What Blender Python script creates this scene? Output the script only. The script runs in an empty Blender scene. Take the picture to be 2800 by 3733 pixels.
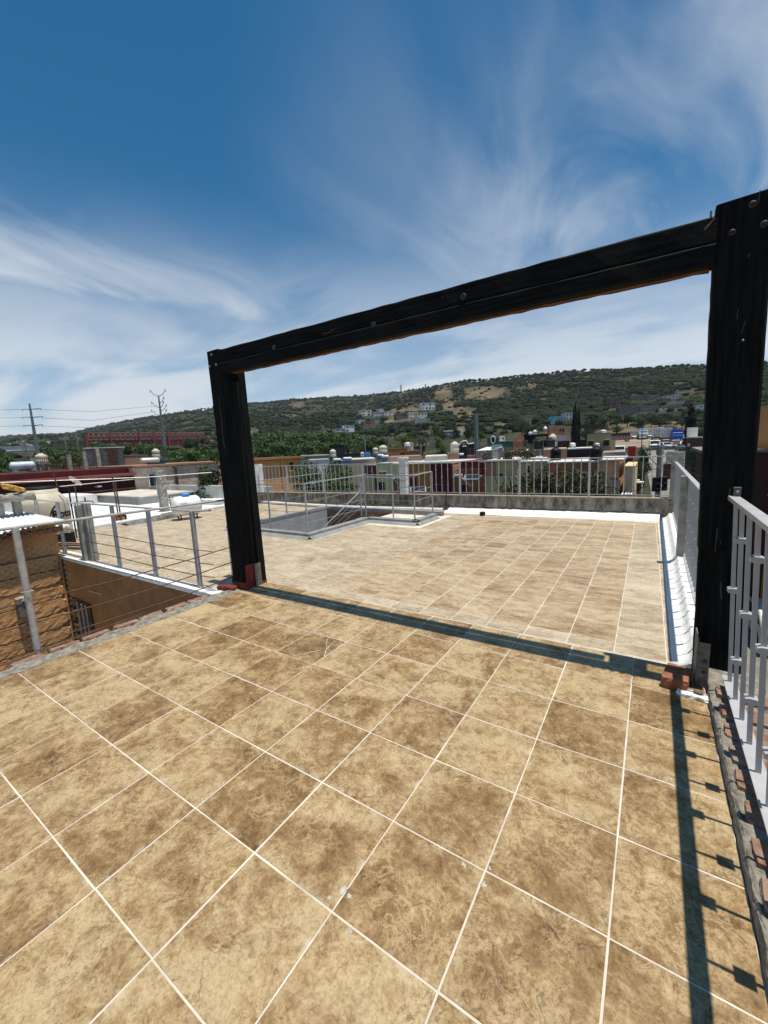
import bpy, math, random
import numpy as np
from mathutils import Vector, Matrix

R = math.radians
rnd = random.Random(7)
nrs = np.random.RandomState(11)
scene = bpy.context.scene
COL = scene.collection

# ------------------------------------------------------------------ camera
FPX, YAW, PITCH, ROLL = 1480.946, -0.586052, 0.150081, -0.0460725      # focal length in photo pixels
CAM = Vector((0.05514, -3.19218, 1.74258))
_cy, _sy = math.cos(YAW), math.sin(YAW)
FW = Vector((_sy * math.cos(PITCH), _cy * math.cos(PITCH), -math.sin(PITCH)))
_rt = Vector((_cy, -_sy, 0)); _up = _rt.cross(FW)
RT = math.cos(ROLL) * _rt + math.sin(ROLL) * _up
UP = -math.sin(ROLL) * _rt + math.cos(ROLL) * _up
cd = bpy.data.cameras.new('camera'); cam = bpy.data.objects.new('camera', cd); COL.objects.link(cam)
cd.sensor_fit = 'HORIZONTAL'; cd.sensor_width = 36; cd.lens = 36 * FPX / 2800
cd.clip_start = 0.05; cd.clip_end = 9000
cam.matrix_world = Matrix(((RT.x, UP.x, -FW.x, CAM.x), (RT.y, UP.y, -FW.y, CAM.y), (RT.z, UP.z, -FW.z, CAM.z), (0, 0, 0, 1)))
scene.camera = cam
scene.cycles.max_bounces = 5; scene.cycles.diffuse_bounces = 3; scene.cycles.glossy_bounces = 2; scene.cycles.transmission_bounces = 2

# ------------------------------------------------------------------ light, sky, exposure
SUN = Vector((0.178, 0.004, 1)).normalized()
sun_el = math.asin(SUN.z); sun_az = math.atan2(SUN.x, SUN.y)
sd = bpy.data.lights.new('sun', 'SUN'); sd.energy = 5.0; sd.angle = R(0.5); sd.color = (1, 0.94, 0.83)
so = bpy.data.objects.new('sun', sd); COL.objects.link(so)
so.rotation_euler = (-SUN).to_track_quat('-Z', 'Y').to_euler(); so.location = (0, 0, 40)
scene.view_settings.view_transform = 'Standard'; scene.view_settings.look = 'None'
scene.view_settings.exposure = 0.10; scene.view_settings.gamma = 1.0
scene.view_settings.use_curve_mapping = False

def ray(px, py):
    return RT * ((px - 1400) / FPX) + UP * ((1866.5 - py) / FPX) + FW

w = bpy.data.worlds.new('World'); scene.world = w; w.use_nodes = True
nt = w.node_tree; nt.nodes.clear()
N = lambda t: nt.nodes.new(t)
LK = nt.links.new
def wmath(op, a, b=None, c=None, clamp=False):
    n = N('ShaderNodeMath'); n.operation = op; n.use_clamp = clamp
    for i, v in enumerate((a, b, c)):
        if v is None: continue
        if isinstance(v, (int, float)): n.inputs[i].default_value = v
        else: LK(v, n.inputs[i])
    return n.outputs[0]
def wrange(v, a, b, c=0, d=1):
    n = N('ShaderNodeMapRange'); n.interpolation_type = 'SMOOTHSTEP'
    LK(v, n.inputs[0]); n.inputs[1].default_value = a; n.inputs[2].default_value = b
    n.inputs[3].default_value = c; n.inputs[4].default_value = d
    return n.outputs[0]
sky = N('ShaderNodeTexSky'); sky.sky_type = 'NISHITA'; sky.sun_disc = False
sky.sun_elevation = sun_el; sky.sun_rotation = sun_az
sky.altitude = 1900; sky.air_density = 1.0; sky.dust_density = 0.3; sky.ozone_density = 1.6
tc = N('ShaderNodeTexCoord'); D = tc.outputs['Generated']
sep = N('ShaderNodeSeparateXYZ'); LK(D, sep.inputs[0])
zz = wmath('MAXIMUM', sep.outputs[2], 0.0)
den = wmath('ADD', zz, 0.16)
comb = N('ShaderNodeCombineXYZ'); LK(wmath('DIVIDE', sep.outputs[0], den), comb.inputs[0]); LK(wmath('DIVIDE', sep.outputs[1], den), comb.inputs[1])
def cloudnoise(scale, rot, sx, sy, detail, dist, loc=(0, 0, 0)):
    detail = min(detail, 7)
    m = N('ShaderNodeMapping'); m.inputs['Rotation'].default_value = (0, 0, rot); m.inputs['Scale'].default_value = (sx, sy, 1); m.inputs['Location'].default_value = loc
    LK(comb.outputs[0], m.inputs[0])
    n = N('ShaderNodeTexNoise'); n.inputs['Scale'].default_value = scale; n.inputs['Detail'].default_value = detail; n.inputs['Roughness'].default_value = 0.56; n.inputs['Distortion'].default_value = dist
    LK(m.outputs[0], n.inputs[0]); return n.outputs[0]
def blob(px, py, r0, r1):
    v = N('ShaderNodeVectorMath'); v.operation = 'DISTANCE'; LK(D, v.inputs[0]); v.inputs[1].default_value = ray(px, py).normalized()
    return wrange(v.outputs['Value'], r1, r0)
cir = cloudnoise(0.55, R(62), 1.0, 0.55, 6, 0.35, (3.1, 1.7, 0))
fine = cloudnoise(2.3, R(40), 1.0, 0.55, 7, 0.9, (7.3, 2.2, 0))
wisp = wmath('MULTIPLY_ADD', fine, 0.50, wmath('MULTIPLY', cir, 0.62))
# where the photograph's cirrus stands in the sky (directions, so it stays put for any viewer)
def band(p0, p1, up, dn):
    nv = ray(*p0).cross(ray(*p1)).normalized()
    if nv.z < 0: nv = -nv
    v = N('ShaderNodeVectorMath'); v.operation = 'DOT_PRODUCT'; LK(D, v.inputs[0]); v.inputs[1].default_value = nv
    return wmath('MULTIPLY', wrange(v.outputs['Value'], up, 0.0), wrange(v.outputs['Value'], -dn, 0.0))
mask = blob(2650, 1050, 0.25, 0.78)
mask = wmath('MAXIMUM', mask, wmath('MULTIPLY', blob(2750, 150, 0.02, 0.5), 0.5))
mask = wmath('MAXIMUM', mask, wmath('MULTIPLY', blob(1750, 700, 0.1, 0.5), 0.30))
wl = wmath('MULTIPLY', wmath('MULTIPLY', wrange(wisp, 0.36, 0.80), mask), 0.80)
bd = wmath('MULTIPLY', band((0, 985), (1030, 1190), 0.16, 0.055), wmath('MULTIPLY', blob(420, 1080, 0.2, 0.46), wrange(wisp, 0.36, 0.68)))
wl = wmath('MAXIMUM', wl, wmath('MULTIPLY', bd, 0.78))
low = wrange(sep.outputs[2], 0.52, 0.05)
lown = cloudnoise(1.3, R(12), 0.5, 1.0, 7, 0.4, (1.2, 9.1, 0))
lowv = wmath('MULTIPLY', wmath('MULTIPLY', low, wrange(lown, 0.38, 0.60, 0.42, 1.0)), 0.90)
puffs = None
for (px, py, r0, r1) in ((1890, 1376, 0.010, 0.05), (1760, 1394, 0.010, 0.05)):
    b = blob(px, py, r0, r1); puffs = b if puffs is None else wmath('MAXIMUM', puffs, b)
pn = N('ShaderNodeTexNoise'); LK(D, pn.inputs[0]); pn.inputs['Scale'].default_value = 85; pn.inputs['Detail'].default_value = 5; pn.inputs['Roughness'].default_value = 0.65
puffs = wmath('MULTIPLY', wrange(wmath('ADD', puffs, wmath('MULTIPLY', wmath('SUBTRACT', pn.outputs[0], 0.55), 2.6)), 0.45, 0.95), wmath('MULTIPLY', wmath('MINIMUM', wmath('MULTIPLY', puffs, 4.0), 1.0), 0.7))
amt = wmath('MAXIMUM', wmath('MAXIMUM', wl, lowv), puffs, clamp=True)
hs = N('ShaderNodeHueSaturation'); LK(sky.outputs[0], hs.inputs['Color']); hs.inputs['Saturation'].default_value = 1.42; hs.inputs['Hue'].default_value = 0.487
mixc = N('ShaderNodeMix'); mixc.data_type = 'RGBA'; LK(amt, mixc.inputs[0]); LK(hs.outputs[0], mixc.inputs[6]); mixc.inputs[7].default_value = (7.9, 8.15, 8.4, 1)
bg = N('ShaderNodeBackground'); LK(mixc.outputs[2], bg.inputs[0]); bg.inputs[1].default_value = 0.099
wo = N('ShaderNodeOutputWorld'); LK(bg.outputs[0], wo.inputs[0])

# ------------------------------------------------------------------ pixel -> place helpers (every use names a real distance or plane)
FR = dict(A=(0, 1400, 2.07375), B=(700, 1350, 2.07375), C=(1400, 1300, 2.37), D=(2000, 1300, 2.765), E=(900, 1650, 2.07375),
          a=(0, 1700, 2.95), b=(400, 1700, 2.765), W=(2200, 1600, 2.2117), n=(2550, 1700, 3.688), t=(550, 1750, 5.53),
          F=(1200, 1550, 4.1475), G=(1600, 1550, 4.1475), H=(2000, 1550, 5.53), I=(2250, 1500, 4.74), J=(0, 1500, 4.1475), K=(0, 1750, 5.53), f=(0, 0, 1))
def pix(fr, x, y):
    ox, oy, s = FR[fr]; return ox + x / s, oy + y / s
def onY(fr, x, y, Y):
    d = ray(*pix(fr, x, y)); return CAM + d * ((Y - CAM.y) / d.y)
def onX(fr, x, y, X):
    d = ray(*pix(fr, x, y)); return CAM + d * ((X - CAM.x) / d.x)
def onZ(fr, x, y, Z=0.0):
    d = ray(*pix(fr, x, y)); return CAM + d * ((Z - CAM.z) / d.z)
def onD(fr, x, y, dist):
    d = ray(*pix(fr, x, y)); return CAM + d * (dist / math.hypot(d.x, d.y))

# ------------------------------------------------------------------ materials
MATS = {}
def mat(name, col, rough=0.8, var=0.25, scale=3.0, bump=0.15, bscale=40.0, spec=0.3, metal=0.0, col2=None, detail=6, rnd_obj=0.0, stretch=None, dist=0.0, bdist=0.01):
    if name in MATS: return MATS[name]
    m = bpy.data.materials.new(name); m.use_nodes = True
    t = m.node_tree; b = t.nodes['Principled BSDF']
    b.inputs['Roughness'].default_value = rough; b.inputs['Specular IOR Level'].default_value = spec; b.inputs['Metallic'].default_value = metal
    tc = t.nodes.new('ShaderNodeTexCoord'); src = tc.outputs['Object']
    if rnd_obj or stretch:
        mp = t.nodes.new('ShaderNodeMapping'); t.links.new(src, mp.inputs[0])
        if stretch: mp.inputs['Scale'].default_value = stretch
        if rnd_obj:
            oi = t.nodes.new('ShaderNodeObjectInfo'); vm = t.nodes.new('ShaderNodeVectorMath'); vm.operation = 'SCALE'; vm.inputs[0].default_value = (17.3, 9.1, 5.7)
            t.links.new(oi.outputs['Random'], vm.inputs['Scale']); t.links.new(vm.outputs[0], mp.inputs['Location'])
        src = mp.outputs[0]
    n = t.nodes.new('ShaderNodeTexNoise'); n.inputs['Scale'].default_value = scale; n.inputs['Detail'].default_value = detail; n.inputs['Roughness'].default_value = 0.62; n.inputs['Distortion'].default_value = dist
    t.links.new(src, n.inputs[0])
    cr = t.nodes.new('ShaderNodeValToRGB'); e = cr.color_ramp.elements
    c2 = col2 or tuple(min(1, c * (1 + var)) for c in col); c1 = col if col2 else tuple(c * (1 - var) for c in col)
    e[0].position = 0.32; e[0].color = (*c1, 1); e[1].position = 0.68; e[1].color = (*c2, 1)
    t.links.new(n.outputs[0], cr.inputs[0])
    t.links.new(cr.outputs[0], b.inputs['Base Color'])
    if bump:
        n2 = t.nodes.new('ShaderNodeTexNoise'); n2.inputs['Scale'].default_value = bscale; n2.inputs['Detail'].default_value = 5
        t.links.new(src, n2.inputs[0])
        bp = t.nodes.new('ShaderNodeBump'); bp.inputs['Strength'].default_value = bump; bp.inputs['Distance'].default_value = bdist
        t.links.new(n2.outputs[0], bp.inputs['Height']); t.links.new(bp.outputs[0], b.inputs['Normal'])
    MATS[name] = m; return m

def tile_mat(name, dark, mid, light, sx=1.0, sy=1.0, gritty=0.36, chalk=(0.58, 0.52, 0.42), edge=0.22):
    m = bpy.data.materials.new(name); m.use_nodes = True; t = m.node_tree; b = t.nodes['Principled BSDF']; L = t.links.new
    b.inputs['Roughness'].default_value = 0.5; b.inputs['Specular IOR Level'].default_value = 0.28
    tc = t.nodes.new('ShaderNodeTexCoord'); oi = t.nodes.new('ShaderNodeObjectInfo')
    mp = t.nodes.new('ShaderNodeMapping'); L(tc.outputs['Object'], mp.inputs[0]); mp.inputs['Scale'].default_value = (sx, sy, 1)
    vm = t.nodes.new('ShaderNodeVectorMath'); vm.operation = 'SCALE'; vm.inputs[0].default_value = (37.3, 71.1, 53.7); L(oi.outputs['Random'], vm.inputs['Scale']); L(vm.outputs[0], mp.inputs['Location'])
    def noise(sc, det, ro, di):
        n = t.nodes.new('ShaderNodeTexNoise'); n.inputs['Scale'].default_value = sc; n.inputs['Detail'].default_value = det; n.inputs['Roughness'].default_value = ro; n.inputs['Distortion'].default_value = di
        L(mp.outputs[0], n.inputs[0]); return n.outputs[0]
    def mth(op, a, bb, clamp=False):
        n = t.nodes.new('ShaderNodeMath'); n.operation = op; n.use_clamp = clamp
        for i, v in enumerate((a, bb)):
            if isinstance(v, (int, float)): n.inputs[i].default_value = v
            else: L(v, n.inputs[i])
        return n.outputs[0]
    def ramp(v, stops):
        r = t.nodes.new('ShaderNodeValToRGB'); e = r.color_ramp.elements
        while len(e) < len(stops): e.new(0.5)
        for el, (p, c) in zip(e, stops): el.position = p; el.color = (*c, 1)
        L(v, r.inputs[0]); return r.outputs[0]
    def mix(fac, a, bb, mode='MIX'):
        n = t.nodes.new('ShaderNodeMix'); n.data_type = 'RGBA'; n.blend_type = mode
        if isinstance(fac, (int, float)): n.inputs[0].default_value = fac
        else: L(fac, n.inputs[0])
        for i, v in ((6, a), (7, bb)):
            if isinstance(v, tuple): n.inputs[i].default_value = (*v, 1)
            else: L(v, n.inputs[i])
        return n.outputs[2]
    big = noise(3.0, 3, 0.55, 0.5); med = noise(10, 8, 0.74, 0.7); fin = noise(80, 3, 0.75, 0.2); streak = noise(30, 6, 0.74, 0.5)
    v = mth('ADD', mth('MULTIPLY', big, 0.30), mth('ADD', mth('MULTIPLY', med, 0.44), mth('MULTIPLY', streak, 0.26)))
    v = mth('ADD', v, mth('MULTIPLY', mth('SUBTRACT', oi.outputs['Random'], 0.5), 0.075))
    base = ramp(v, ((0.38, dark), (0.475, mid), (0.575, light)))
    g = ramp(fin, ((0.3, (1 - gritty,) * 3), (0.5, (1, 1, 1)), (0.72, (1 + gritty * 0.5,) * 3)))
    c = mix(1.0, base, g, 'MULTIPLY')
    # thin dark veins and pale crusts
    vein = noise(5.5, 5, 0.65, 1.2); va = mth('ABSOLUTE', mth('SUBTRACT', vein, 0.5), 0)
    gate = noise(4.1, 3, 0.5, 0.0)
    vm_ = mth('MULTIPLY', ramp(va, ((0.0, (1, 1, 1)), (0.02, (0, 0, 0)))), ramp(gate, ((0.5, (0, 0, 0)), (0.6, (1, 1, 1)))))
    c = mix(mth('MULTIPLY', vm_, 0.6), c, tuple(q * 0.42 for q in dark))
    crust = noise(12, 6, 0.75, 0.8); ca = mth('ABSOLUTE', mth('SUBTRACT', crust, 0.52), 0)
    cm = mth('MULTIPLY', ramp(ca, ((0.0, (1, 1, 1)), (0.045, (0, 0, 0)))), ramp(noise(3.6, 3, 0.5, 0), ((0.46, (0, 0, 0)), (0.60, (1, 1, 1)))))
    c = mix(mth('MULTIPLY', cm, 0.5), c, tuple(min(1, q * 1.35) for q in light))
    # grout left smeared on the tile along its joints
    sp = t.nodes.new('ShaderNodeSeparateXYZ'); L(tc.outputs['Object'], sp.inputs[0])
    ex = mth('MAXIMUM', mth('ABSOLUTE', sp.outputs[0], 0), mth('ABSOLUTE', sp.outputs[1], 0))
    em = ramp(mth('SUBTRACT', ex, edge - 0.04), ((0.0, (0, 0, 0)), (0.04, (1, 1, 1))))
    sm = mth('MULTIPLY', em, ramp(noise(11, 4, 0.7, 0.6), ((0.56, (0, 0, 0)), (0.68, (1, 1, 1)))))
    c = mix(mth('MULTIPLY', sm, 0.5), c, chalk)
    L(c, b.inputs['Base Color'])
    bp = t.nodes.new('ShaderNodeBump'); bp.inputs['Strength'].default_value = 0.35; bp.inputs['Distance'].default_value = 0.004
    L(mth('ADD', med, mth('MULTIPLY', fin, 0.3)), bp.inputs['Height']); L(bp.outputs[0], b.inputs['Normal'])
    rr = ramp(med, ((0.3, (0.6,) * 3), (0.7, (0.42,) * 3))); L(rr, b.inputs['Roughness'])
    return m

M_TILE = tile_mat('brown_stone_tile', (0.122, 0.067, 0.026), (0.245, 0.153, 0.065), (0.425, 0.318, 0.176))
M_TILEB = tile_mat('brown_small_tile', (0.180, 0.116, 0.060), (0.325, 0.228, 0.130), (0.47, 0.372, 0.245), 0.7, 1.5, edge=0.18)
M_TILEL = tile_mat('pale_stone_tile', (0.235, 0.175, 0.106), (0.375, 0.295, 0.192), (0.51, 0.430, 0.31), 0.7, 1.6, edge=0.18)
M_GROUT = mat('grout', (0.47, 0.41, 0.33), 0.9, 0.12, 5, 0.2, 90, col2=(0.72, 0.66, 0.56), detail=8)
M_WOOD = mat('black_stained_wood', (0.002, 0.0024, 0.0028), 0.8, 0.5, 7, 0.6, 34, 0.10, col2=(0.014, 0.0155, 0.016), detail=9, stretch=(6, 6, 0.35), bdist=0.006)
M_WOODH = mat('black_stained_wood_beam', (0.002, 0.0025, 0.003), 0.8, 0.5, 7, 0.5, 34, 0.10, col2=(0.014, 0.016, 0.0165), detail=9, stretch=(0.35, 6, 6), bdist=0.006)
M_WOODRAW = mat('worn_wood_edge', (0.11, 0.05, 0.02), 0.8, 0.4, 6, 0.5, 40)
M_BOLT = mat('rusty_bolt', (0.035, 0.025, 0.020), 0.6, 0.5, 30, 0.3, 80, 0.5)
M_NAIL = mat('bright_nail_head', (0.32, 0.31, 0.29), 0.5, 0.15, 30, 0.1, 80, 0.5, metal=0.6)
M_STEELR = mat('grimy_steel_plate', (0.085, 0.078, 0.062), 0.7, 0.5, 18, 0.4, 60, 0.4, col2=(0.22, 0.205, 0.165))
M_REDP = mat('red_paint', (0.17, 0.030, 0.024), 0.75, 0.35, 9, 0.5, 40)
M_WHITEM = mat('white_painted_steel', (0.40, 0.40, 0.40), 0.45, 0.1, 8, 0.12, 60, 0.4)
M_GREYM = mat('grey_painted_steel', (0.36, 0.36, 0.38), 0.5, 0.2, 10, 0.12, 60, 0.4)
M_GALV = mat('galvanised_pipe', (0.46, 0.45, 0.43), 0.45, 0.2, 14, 0.1, 60, 0.4, metal=0.25)
M_REBAR = mat('rusty_rebar', (0.105, 0.062, 0.040), 0.8, 0.4, 30, 0.4, 120)
M_CONC = mat('grey_concrete', (0.30, 0.285, 0.255), 0.9, 0.35, 5, 0.5, 35)
M_CONCD = mat('weathered_block', (0.050, 0.046, 0.038), 0.92, 0.5, 3.2, 0.5, 30, col2=(0.33, 0.30, 0.25), rnd_obj=1, detail=8, stretch=(2.2, 2.2, 0.9))
M_MORT = mat('old_mortar', (0.11, 0.10, 0.08), 0.95, 0.45, 16, 0.9, 40, col2=(0.34, 0.31, 0.26), bdist=0.02)
M_CEMG = mat('grey_cement_wash', (0.25, 0.255, 0.25), 0.85, 0.2, 4, 0.3, 40)
M_GREYW = mat('grey_stair_wall', (0.42, 0.42, 0.43), 0.85, 0.15, 3, 0.2, 40)
M_WHITE = mat('white_waterproofing', (0.78, 0.77, 0.74), 0.8, 0.08, 3, 0.5, 18, bdist=0.02)
M_WHITED = mat('dirty_white_roof', (0.55, 0.545, 0.52), 0.85, 0.3, 1.6, 0.4, 12, col2=(0.82, 0.81, 0.78))
M_BRICK = mat('red_brick', (0.20, 0.072, 0.034), 0.9, 0.4, 14, 0.8, 50, col2=(0.40, 0.165, 0.085), rnd_obj=1, bdist=0.012)
M_BRICKM = mat('mortar_smeared_brick', (0.17, 0.070, 0.040), 0.95, 0.4, 16, 0.8, 50, col2=(0.33, 0.25, 0.19), rnd_obj=1, bdist=0.012)
M_ADOBE = mat('brown_painted_wall', (0.46, 0.235, 0.092), 0.9, 0.2, 3, 0.3, 30)
M_ADOBER = mat('rough_brown_block', (0.52, 0.265, 0.100), 0.95, 0.3, 8, 0.6, 30, col2=(0.64, 0.36, 0.15), rnd_obj=1, bdist=0.015)
M_CORR = mat('white_corrugated_sheet', (0.70, 0.71, 0.72), 0.5, 0.12, 5, 0.15, 30)
M_TANKB = mat('beige_plastic', (0.52, 0.475, 0.375), 0.55, 0.1, 3, 0.05, 30)
M_TANKK = mat('black_plastic', (0.007, 0.007, 0.008), 0.6, 0.3, 3, 0.05, 30, 0.25)
M_BLACK = mat('black_matter', (0.012, 0.012, 0.012), 0.8, 0.3, 5, 0.1, 30)
M_DARKG = mat('dark_window_glass', (0.012, 0.014, 0.017), 0.12, 0.3, 2, 0.0, 30, 0.6)
M_BLUE = mat('bright_blue_plastic', (0.06, 0.24, 0.60), 0.45, 0.15, 5, 0.05, 30)
M_WHITEP = mat('white_paint', (0.74, 0.74, 0.73), 0.5, 0.08, 5, 0.08, 30, 0.4)
M_TARP = mat('grey_tarp', (0.085, 0.088, 0.082), 0.7, 0.3, 7, 0.6, 20, col2=(0.20, 0.205, 0.19))
M_YEL = mat('yellow_sponge', (0.62, 0.36, 0.09), 0.9, 0.35, 18, 0.9, 60)
M_PVC = mat('white_pvc', (0.66, 0.64, 0.59), 0.5, 0.15, 5, 0.1, 30)
M_GLASSB = mat('blue_solar_cells', (0.010, 0.018, 0.042), 0.85, 0.3, 3, 0.0, 30, 0.05)
M_ASPH = mat('street_paving', (0.15, 0.142, 0.122), 0.9, 0.25, 0.6, 0.6, 5, col2=(0.26, 0.245, 0.21), bdist=0.05)
M_TRUNK = mat('bark', (0.055, 0.042, 0.030), 0.9, 0.4, 4, 0.6, 20)
M_WIRE = mat('dark_cable', (0.02, 0.02, 0.02), 0.7, 0.2, 4, 0.0, 10)
M_STEELT = mat('steel_pole', (0.145, 0.165, 0.165), 0.6, 0.2, 0.6, 0.0, 10)
M_UTIL = mat('concrete_pole', (0.22, 0.215, 0.20), 0.85, 0.25, 1.5, 0.2, 15)
def leafmat(name, c1, c2):
    if name in MATS: return MATS[name]
    m = mat(name, c1, 0.65, 0.3, 0.55, 0.0, 10, 0.25, col2=c2, detail=4); return m
M_LEAF = leafmat('green_leaves', (0.028, 0.062, 0.016), (0.085, 0.140, 0.036))
M_LEAFD = leafmat('dark_leaves', (0.012, 0.028, 0.011), (0.040, 0.066, 0.024))
M_CYP = leafmat('cypress_leaves', (0.005, 0.011, 0.006), (0.014, 0.022, 0.011))
M_LEAFY = leafmat('yellow_green_leaves', (0.060, 0.088, 0.014), (0.135, 0.160, 0.030))
M_LEAFO = leafmat('olive_leaves', (0.040, 0.046, 0.017), (0.095, 0.098, 0.040))
M_SCRUB = leafmat('scrub_leaves', (0.020, 0.036, 0.014), (0.062, 0.080, 0.034)); 
def wallmat(col):
    col = tuple(min(0.72, c * 2.0) for c in col)
    k = 'wall_%02x%02x%02x' % tuple(int(255 * c) for c in col)
    return mat(k, col, 0.88, 0.2, 0.55, 0.2, 8, 0.2, detail=8)

# ------------------------------------------------------------------ mesh helpers
class MB:
    def __init__(s): s.v = []; s.f = []
    def add(s, vs, fs):
        o = len(s.v); s.v += [tuple(p) for p in vs]; s.f += [tuple(i + o for i in f) for f in fs]; return s
    def box(s, x0, x1, y0, y1, z0, z1):
        return s.add([(x0, y0, z0), (x1, y0, z0), (x1, y1, z0), (x0, y1, z0), (x0, y0, z1), (x1, y0, z1), (x1, y1, z1), (x0, y1, z1)],
                     [(3, 2, 1, 0), (4, 5, 6, 7), (0, 1, 5, 4), (1, 2, 6, 5), (2, 3, 7, 6), (3, 0, 4, 7)])
    def obox(s, c, ax, ay, az):
        c = Vector(c); ax = Vector(ax); ay = Vector(ay); az = Vector(az)
        P = [c + ax * i + ay * j + az * k for k in (-1, 1) for (i, j) in ((-1, -1), (1, -1), (1, 1), (-1, 1))]
        return s.add(P, [(3, 2, 1, 0), (4, 5, 6, 7), (0, 1, 5, 4), (1, 2, 6, 5), (2, 3, 7, 6), (3, 0, 4, 7)])
    def bar(s, p0, p1, wd, ht, up=(0, 0, 1)):
        p0 = Vector(p0); p1 = Vector(p1); d = (p1 - p0); u = Vector(up)
        sd_ = d.cross(u)
        if sd_.length < 1e-6: sd_ = Vector((1, 0, 0))
        sd_.normalize(); uu = sd_.cross(d).normalized()
        return s.obox((p0 + p1) / 2, d / 2, sd_ * wd / 2, uu * ht / 2)
    def tube(s, pts, r, n=6, r1=None):
        pts = [Vector(p) for p in pts]; rings = []; prev = None
        for i, p in enumerate(pts):
            d = (pts[min(i + 1, len(pts) - 1)] - pts[max(i - 1, 0)]).normalized()
            a = d.cross(Vector((0, 0, 1)) if abs(d.z) < 0.9 else Vector((1, 0, 0))).normalized()
            if prev is not None:
                a = (prev - d * prev.dot(d)).normalized()
            prev = a; b = d.cross(a)
            rr = r if r1 is None else r + (r1 - r) * i / (len(pts) - 1)
            rings.append([p + (a * math.cos(2 * math.pi * k / n) + b * math.sin(2 * math.pi * k / n)) * rr for k in range(n)])
        o = []; fs = []
        for q in rings: o += q
        for i in range(len(pts) - 1):
            for k in range(n):
                fs.append((i * n + k, i * n + (k + 1) % n, (i + 1) * n + (k + 1) % n, (i + 1) * n + k))
        fs.append(tuple(range(n))[::-1]); fs.append(tuple((len(pts) - 1) * n + k for k in range(n)))
        return s.add(o, fs)
    def lathe(s, cx, cy, prof, n=20):
        o = []; fs = []
        for (r, z) in prof:
            o += [(cx + r * math.cos(2 * math.pi * k / n), cy + r * math.sin(2 * math.pi * k / n), z) for k in range(n)]
        for i in range(len(prof) - 1):
            for k in range(n):
                fs.append((i * n + k, i * n + (k + 1) % n, (i + 1) * n + (k + 1) % n, (i + 1) * n + k))
        fs.append(tuple(range(n))[::-1]); fs.append(tuple((len(prof) - 1) * n + k for k in range(n)))
        return s.add(o, fs)
    def prism(s, poly, a, b, axis='y', seg=1):
        # poly of 2-D points extruded along an axis: y -> (x,z), x -> (y,z), z -> (x,y)
        n = len(poly); o = []; fs = []
        for i in range(seg + 1):
            q = a + (b - a) * i / seg
            for (u, v) in poly:
                o.append((u, q, v) if axis == 'y' else ((q, u, v) if axis == 'x' else (u, v, q)))
        for i in range(seg):
            for k in range(n):
                fs.append((i * n + k, i * n + (k + 1) % n, (i + 1) * n + (k + 1) % n, (i + 1) * n + k))
        fs.append(tuple(range(n))[::-1]); fs.append(tuple(seg * n + k for k in range(n)))
        return s.add(o, fs)
ORG = {}
def finish(name, me, parent, loc, mt):
    o = bpy.data.objects.new(name, me); COL.objects.link(o)
    if parent is not None:
        o.parent = parent; o.location = Vector(loc) - ORG[parent]
    else: o.location = loc
    ORG[o] = Vector(loc)
    if mt is not None and len(me.materials) == 0: me.materials.append(mt)
    return o
def fixn(me):
    import bmesh
    b = bmesh.new(); b.from_mesh(me); bmesh.ops.recalc_face_normals(b, faces=b.faces); b.to_mesh(me); b.free()
def part(name, mb, mt, parent=None, label=None, smooth=False, bevel=0.0, loc=None, bseg=2):
    """one mesh object; mb is in world coordinates"""
    L = Vector(loc) if loc is not None else (ORG[parent] if parent is not None else Vector((0, 0, 0)))
    me = bpy.data.meshes.new(name)
    me.from_pydata([(p[0] - L.x, p[1] - L.y, p[2] - L.z) for p in mb.v], [], mb.f); fixn(me)
    if smooth: me.polygons.foreach_set('use_smooth', [True] * len(me.polygons))
    me.update()
    o = finish(name, me, parent, L, mt)
    if label: o['label'] = label
    if bevel:
        b = o.modifiers.new('bevel', 'BEVEL'); b.width = bevel; b.segments = bseg; b.limit_method = 'ANGLE'
    if smooth and not bevel:
        pass
    return o
def tag(o, label, cat, group=None):
    o['label'] = label; o['category'] = cat
    if group: o['group'] = group
    return o
def thing(name, label, cat, loc=(0, 0, 0), group=None):
    o = bpy.data.objects.new(name, None); COL.objects.link(o); o.location = loc; o.empty_display_size = 0.1
    ORG[o] = Vector(loc); return tag(o, label, cat, group)
def single(name, mb, mt, label, cat, group=None, loc=(0, 0, 0), smooth=False, bevel=0.0):
    return tag(part(name, mb, mt, None, None, smooth, bevel, loc), label, cat, group)
def structure(name, mb, mt, loc=(0, 0, 0)):
    o = part(name, mb, mt, None, loc=loc); o['kind'] = 'structure'; return o
def piece(name, me, parent, loc, rot=(0, 0, 0), scale=(1, 1, 1)):
    o = bpy.data.objects.new(name, me); COL.objects.link(o); o.parent = parent
    o.location = Vector(loc) - ORG[parent]; o.rotation_euler = rot; o.scale = scale; ORG[o] = Vector(loc); return o
def shared(name, mb, mt):
    me = bpy.data.meshes.new(name); me.from_pydata(mb.v, [], mb.f); fixn(me); me.materials.append(mt); me.update(); return me
def chamfer_box(sx, sy, sz, c):
    """box centred in x,y with its top at z=0 and a chamfered upper rim"""
    b = MB(); x, y = sx / 2, sy / 2
    P = []
    for (z, i) in ((-sz, 0), (-c, 0), (0, c)):
        P += [(-x + i, -y + i, z), (x - i, -y + i, z), (x - i, y - i, z), (-x + i, y - i, z)]
    F = [(8, 9, 10, 11)]
    for l in (0, 4):
        for k in range(4): F.append((l + k, l + (k + 1) % 4, l + 4 + (k + 1) % 4, l + 4 + k))
    return b.add(P, F)
def jitter(mb, a, seed=1):
    r = random.Random(seed); mb.v = [(p[0] + r.uniform(-a, a), p[1] + r.uniform(-a, a), p[2] + r.uniform(-a, a)) for p in mb.v]; return mb
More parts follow.
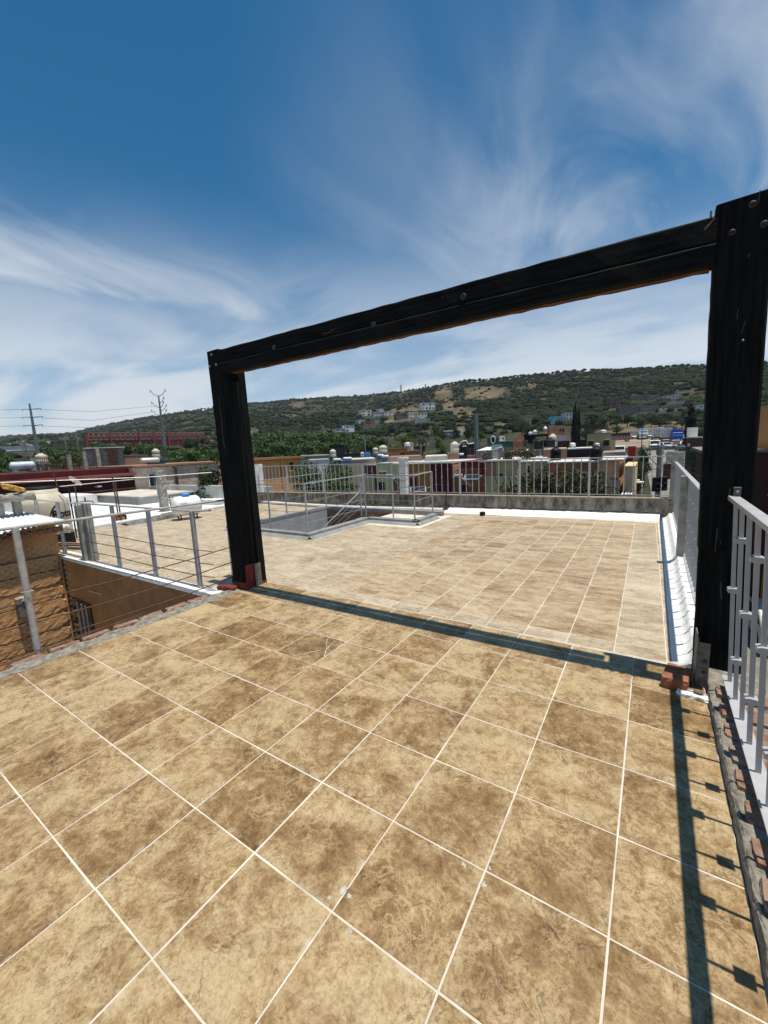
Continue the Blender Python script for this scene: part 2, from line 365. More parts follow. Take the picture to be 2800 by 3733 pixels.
def rough_block(sx, sy, sz, n=(4, 3, 2), amp=0.006, seed=1):
    """closed block with a subdivided, uneven skin, centred in x,y, from z=0 up"""
    import bmesh
    r = random.Random(seed); b = MB(); idx = {}
    def vid(i, j, k):
        if (i, j, k) not in idx:
            idx[(i, j, k)] = len(b.v)
            e = sum((i in (0, n[0]), j in (0, n[1]), k in (0, n[2])))
            sh = 1 - 0.035 * (e - 1)
            b.v.append(((i / n[0] - .5) * sx * sh + r.uniform(-amp, amp), (j / n[1] - .5) * sy * sh + r.uniform(-amp, amp), (k / n[2]) * sz + r.uniform(-amp, amp) * .8))
        return idx[(i, j, k)]
    for i in range(n[0]):
        for j in range(n[1]):
            for k in (0, n[2]): b.f.append((vid(i, j, k), vid(i + 1, j, k), vid(i + 1, j + 1, k), vid(i, j + 1, k)))
    for i in range(n[0]):
        for k in range(n[2]):
            for j in (0, n[1]): b.f.append((vid(i, j, k), vid(i + 1, j, k), vid(i + 1, j, k + 1), vid(i, j, k + 1)))
    for j in range(n[1]):
        for k in range(n[2]):
            for i in (0, n[0]): b.f.append((vid(i, j, k), vid(i, j + 1, k), vid(i, j + 1, k + 1), vid(i, j, k + 1)))
    return b

# ================================================================== TERRACE
T = 0.45
house0 = MB()
house0.box(-4.47, 0.72, -7.5, 0.455, -7, -0.105)
house0.box(-12.7, -4.60, 0.0, 7.2, -7, -3.4)
house0.box(-12.7, -8.5, -0.20, 7.3, -3.4, -0.105)
house0.box(-8.5, -5.95, 0.0, 2.95, -3.4, -0.105); house0.box(-8.5, -5.95, 6.35, 7.3, -3.4, -0.105)
house0.box(-5.95, 0.62, 0.458, 7.45, -7, -0.105); house0.box(-8.5, -4.6, -0.20, 0.0, -3.4, -0.105)
single('terrace_building', house0, wallmat((0.30, 0.20, 0.10)), 'painted house walls beneath the tiled roof terrace', 'building')

floor = structure('terrace_floor', MB().box(-4.42, 0.432, -6.5, 0.452, -0.10, -0.0025), M_GROUT)
def lay(parent, x0, x1, y0, y1, mt, gap, cache, rot=0.0, piv=(0, 0), z=0.0, th=0.012, name='floor_tile'):
    sx, sy = x1 - x0 - gap, y1 - y0 - gap
    if sx < 0.02 or sy < 0.02: return
    key = (round(sx, 3), round(sy, 3), mt.name)
    if key not in cache: cache[key] = shared(name, chamfer_box(sx, sy, th, 0.0015), mt)
    cx, cy = (x0 + x1) / 2 - piv[0], (y0 + y1) / 2 - piv[1]
    wx = piv[0] + cx * math.cos(rot) - cy * math.sin(rot); wy = piv[1] + cx * math.sin(rot) + cy * math.cos(rot)
    piece(name, cache[key], parent, (wx + rnd.uniform(-.0012, .0012), wy + rnd.uniform(-.0012, .0012), z + rnd.uniform(-0.0004, 0.0006)), (rnd.uniform(-.0007, .0007), rnd.uniform(-.0007, .0007), rot + rnd.uniform(-.0015, .0015)))
tc1 = {}
xs = [0.432, 0.0] + [-T * i for i in range(1, 10)] + [-4.42]
ys = [0.44, 0.0] + [-0.4488 * j for j in range(1, 11)]
for i in range(len(xs) - 1):
    for j in range(len(ys) - 1):
        lay(floor, xs[i + 1], xs[i], ys[j + 1], ys[j], M_TILE, 0.0078, tc1)
# a cracked tile patched with pale filler, and grout blobs left on the tiles
def smear(fr, pts, wd):
    q = [onZ(fr, x, y, 0.0016) for x, y in pts]; b = MB()
    for i in range(len(q) - 1):
        d = (q[i + 1] - q[i]).normalized(); n_ = Vector((-d.y, d.x, 0)) * wd * rnd.uniform(.5, 1.2)
        b.add([q[i] - n_, q[i + 1] - n_ * .8, q[i + 1] + n_ * .8, q[i] + n_], [(0, 1, 2, 3)])
    return b
FR['p'] = (800, 2100, 2.07375); FR['q'] = (1600, 2700, 2.07375); FR['r'] = (800, 2800, 2.07375); FR['s'] = (2300, 2300, 3.16); FR['L'] = (700, 1200, 2.2125); FR['R'] = (2400, 600, 3.16); FR['M'] = (900, 800, 1.508)
M_FILL = mat('pale_filler', (0.50, 0.44, 0.36), 0.9, 0.2, 30, 0.3, 90)
crk = MB()
for pts in (((822, 462), (808, 505), (810, 540), (845, 570)), ((875, 490), (830, 530), (805, 560), (792, 605)), ((555, 605), (640, 585), (770, 560))):
    q = smear('p', pts, 0.004); crk.add(q.v, q.f)
single('crack_filler', crk, M_FILL, 'pale filler lines across the cracked floor tile', 'filler')
def splat(nm, label, fr, x, y, r, seed):
    c = onZ(fr, x, y, 0.001); rr = random.Random(seed); b = MB(); n_ = 11
    el = rr.uniform(0.5, 2.0); an = rr.uniform(0, 3)
    P = []
    for k in range(n_):
        a = 2 * math.pi * k / n_; q = r * rr.uniform(.45, 1.2); u, v = math.cos(a) * q * el ** .5, math.sin(a) * q / el ** .5
        P.append((c.x + u * math.cos(an) - v * math.sin(an), c.y + u * math.sin(an) + v * math.cos(an), c.z))
    P2 = [(c.x + (p[0] - c.x) * .7, c.y + (p[1] - c.y) * .7, c.z + 0.0014) for p in P]
    b.add(P + P2, [tuple(range(n_, 2 * n_))] + [(k, (k + 1) % n_, n_ + (k + 1) % n_, n_ + k) for k in range(n_)])
    return single(nm, b, M_GROUTB, label, 'grout')
M_GROUTB = mat('dried_grout', (0.46, 0.43, 0.38), 0.95, 0.25, 60, 0.6, 120)
splat('grout_spill', 'larger grey-white grout spill on the joint in the foreground tiles', 'r', 935, 925, 0.020, 1)
splat('grout_spill', 'small grout crumb left of the larger grout spill', 'r', 828, 978, 0.009, 2)
splat('grout_spill', 'grout smear right of the larger grout spill', 'r', 978, 968, 0.012, 3)
splat('grout_spill', 'lone grout flake below the foreground joint crossing', 'r', 995, 1232, 0.010, 4)
splat('grout_spill', 'grout dab left of the messy joint crossing near the bottom right', 'q', 188, 938, 0.011, 5)
splat('grout_spill', 'grout dab right of the messy joint crossing near the bottom right', 'q', 385, 965, 0.009, 6)
splat('grout_spill', 'long grout smear running down from the messy joint crossing', 'q', 338, 1090, 0.016, 7)
splat('grout_spill', 'white grout chip on a plain tile beside the beam shadow', 'q', 390, -570, 0.006, 8)

# ---- rear part of the terrace: smaller tiles, brown field with a pale border
RB, PV = 0.008, (-1.6, 0.46); T2 = 0.3667
slab = MB()
slab.box(-5.95, 0.262, 0.4555, 7.42, -0.10, -0.0025)
slab.box(-12.6, -5.9505, -0.20, 2.93, -0.10, -0.0025); slab.box(-5.95, -4.60, -0.20, 0.455, -0.10, -0.0025)
slab.box(-12.6, -8.45, 2.9305, 7.0, -0.10, -0.0025); slab.box(-8.4495, -5.9505, 6.38, 7.0, -0.10, -0.0025)
rear = structure('rear_terrace_floor', slab, M_GROUT)
M_TILELF = tile_mat('pale_stone_tile_far', (0.26, 0.195, 0.122), (0.41, 0.33, 0.222), (0.54, 0.455, 0.335), 0.7, 1.6, edge=1e6)
tc2 = {}
cols = [0.2575, 0.222, -0.143] + [-0.143 - T2 * i for i in range(1, 36)]
rows = [0.4555, 0.652] + [0.652 + 0.3625 * j for j in range(1, 18)]
cand = []
def blocked(x, y):
    return (-8.55 < x < -5.72 and 2.72 < y < 6.5) or (-5.8 < x < -4.3 and 4.8 < y < 6.3) or y > 7.02 + 0.09 * x * (x > -4) - 0.36 * (x <= -4) or x < -12.55
for i in range(len(cols) - 1):
    for j in range(len(rows) - 1):
        x0, x1, y0, y1 = cols[i + 1], cols[i], rows[j], rows[j + 1]
        xm, ym = (x0 + x1) / 2, (y0 + y1) / 2
        if blocked(xm, ym): continue
        brown = 2 <= i <= 10 and j >= 1
        cand.append((math.hypot(xm - CAM.x, ym - CAM.y) + (0 if (brown or i < 2) else 1.0), x0, x1, y0, y1, M_TILEB if brown else M_TILEL))
for i in range(13, len(cols) - 1):
    for (y0, y1) in ((0.09, 0.4555), (-0.05, 0.09)):
        x0, x1 = cols[i + 1], cols[i]
        if x1 < -4.8 and x0 > -12.55: cand.append((math.hypot((x0 + x1) / 2, (y0 + y1) / 2 + 3.2) + 1, x0, x1, y0, y1, M_TILEL))
cand.sort(key=lambda c: c[0])
for c in cand[:298]: lay(rear, c[1], c[2], c[3], c[4], c[5], 0.0085, tc2, RB, PV)
rest = MB()
for c in cand[298:]:
    sx, sy = c[2] - c[1] - 0.0085, c[4] - c[3] - 0.0085; q = chamfer_box(sx, sy, 0.012, 0.0015)
    cx, cy = (c[1] + c[2]) / 2 - PV[0], (c[3] + c[4]) / 2 - PV[1]
    wx = PV[0] + cx * math.cos(RB) - cy * math.sin(RB); wy = PV[1] + cx * math.sin(RB) + cy * math.cos(RB)
    rest.add([(p[0] + wx, p[1] + wy, p[2]) for p in q.v], q.f)
o = part('floor_tile', rest, M_TILELF, rear); o['kind'] = 'stuff'

# ---- black timber portal frame
fr_ = thing('timber_portal_frame', 'black stained timber frame of two double posts and a high beam', 'timber frame', (-2.0, 0.2, 0))
def timber(x0, x1, y0, y1, z0, z1, lean, seed, axis='z', n=26, amp=0.0022):
    r = random.Random(seed); b = MB(); c = 0.012
    def ring(u):
        if axis == 'z':
            pts = [(x0 + c, y0), (x1 - c, y0), (x1, y0 + c), (x1, y1 - c), (x1 - c, y1), (x0 + c, y1), (x0, y1 - c), (x0, y0 + c)]
            return [(p[0] + lean * u + r.uniform(-amp, amp), p[1] + r.uniform(-amp, amp) * .3, u) for p in pts]
        pts = [(y0 + c, z0), (y1 - c, z0), (y1, z0 + c), (y1, z1 - c), (y1 - c, z1), (y0 + c, z1), (y0, z1 - c), (y0, z0 + c)]
        return [(u, p[0] + r.uniform(-amp, amp) * .25, p[1] + r.uniform(-amp, amp) * 1.4) for p in pts]
    a0, a1 = (z0, z1) if axis == 'z' else (x0, x1)
    V = []; F = []
    for i in range(n + 1): V += ring(a0 + (a1 - a0) * i / n)
    for i in range(n):
        for k in range(8): F.append((i * 8 + k, i * 8 + (k + 1) % 8, i * 8 + 8 + (k + 1) % 8, i * 8 + 8 + k))
    F.append(tuple(range(8))[::-1]); F.append(tuple(n * 8 + k for k in range(8)))
    if axis == 'z':
        for k in range(8): V[n * 8 + k] = (V[n * 8 + k][0], V[n * 8 + k][1], V[n * 8 + k][2] + r.uniform(-.012, .008))
    return b.add(V, F)
def shear(mb): mb.v = [(p[0], p[1] + 0.018 * (p[0] + 2.0), p[2]) for p in mb.v]; return mb
lp1 = part('post_timber', timber(-4.615, -4.375, 0.080, 0.195, 0, 3.06, -0.020, 1), M_WOOD, fr_)
lp2 = part('post_timber', timber(-4.615, -4.375, 0.335, 0.450, 0, 3.03, -0.020, 2), M_WOOD, fr_)
rp1 = part('post_timber', timber(0.350, 0.612, 0.150, 0.268, 1.0, 3.10, -0.014, 3), M_WOOD, fr_)
rp2 = part('post_timber', timber(0.372, 0.650, 0.386, 0.442, 0, 3.06, -0.014, 4), M_WOOD, fr_)
part('spacer_block', MB().box(-4.60, -4.43, 0.1955, 0.3345, 0.02, 2.7), M_WOOD, fr_); part('spacer_block', MB().box(0.36, 0.56, 0.2685, 0.3855, 2.62, 2.98), M_WOOD, fr_)
bl = part('beam', shear(timber(-4.445, 0.318, 0.100, 0.236, 2.765, 2.888, 0, 5, 'x', 34, 0.0018)), M_WOODH, fr_)
bu = part('beam', shear(timber(-4.425, 0.318, 0.108, 0.236, 2.889, 3.042, 0, 6, 'x', 34, 0.0028)), M_WOODH, fr_)
part('beam', shear(timber(-4.43, 0.31, 0.240, 0.335, 2.84, 3.00, 0, 7, 'x', 40, 0.0005)), M_WOODH, fr_)
part('bare_underside', shear(timber(-4.3, 0.30, 0.165, 0.229, 2.7615, 2.770, 0, 8, 'x', 60, 0.003)), M_WOODRAW, bl)
def disc(c, nrm, r, h, n=14, dome=0.5):
    b = MB(); nrm = Vector(nrm).normalized(); a = nrm.cross(Vector((0, 0, 1))).normalized(); u = a.cross(nrm); c = Vector(c)
    V = []; F = []
    for (rr, hh) in ((r, -0.004), (r, h * 0.6), (r * dome, h)):
        V += [c + nrm * hh + (a * math.cos(2 * math.pi * k / n) + u * math.sin(2 * math.pi * k / n)) * rr for k in range(n)]
    for i in range(2):
        for k in range(n): F.append((i * n + k, i * n + (k + 1) % n, i * n + n + (k + 1) % n, i * n + n + k))
    F.append(tuple(2 * n + k for k in range(n))); return b.add(V, F)
for (x, y) in ((148, 705), (695, 580), (1190, 425)):
    part('dowel', disc(onY('M', x, y, 0.100 + 0.018 * (onY('M', x, y, 0.11).x + 2.0) + .006), (0, -1, 0), 0.026, 0.006, dome=0.9), M_BOLT, bu)
for (x, y, r) in ((1090, 455, 0.019), (1222, 685, 0.020), (850, 780, 0.017)):
    w1 = part('washer', disc(onY('R', x, y, 0.151), (0, -1, 0), r, 0.004, dome=0.85), M_BOLT, rp1)
    part('bolt', disc(onY('R', x, y - 8, 0.147), (0, -1, 0), r * 0.55, 0.016, n=6), M_BOLT, rp1)
for (x, y) in ((157, 207), (195, 287), (143, 300)):
    part('nail_head', disc(onY('L', x, y, 0.079), (0, -1, 0), 0.013, 0.010), M_NAIL, lp1)
part('nail_head', disc(onY('R', 975, 2025, 0.150), (0, -1, 0), 0.006, 0.006), M_NAIL, rp1)
# bare scratches in the stain
def scratch(fr, pts, Y, wd, parent):
    q = [onY(fr, x, y, Y) for x, y in pts]; b = MB()
    for i in range(len(q) - 1): b.bar(q[i], q[i + 1], wd * rnd.uniform(.5, 1), 0.002, (0, 1, 0))
    part('stain_scratch', b, M_SCR, parent)
M_SCR = mat('scratched_wood', (0.09, 0.085, 0.08), 0.8, 0.4, 60, 0.2, 80)
scratch('R', ((1175, 290), (1160, 380), (1150, 450)), 0.148, 0.006, rp1); scratch('R', ((1048, 1020), (1038, 1070)), 0.148, 0.006, rp1)
scratch('R', ((920, 1660), (905, 1780)), 0.148, 0.004, rp1); scratch('R', ((1000, 1800), (960, 1950)), 0.148, 0.003, rp1)
scratch('n', ((415, 300), (392, 440)), 0.148, 0.005, rp1); scratch('n', ((240, 830), (225, 1000), (210, 1160)), 0.148, 0.005, rp1); scratch('n', ((288, 1000), (284, 1050)), 0.148, 0.004, rp1)
scratch('n', ((290, 1560), (285, 1680), (300, 1790)), 0.148, 0.006, rp1)
scratch('M', ((420, 628), (450, 622), (478, 604)), 0.088, 0.010, bu)
scratch('M', ((1080, 420), (1076, 436)), 0.112, 0.006, bu)
scratch('L', ((215, 540), (225, 640), (240, 720), (245, 830), (262, 960)), 0.077, 0.010, lp1)
part('rope_end', MB().tube([onY('R', 610, 535, 0.142), onY('R', 605, 600, 0.138), onY('R', 640, 625, 0.138), onY('R', 590, 690, 0.136), onY('R', 535, 750, 0.137)], 0.006, 6), mat('old_rope', (0.10, 0.085, 0.075), 0.9, 0.3, 60), bu)
# steel shoes at the feet
b = MB(); b.box(0.383, 0.446, 0.190, 0.196, 0, 0.33); b.box(0.374, 0.3825, 0.190, 0.384, 0, 0.36)
rs = part('post_shoe', b, M_STEELR, fr_, bevel=0.002)
for z in (0.115, 0.20): part('bolt', disc((0.420, 0.189, z), (0, -1, 0), 0.011, 0.012, n=8), M_BOLT, rs)
b = MB(); b.box(-4.3685, -4.345, 0.10, 0.106, 0, 0.33); b.box(-4.3685, -4.3635, 0.1065, 0.2345, 0, 0.33); b.box(-4.3685, -4.345, 0.235, 0.241, 0, 0.335)
part('post_shoe', b, M_REDP, fr_, label='red-painted steel post shoe', bevel=0.002)
b = MB(); b.box(-4.374, -4.369, 0.25, 0.36, 0.0, 0.31)
part('post_shoe', b, M_STEELR, fr_, bevel=0.002)
part('paint_band', timber(-4.619, -4.371, 0.077, 0.198, 0.0, 0.10, -0.02, 9, n=3), M_REDP, fr_); part('paint_band', timber(-4.619, -4.371, 0.332, 0.453, 0.0, 0.05, -0.02, 10, n=3), M_REDP, fr_)
b = rough_block(0.28, 0.09, 0.06, (9, 4, 3), 0.012, 5); b.v = [(-4.62 + p[0] * math.cos(.25) - p[1] * math.sin(.25), -0.015 + p[0] * math.sin(.25) + p[1] * math.cos(.25), p[2] - 0.005) for p in b.v]
single('painted_mortar_lump', b, M_REDP, 'lump of red-painted mortar at the foot of the left black post', 'mortar', smooth=True)

# ---- loose brick by the right post
b = rough_block(0.150, 0.250, 0.080, (6, 10, 4), 0.0032, 8)
lb = single('loose_brick', b, M_BRICK, 'loose red brick lying on the tiles beside the right black post', 'brick', loc=(0, 0, 0), smooth=False)
lb.location = (0.268, 0.172, 0.002); lb.rotation_euler = (0, 0, R(-9))
b = rough_block(0.24, 0.08, 0.03, (8, 4, 2), 0.008, 9); b.v = [(0.385 + p[0], 0.03 + p[1] - .15 * p[0], p[2] - 0.004) for p in b.v]
single('white_mortar_patch', b, M_WHITE, 'white-painted mortar patch beside the loose brick', 'mortar')

# ---- right edge, near: brick kerb and white balustrade
kerb = thing('brick_kerb', 'low kerb of red bricks and mortar under the near white railing', 'kerb', (0.6, -1.5, 0))
kb = MB(); n_ = 90; V = []; F = []; rk = random.Random(3)
for i in range(n_ + 1):
    y = 0.445 - 4.5 * i / n_
    j = lambda a: rk.uniform(-a, a)
    V += [(0.434 + j(.002), y, -0.05), (0.435 + j(.003), y, 0.034 + j(.006)), (0.440 + j(.004), y, 0.060 + j(.006)), (0.450 + j(.005), y, 0.067 + j(.006)), (0.464 + j(.005), y, 0.062 + j(.005)), (0.745 + j(.01), y, 0.060 + j(.006)), (0.755, y, -0.3)]
for i in range(n_):
    for k in range(6): F.append((i * 7 + k, i * 7 + k + 1, i * 7 + 8 + k, i * 7 + 7 + k))
kb.add(V, F); part('mortar_bed', kb, M_MORT, kerb)
for i in range(17):
    bm_ = [shared('brick', rough_block(0.270, 0.135, 0.045, (6, 4, 2), 0.0045, 20 + q), M_BRICKM) for q in range(3)] if i == 0 else bm_
    piece('brick', bm_[i % 3], kerb, (0.600 + rnd.uniform(-.008, .008), 0.02 - 0.206 * i + rnd.uniform(-.012, .012), 0.038 + rnd.uniform(-.004, .006)), (rnd.uniform(-.02, .02), rnd.uniform(-.03, .03), R(rnd.uniform(-4, 4))))

rail = thing('white_railing', 'near white steel railing on the brick kerb beside the right post', 'railing', (0.53, -1.0, 0.12))
LEAN = -0.045 / 1.2
def rx(z, x0=0.540): return x0 + LEAN * (z - 0.15)
part('bottom_plate', MB().box(0.507, 0.575, -3.9, 0.135, 0.146, 0.154), M_WHITEM, rail, bevel=0.0015)
b = MB(); b.obox((rx(1.345), -1.86, 1.345), (0.0285, 0, -0.001), (0, 2.02, 0), (0.0005, 0, 0.0135)); part('top_rail', b, M_WHITEM, rail, bevel=0.003)
b = MB(); bx_, by_ = 0.0105, 0.0065; tl_ = LEAN * 1.18
b.add([(-bx_, -by_, 0), (bx_, -by_, 0), (bx_, by_, 0), (-bx_, by_, 0), (-bx_ + tl_, -by_, 1.18), (bx_ + tl_, -by_, 1.18), (bx_ + tl_, by_, 1.18), (-bx_ + tl_, by_, 1.18)],
               [(3, 2, 1, 0), (4, 5, 6, 7), (0, 1, 5, 4), (1, 2, 6, 5), (2, 3, 7, 6), (3, 0, 4, 7)])
me_bal = shared('baluster', b, M_WHITEM)
b = MB(); b.prism([(-.031, -.014), (-.012, -.020), (.012, -.020), (.031, -.014), (.031, .014), (.012, .020), (-.012, .020), (-.031, .014)], -0.026, 0.026, 'y'); b.v = [(p[0] * .85, p[1], p[2] * .8) for p in b.v]
me_plate = shared('cross_plate', b, M_WHITEM)
M_SHIM = M_WHITEM
for k in range(18):
    y = 0.055 - 0.2185 * k
    bo = piece('baluster', me_bal, rail, (0.540, y, 0.153))
    for z in ((0.77,) if k % 2 == 0 else (1.136, 0.40)):
        p_ = bpy.data.objects.new('cross_plate', me_plate); COL.objects.link(p_); p_.parent = bo; p_.location = (LEAN * (z - .15), 0, z - 0.153)
b = MB(); b.box(0.490, 0.526, 0.120, 0.1475, 1.36, 1.415); mb_ = part('wall_bracket', b, M_STEELR, rail, bevel=0.002)
part('bolt', disc((0.508, 0.119, 1.387), (0, -1, 0), 0.009, 0.008), M_NAIL, mb_)

# ---- right edge, far: white coved ledge, concrete posts, far railing
prof = [(0.252, -0.05), (0.252, 0.003), (0.31, 0.014), (0.352, 0.036), (0.380, 0.072), (0.396, 0.112), (0.405, 0.118), (0.60, 0.112), (0.60, -0.3)]
led = MB().prism(prof, 0.4555, 7.46, 'y', 60); rk = random.Random(5)
led.v = [(p[0] + (rk.uniform(-.0025, .0025) if p[2] > 0.005 else 0), p[1], p[2] + (rk.uniform(-.002, .002) if p[2] > 0.005 else 0)) for p in led.v]
single('white_coved_ledge', led, M_WHITE, 'white-painted coved ledge along the right edge of the rear terrace', 'ledge', smooth=True)
def conc_post(name, label, cx, cy, sx, sy, z0, z1, seed, mt=M_CONC, leanx=0.0, cap=0.0):
    b = rough_block(sx, sy, z1 - z0, (4, 4, 9), 0.0035, seed)
    b.v = [(p[0] + cx + leanx * p[2], p[1] + cy, p[2] + z0) for p in b.v]
    return single(name, b, mt, label, 'post', loc=(0, 0, 0))
conc_post('concrete_post', 'slim grey concrete post midway along the right-hand railing', 0.430, 3.60, 0.085, 0.13, 0.06, 1.22, 31)
conc_post('concrete_post', 'tall concrete corner post where back and right railings meet', 0.50, 7.66, 0.20, 0.20, -0.1, 1.42, 32)
frl = thing('white_railing', 'white steel railing along the right edge of the rear terrace', 'railing', (0.49, 4.0, 0.118))
b = MB(); b.obox((0.478, 4.03, 1.21), (0.026, 0, 0), (0, 3.53, 0), (0, 0, 0.013)); part('top_rail', b, M_WHITEM, frl, bevel=0.003)
part('bottom_plate', MB().box(0.462, 0.518, 0.52, 7.54, 0.121, 0.128), M_WHITEM, frl)
b = MB().box(-.009, .009, -.0045, .0045, 0, 1.07); me_b2 = shared('baluster', b, M_WHITEM)
for k in range(36):
    y = 0.62 + 0.193 * k
    bo = piece('baluster', me_b2, frl, (0.490, y, 0.128), (0, -0.011, 0))
    for z in ((0.62,) if k % 2 == 0 else (0.92, 0.36)):
        p_ = bpy.data.objects.new('cross_plate', me_plate); COL.objects.link(p_); p_.parent = bo; p_.location = (0, 0, z - 0.1); p_.scale = (.7, .55, .8)

# ---- back parapet of concrete blocks with balustrade
def py_(x): return 7.5 + 0.055 * x
def pp(x, off, z): return Vector((x, py_(x) + off, z))
par = thing('block_parapet', 'weathered grey concrete block parapet along the back of the terrace', 'parapet', (-6, 7.1, 0))
TAN = Vector((1, 0.055, 0)).normalized(); NRM = Vector((-0.055, 1, 0)).normalized()
b = MB(); c = pp(-5.95, 0.10, 0.03); b.obox(c, TAN * 6.5, NRM * 0.068, Vector((0, 0, 0.385))); part('mortar_core', b, M_MORT, par)
xb = 0.42; i = 0
me_blk = [shared('block', rough_block(0.862, 0.16, 0.300, (8, 2, 3), 0.003, 50 + q), M_CONCD) for q in range(3)]
me_blk2 = [shared('block', rough_block(0.862, 0.17, 0.105, (8, 2, 2), 0.004, 60 + q), M_CONCD) for q in range(3)]
while xb > -12.2:
    c = pp(xb - 0.435, 0.085, 0); a = math.atan(0.055)
    piece('block', me_blk[i % 3], par, (c.x, c.y, 0.118), (0, 0, a)); piece('block', me_blk2[(i + 1) % 3], par, (c.x - 0.2, c.y - 0.006, 0.004), (0, 0, a))
    xb -= 0.872; i += 1
b = MB(); b.obox(pp(-5.95, 0.085, 0.425), TAN * 6.38, NRM * 0.10, Vector((0, 0, 0.0095))); part('coping', b, mat('tan_coping', (0.34, 0.27, 0.21), 0.9, 0.3, 5, 0.4, 30), par, bevel=0.003)
# white mortar fillet at its foot
b = MB(); V = []; F = []; n_ = 50; rk = random.Random(8)
for i in range(n_ + 1):
    x = 0.245 - 4.9 * i / n_; y = py_(x)
    V += [(x, y - 0.50 + 0.10 * (x < -3) + 0.025 * x + rk.uniform(-.015, .015), 0.001), (x, y - 0.25, 0.012 + rk.uniform(-.003, .003)), (x, y - 0.10, 0.05), (x, y + 0.01, 0.085 + rk.uniform(-.008, .008)), (x, y + 0.03, -0.02)]
for i in range(n_):
    for k in range(4): F.append((i * 5 + k, i * 5 + 5 + k, i * 5 + 6 + k, i * 5 + k + 1))
b.add(V, F); single('white_fillet', b, M_WHITE, 'white waterproofing fillet at the foot of the back parapet', 'fillet', smooth=True)
brl = thing('back_railing', 'thin grey-white steel railing on the back parapet', 'railing', (-6, 7.2, 0.43))
M_RAILB = mat('chalky_white_steel', (0.50, 0.50, 0.48), 0.55, 0.15, 8, 0.1, 60, 0.4)
part('top_rail', MB().bar(pp(0.42, 0.03, 1.345), pp(-12.1, 0.03, 1.372), 0.022, 0.022), M_RAILB, brl)
part('bottom_rail', MB().bar(pp(0.42, 0.03, 0.495), pp(-12.1, 0.03, 0.50), 0.018, 0.018), M_RAILB, brl)
b = MB().box(-.0075, .0075, -.0075, .0075, 0, 0.86); me_b3 = shared('baluster', b, M_RAILB)
b = MB().box(-.017, .017, -.012, .012, -.012, .012); me_p3 = shared('cross_plate', b, M_RAILB)
b = MB().box(-.022, .022, -.022, .022, 0, 0.92); me_post3 = shared('rail_post', b, M_RAILB)
k = 0; x = 0.24
while x > -12.0:
    p = pp(x, 0.03, 0.49)
    if k % 9 == 8:
        piece('rail_post', me_post3, brl, (p.x, p.y, 0.434))
    else:
        bo = piece('baluster', me_b3, brl, p)
        for z in ((0.44,) if k % 2 else (0.66, 0.22)):
            q = bpy.data.objects.new('cross_plate', me_p3); COL.objects.link(q); q.parent = bo; q.location = (0, 0, z)
    x -= 0.1765; k += 1
pm = thing('block_pillar', 'white-washed block pillar standing on the back parapet', 'pillar', (-6.04, py_(-6.04), 0.43))
for q in range(5):
    b = rough_block(0.235, 0.17, 0.20, (4, 3, 3), 0.005, 70 + q); b.v = [(p[0] - 6.045, p[1] + py_(-6.04) - 0.02, p[2] + 0.436 + 0.208 * q) for p in b.v]; part('block', b, M_WHITED, pm)
part('mortar_core', MB().box(-6.145, -5.945, py_(-6.04) - 0.09, py_(-6.04) + 0.05, 0.436, 1.46), M_MORT, pm)
b = rough_block(0.30, 0.22, 0.045, (5, 3, 1), 0.008, 76); b.v = [(p[0] - 6.06, p[1] + py_(-6.04) - 0.02, p[2] + 1.475) for p in b.v]; part('cap', b, M_WHITED, pm)
wp = thing('pillar', 'narrow white-painted twin pillar at the left end of the back railing', 'pillar', (-12.05, py_(-12.05), 0.43))
for xx in (-12.13, -11.95):
    b = rough_block(0.11, 0.14, 1.02, (3, 3, 10), 0.006, int(-xx * 10)); b.v = [(p[0] + xx, p[1] + py_(-12), p[2] + 0.43) for p in b.v]; part('shaft', b, M_WHITEP, wp)
# drain pipe lying along the parapet
pts = [(-12.5, 6.93), (-11.3, 6.80), (-10.3, 6.70), (-8.4, 6.62), (-7.07, 6.66), (-5.8, 6.80), (-4.72, 6.92)]
b = MB().tube([(x, y, 0.056) for x, y in pts], 0.052, 10); single('drain_pipe', b, M_PVC, 'white plastic drain pipe lying along the foot of the parapet', 'pipe', smooth=True)
single('black_hose', MB().tube([(-8.9, 6.45, 0.02), (-8.3, 6.42, 0.02), (-7.6, 6.50, 0.02), (-6.9, 6.50, 0.02), (-5.9, 6.62, 0.02), (-4.95, 6.82, 0.02), (-4.66, 6.95, 0.05), (-4.62, 7.0, 0.6), (-4.62, 7.05, 0.95)], 0.014, 6), M_BLACK, 'black hose running beside the drain pipe and up the parapet', 'hose')
dh = onZ('f', 1700 + 122 / 2.07375, 1800 + 160 / 2.07375, 0.02)
b = rough_block(0.10, 0.14, 0.10, (3, 3, 3), 0.008, 77); b.v = [(p[0] + dh.x, p[1] + dh.y, p[2]) for p in b.v]
single('drain_outlet', b, M_BLACK, 'dark drain outlet breaking the white fillet', 'drain')

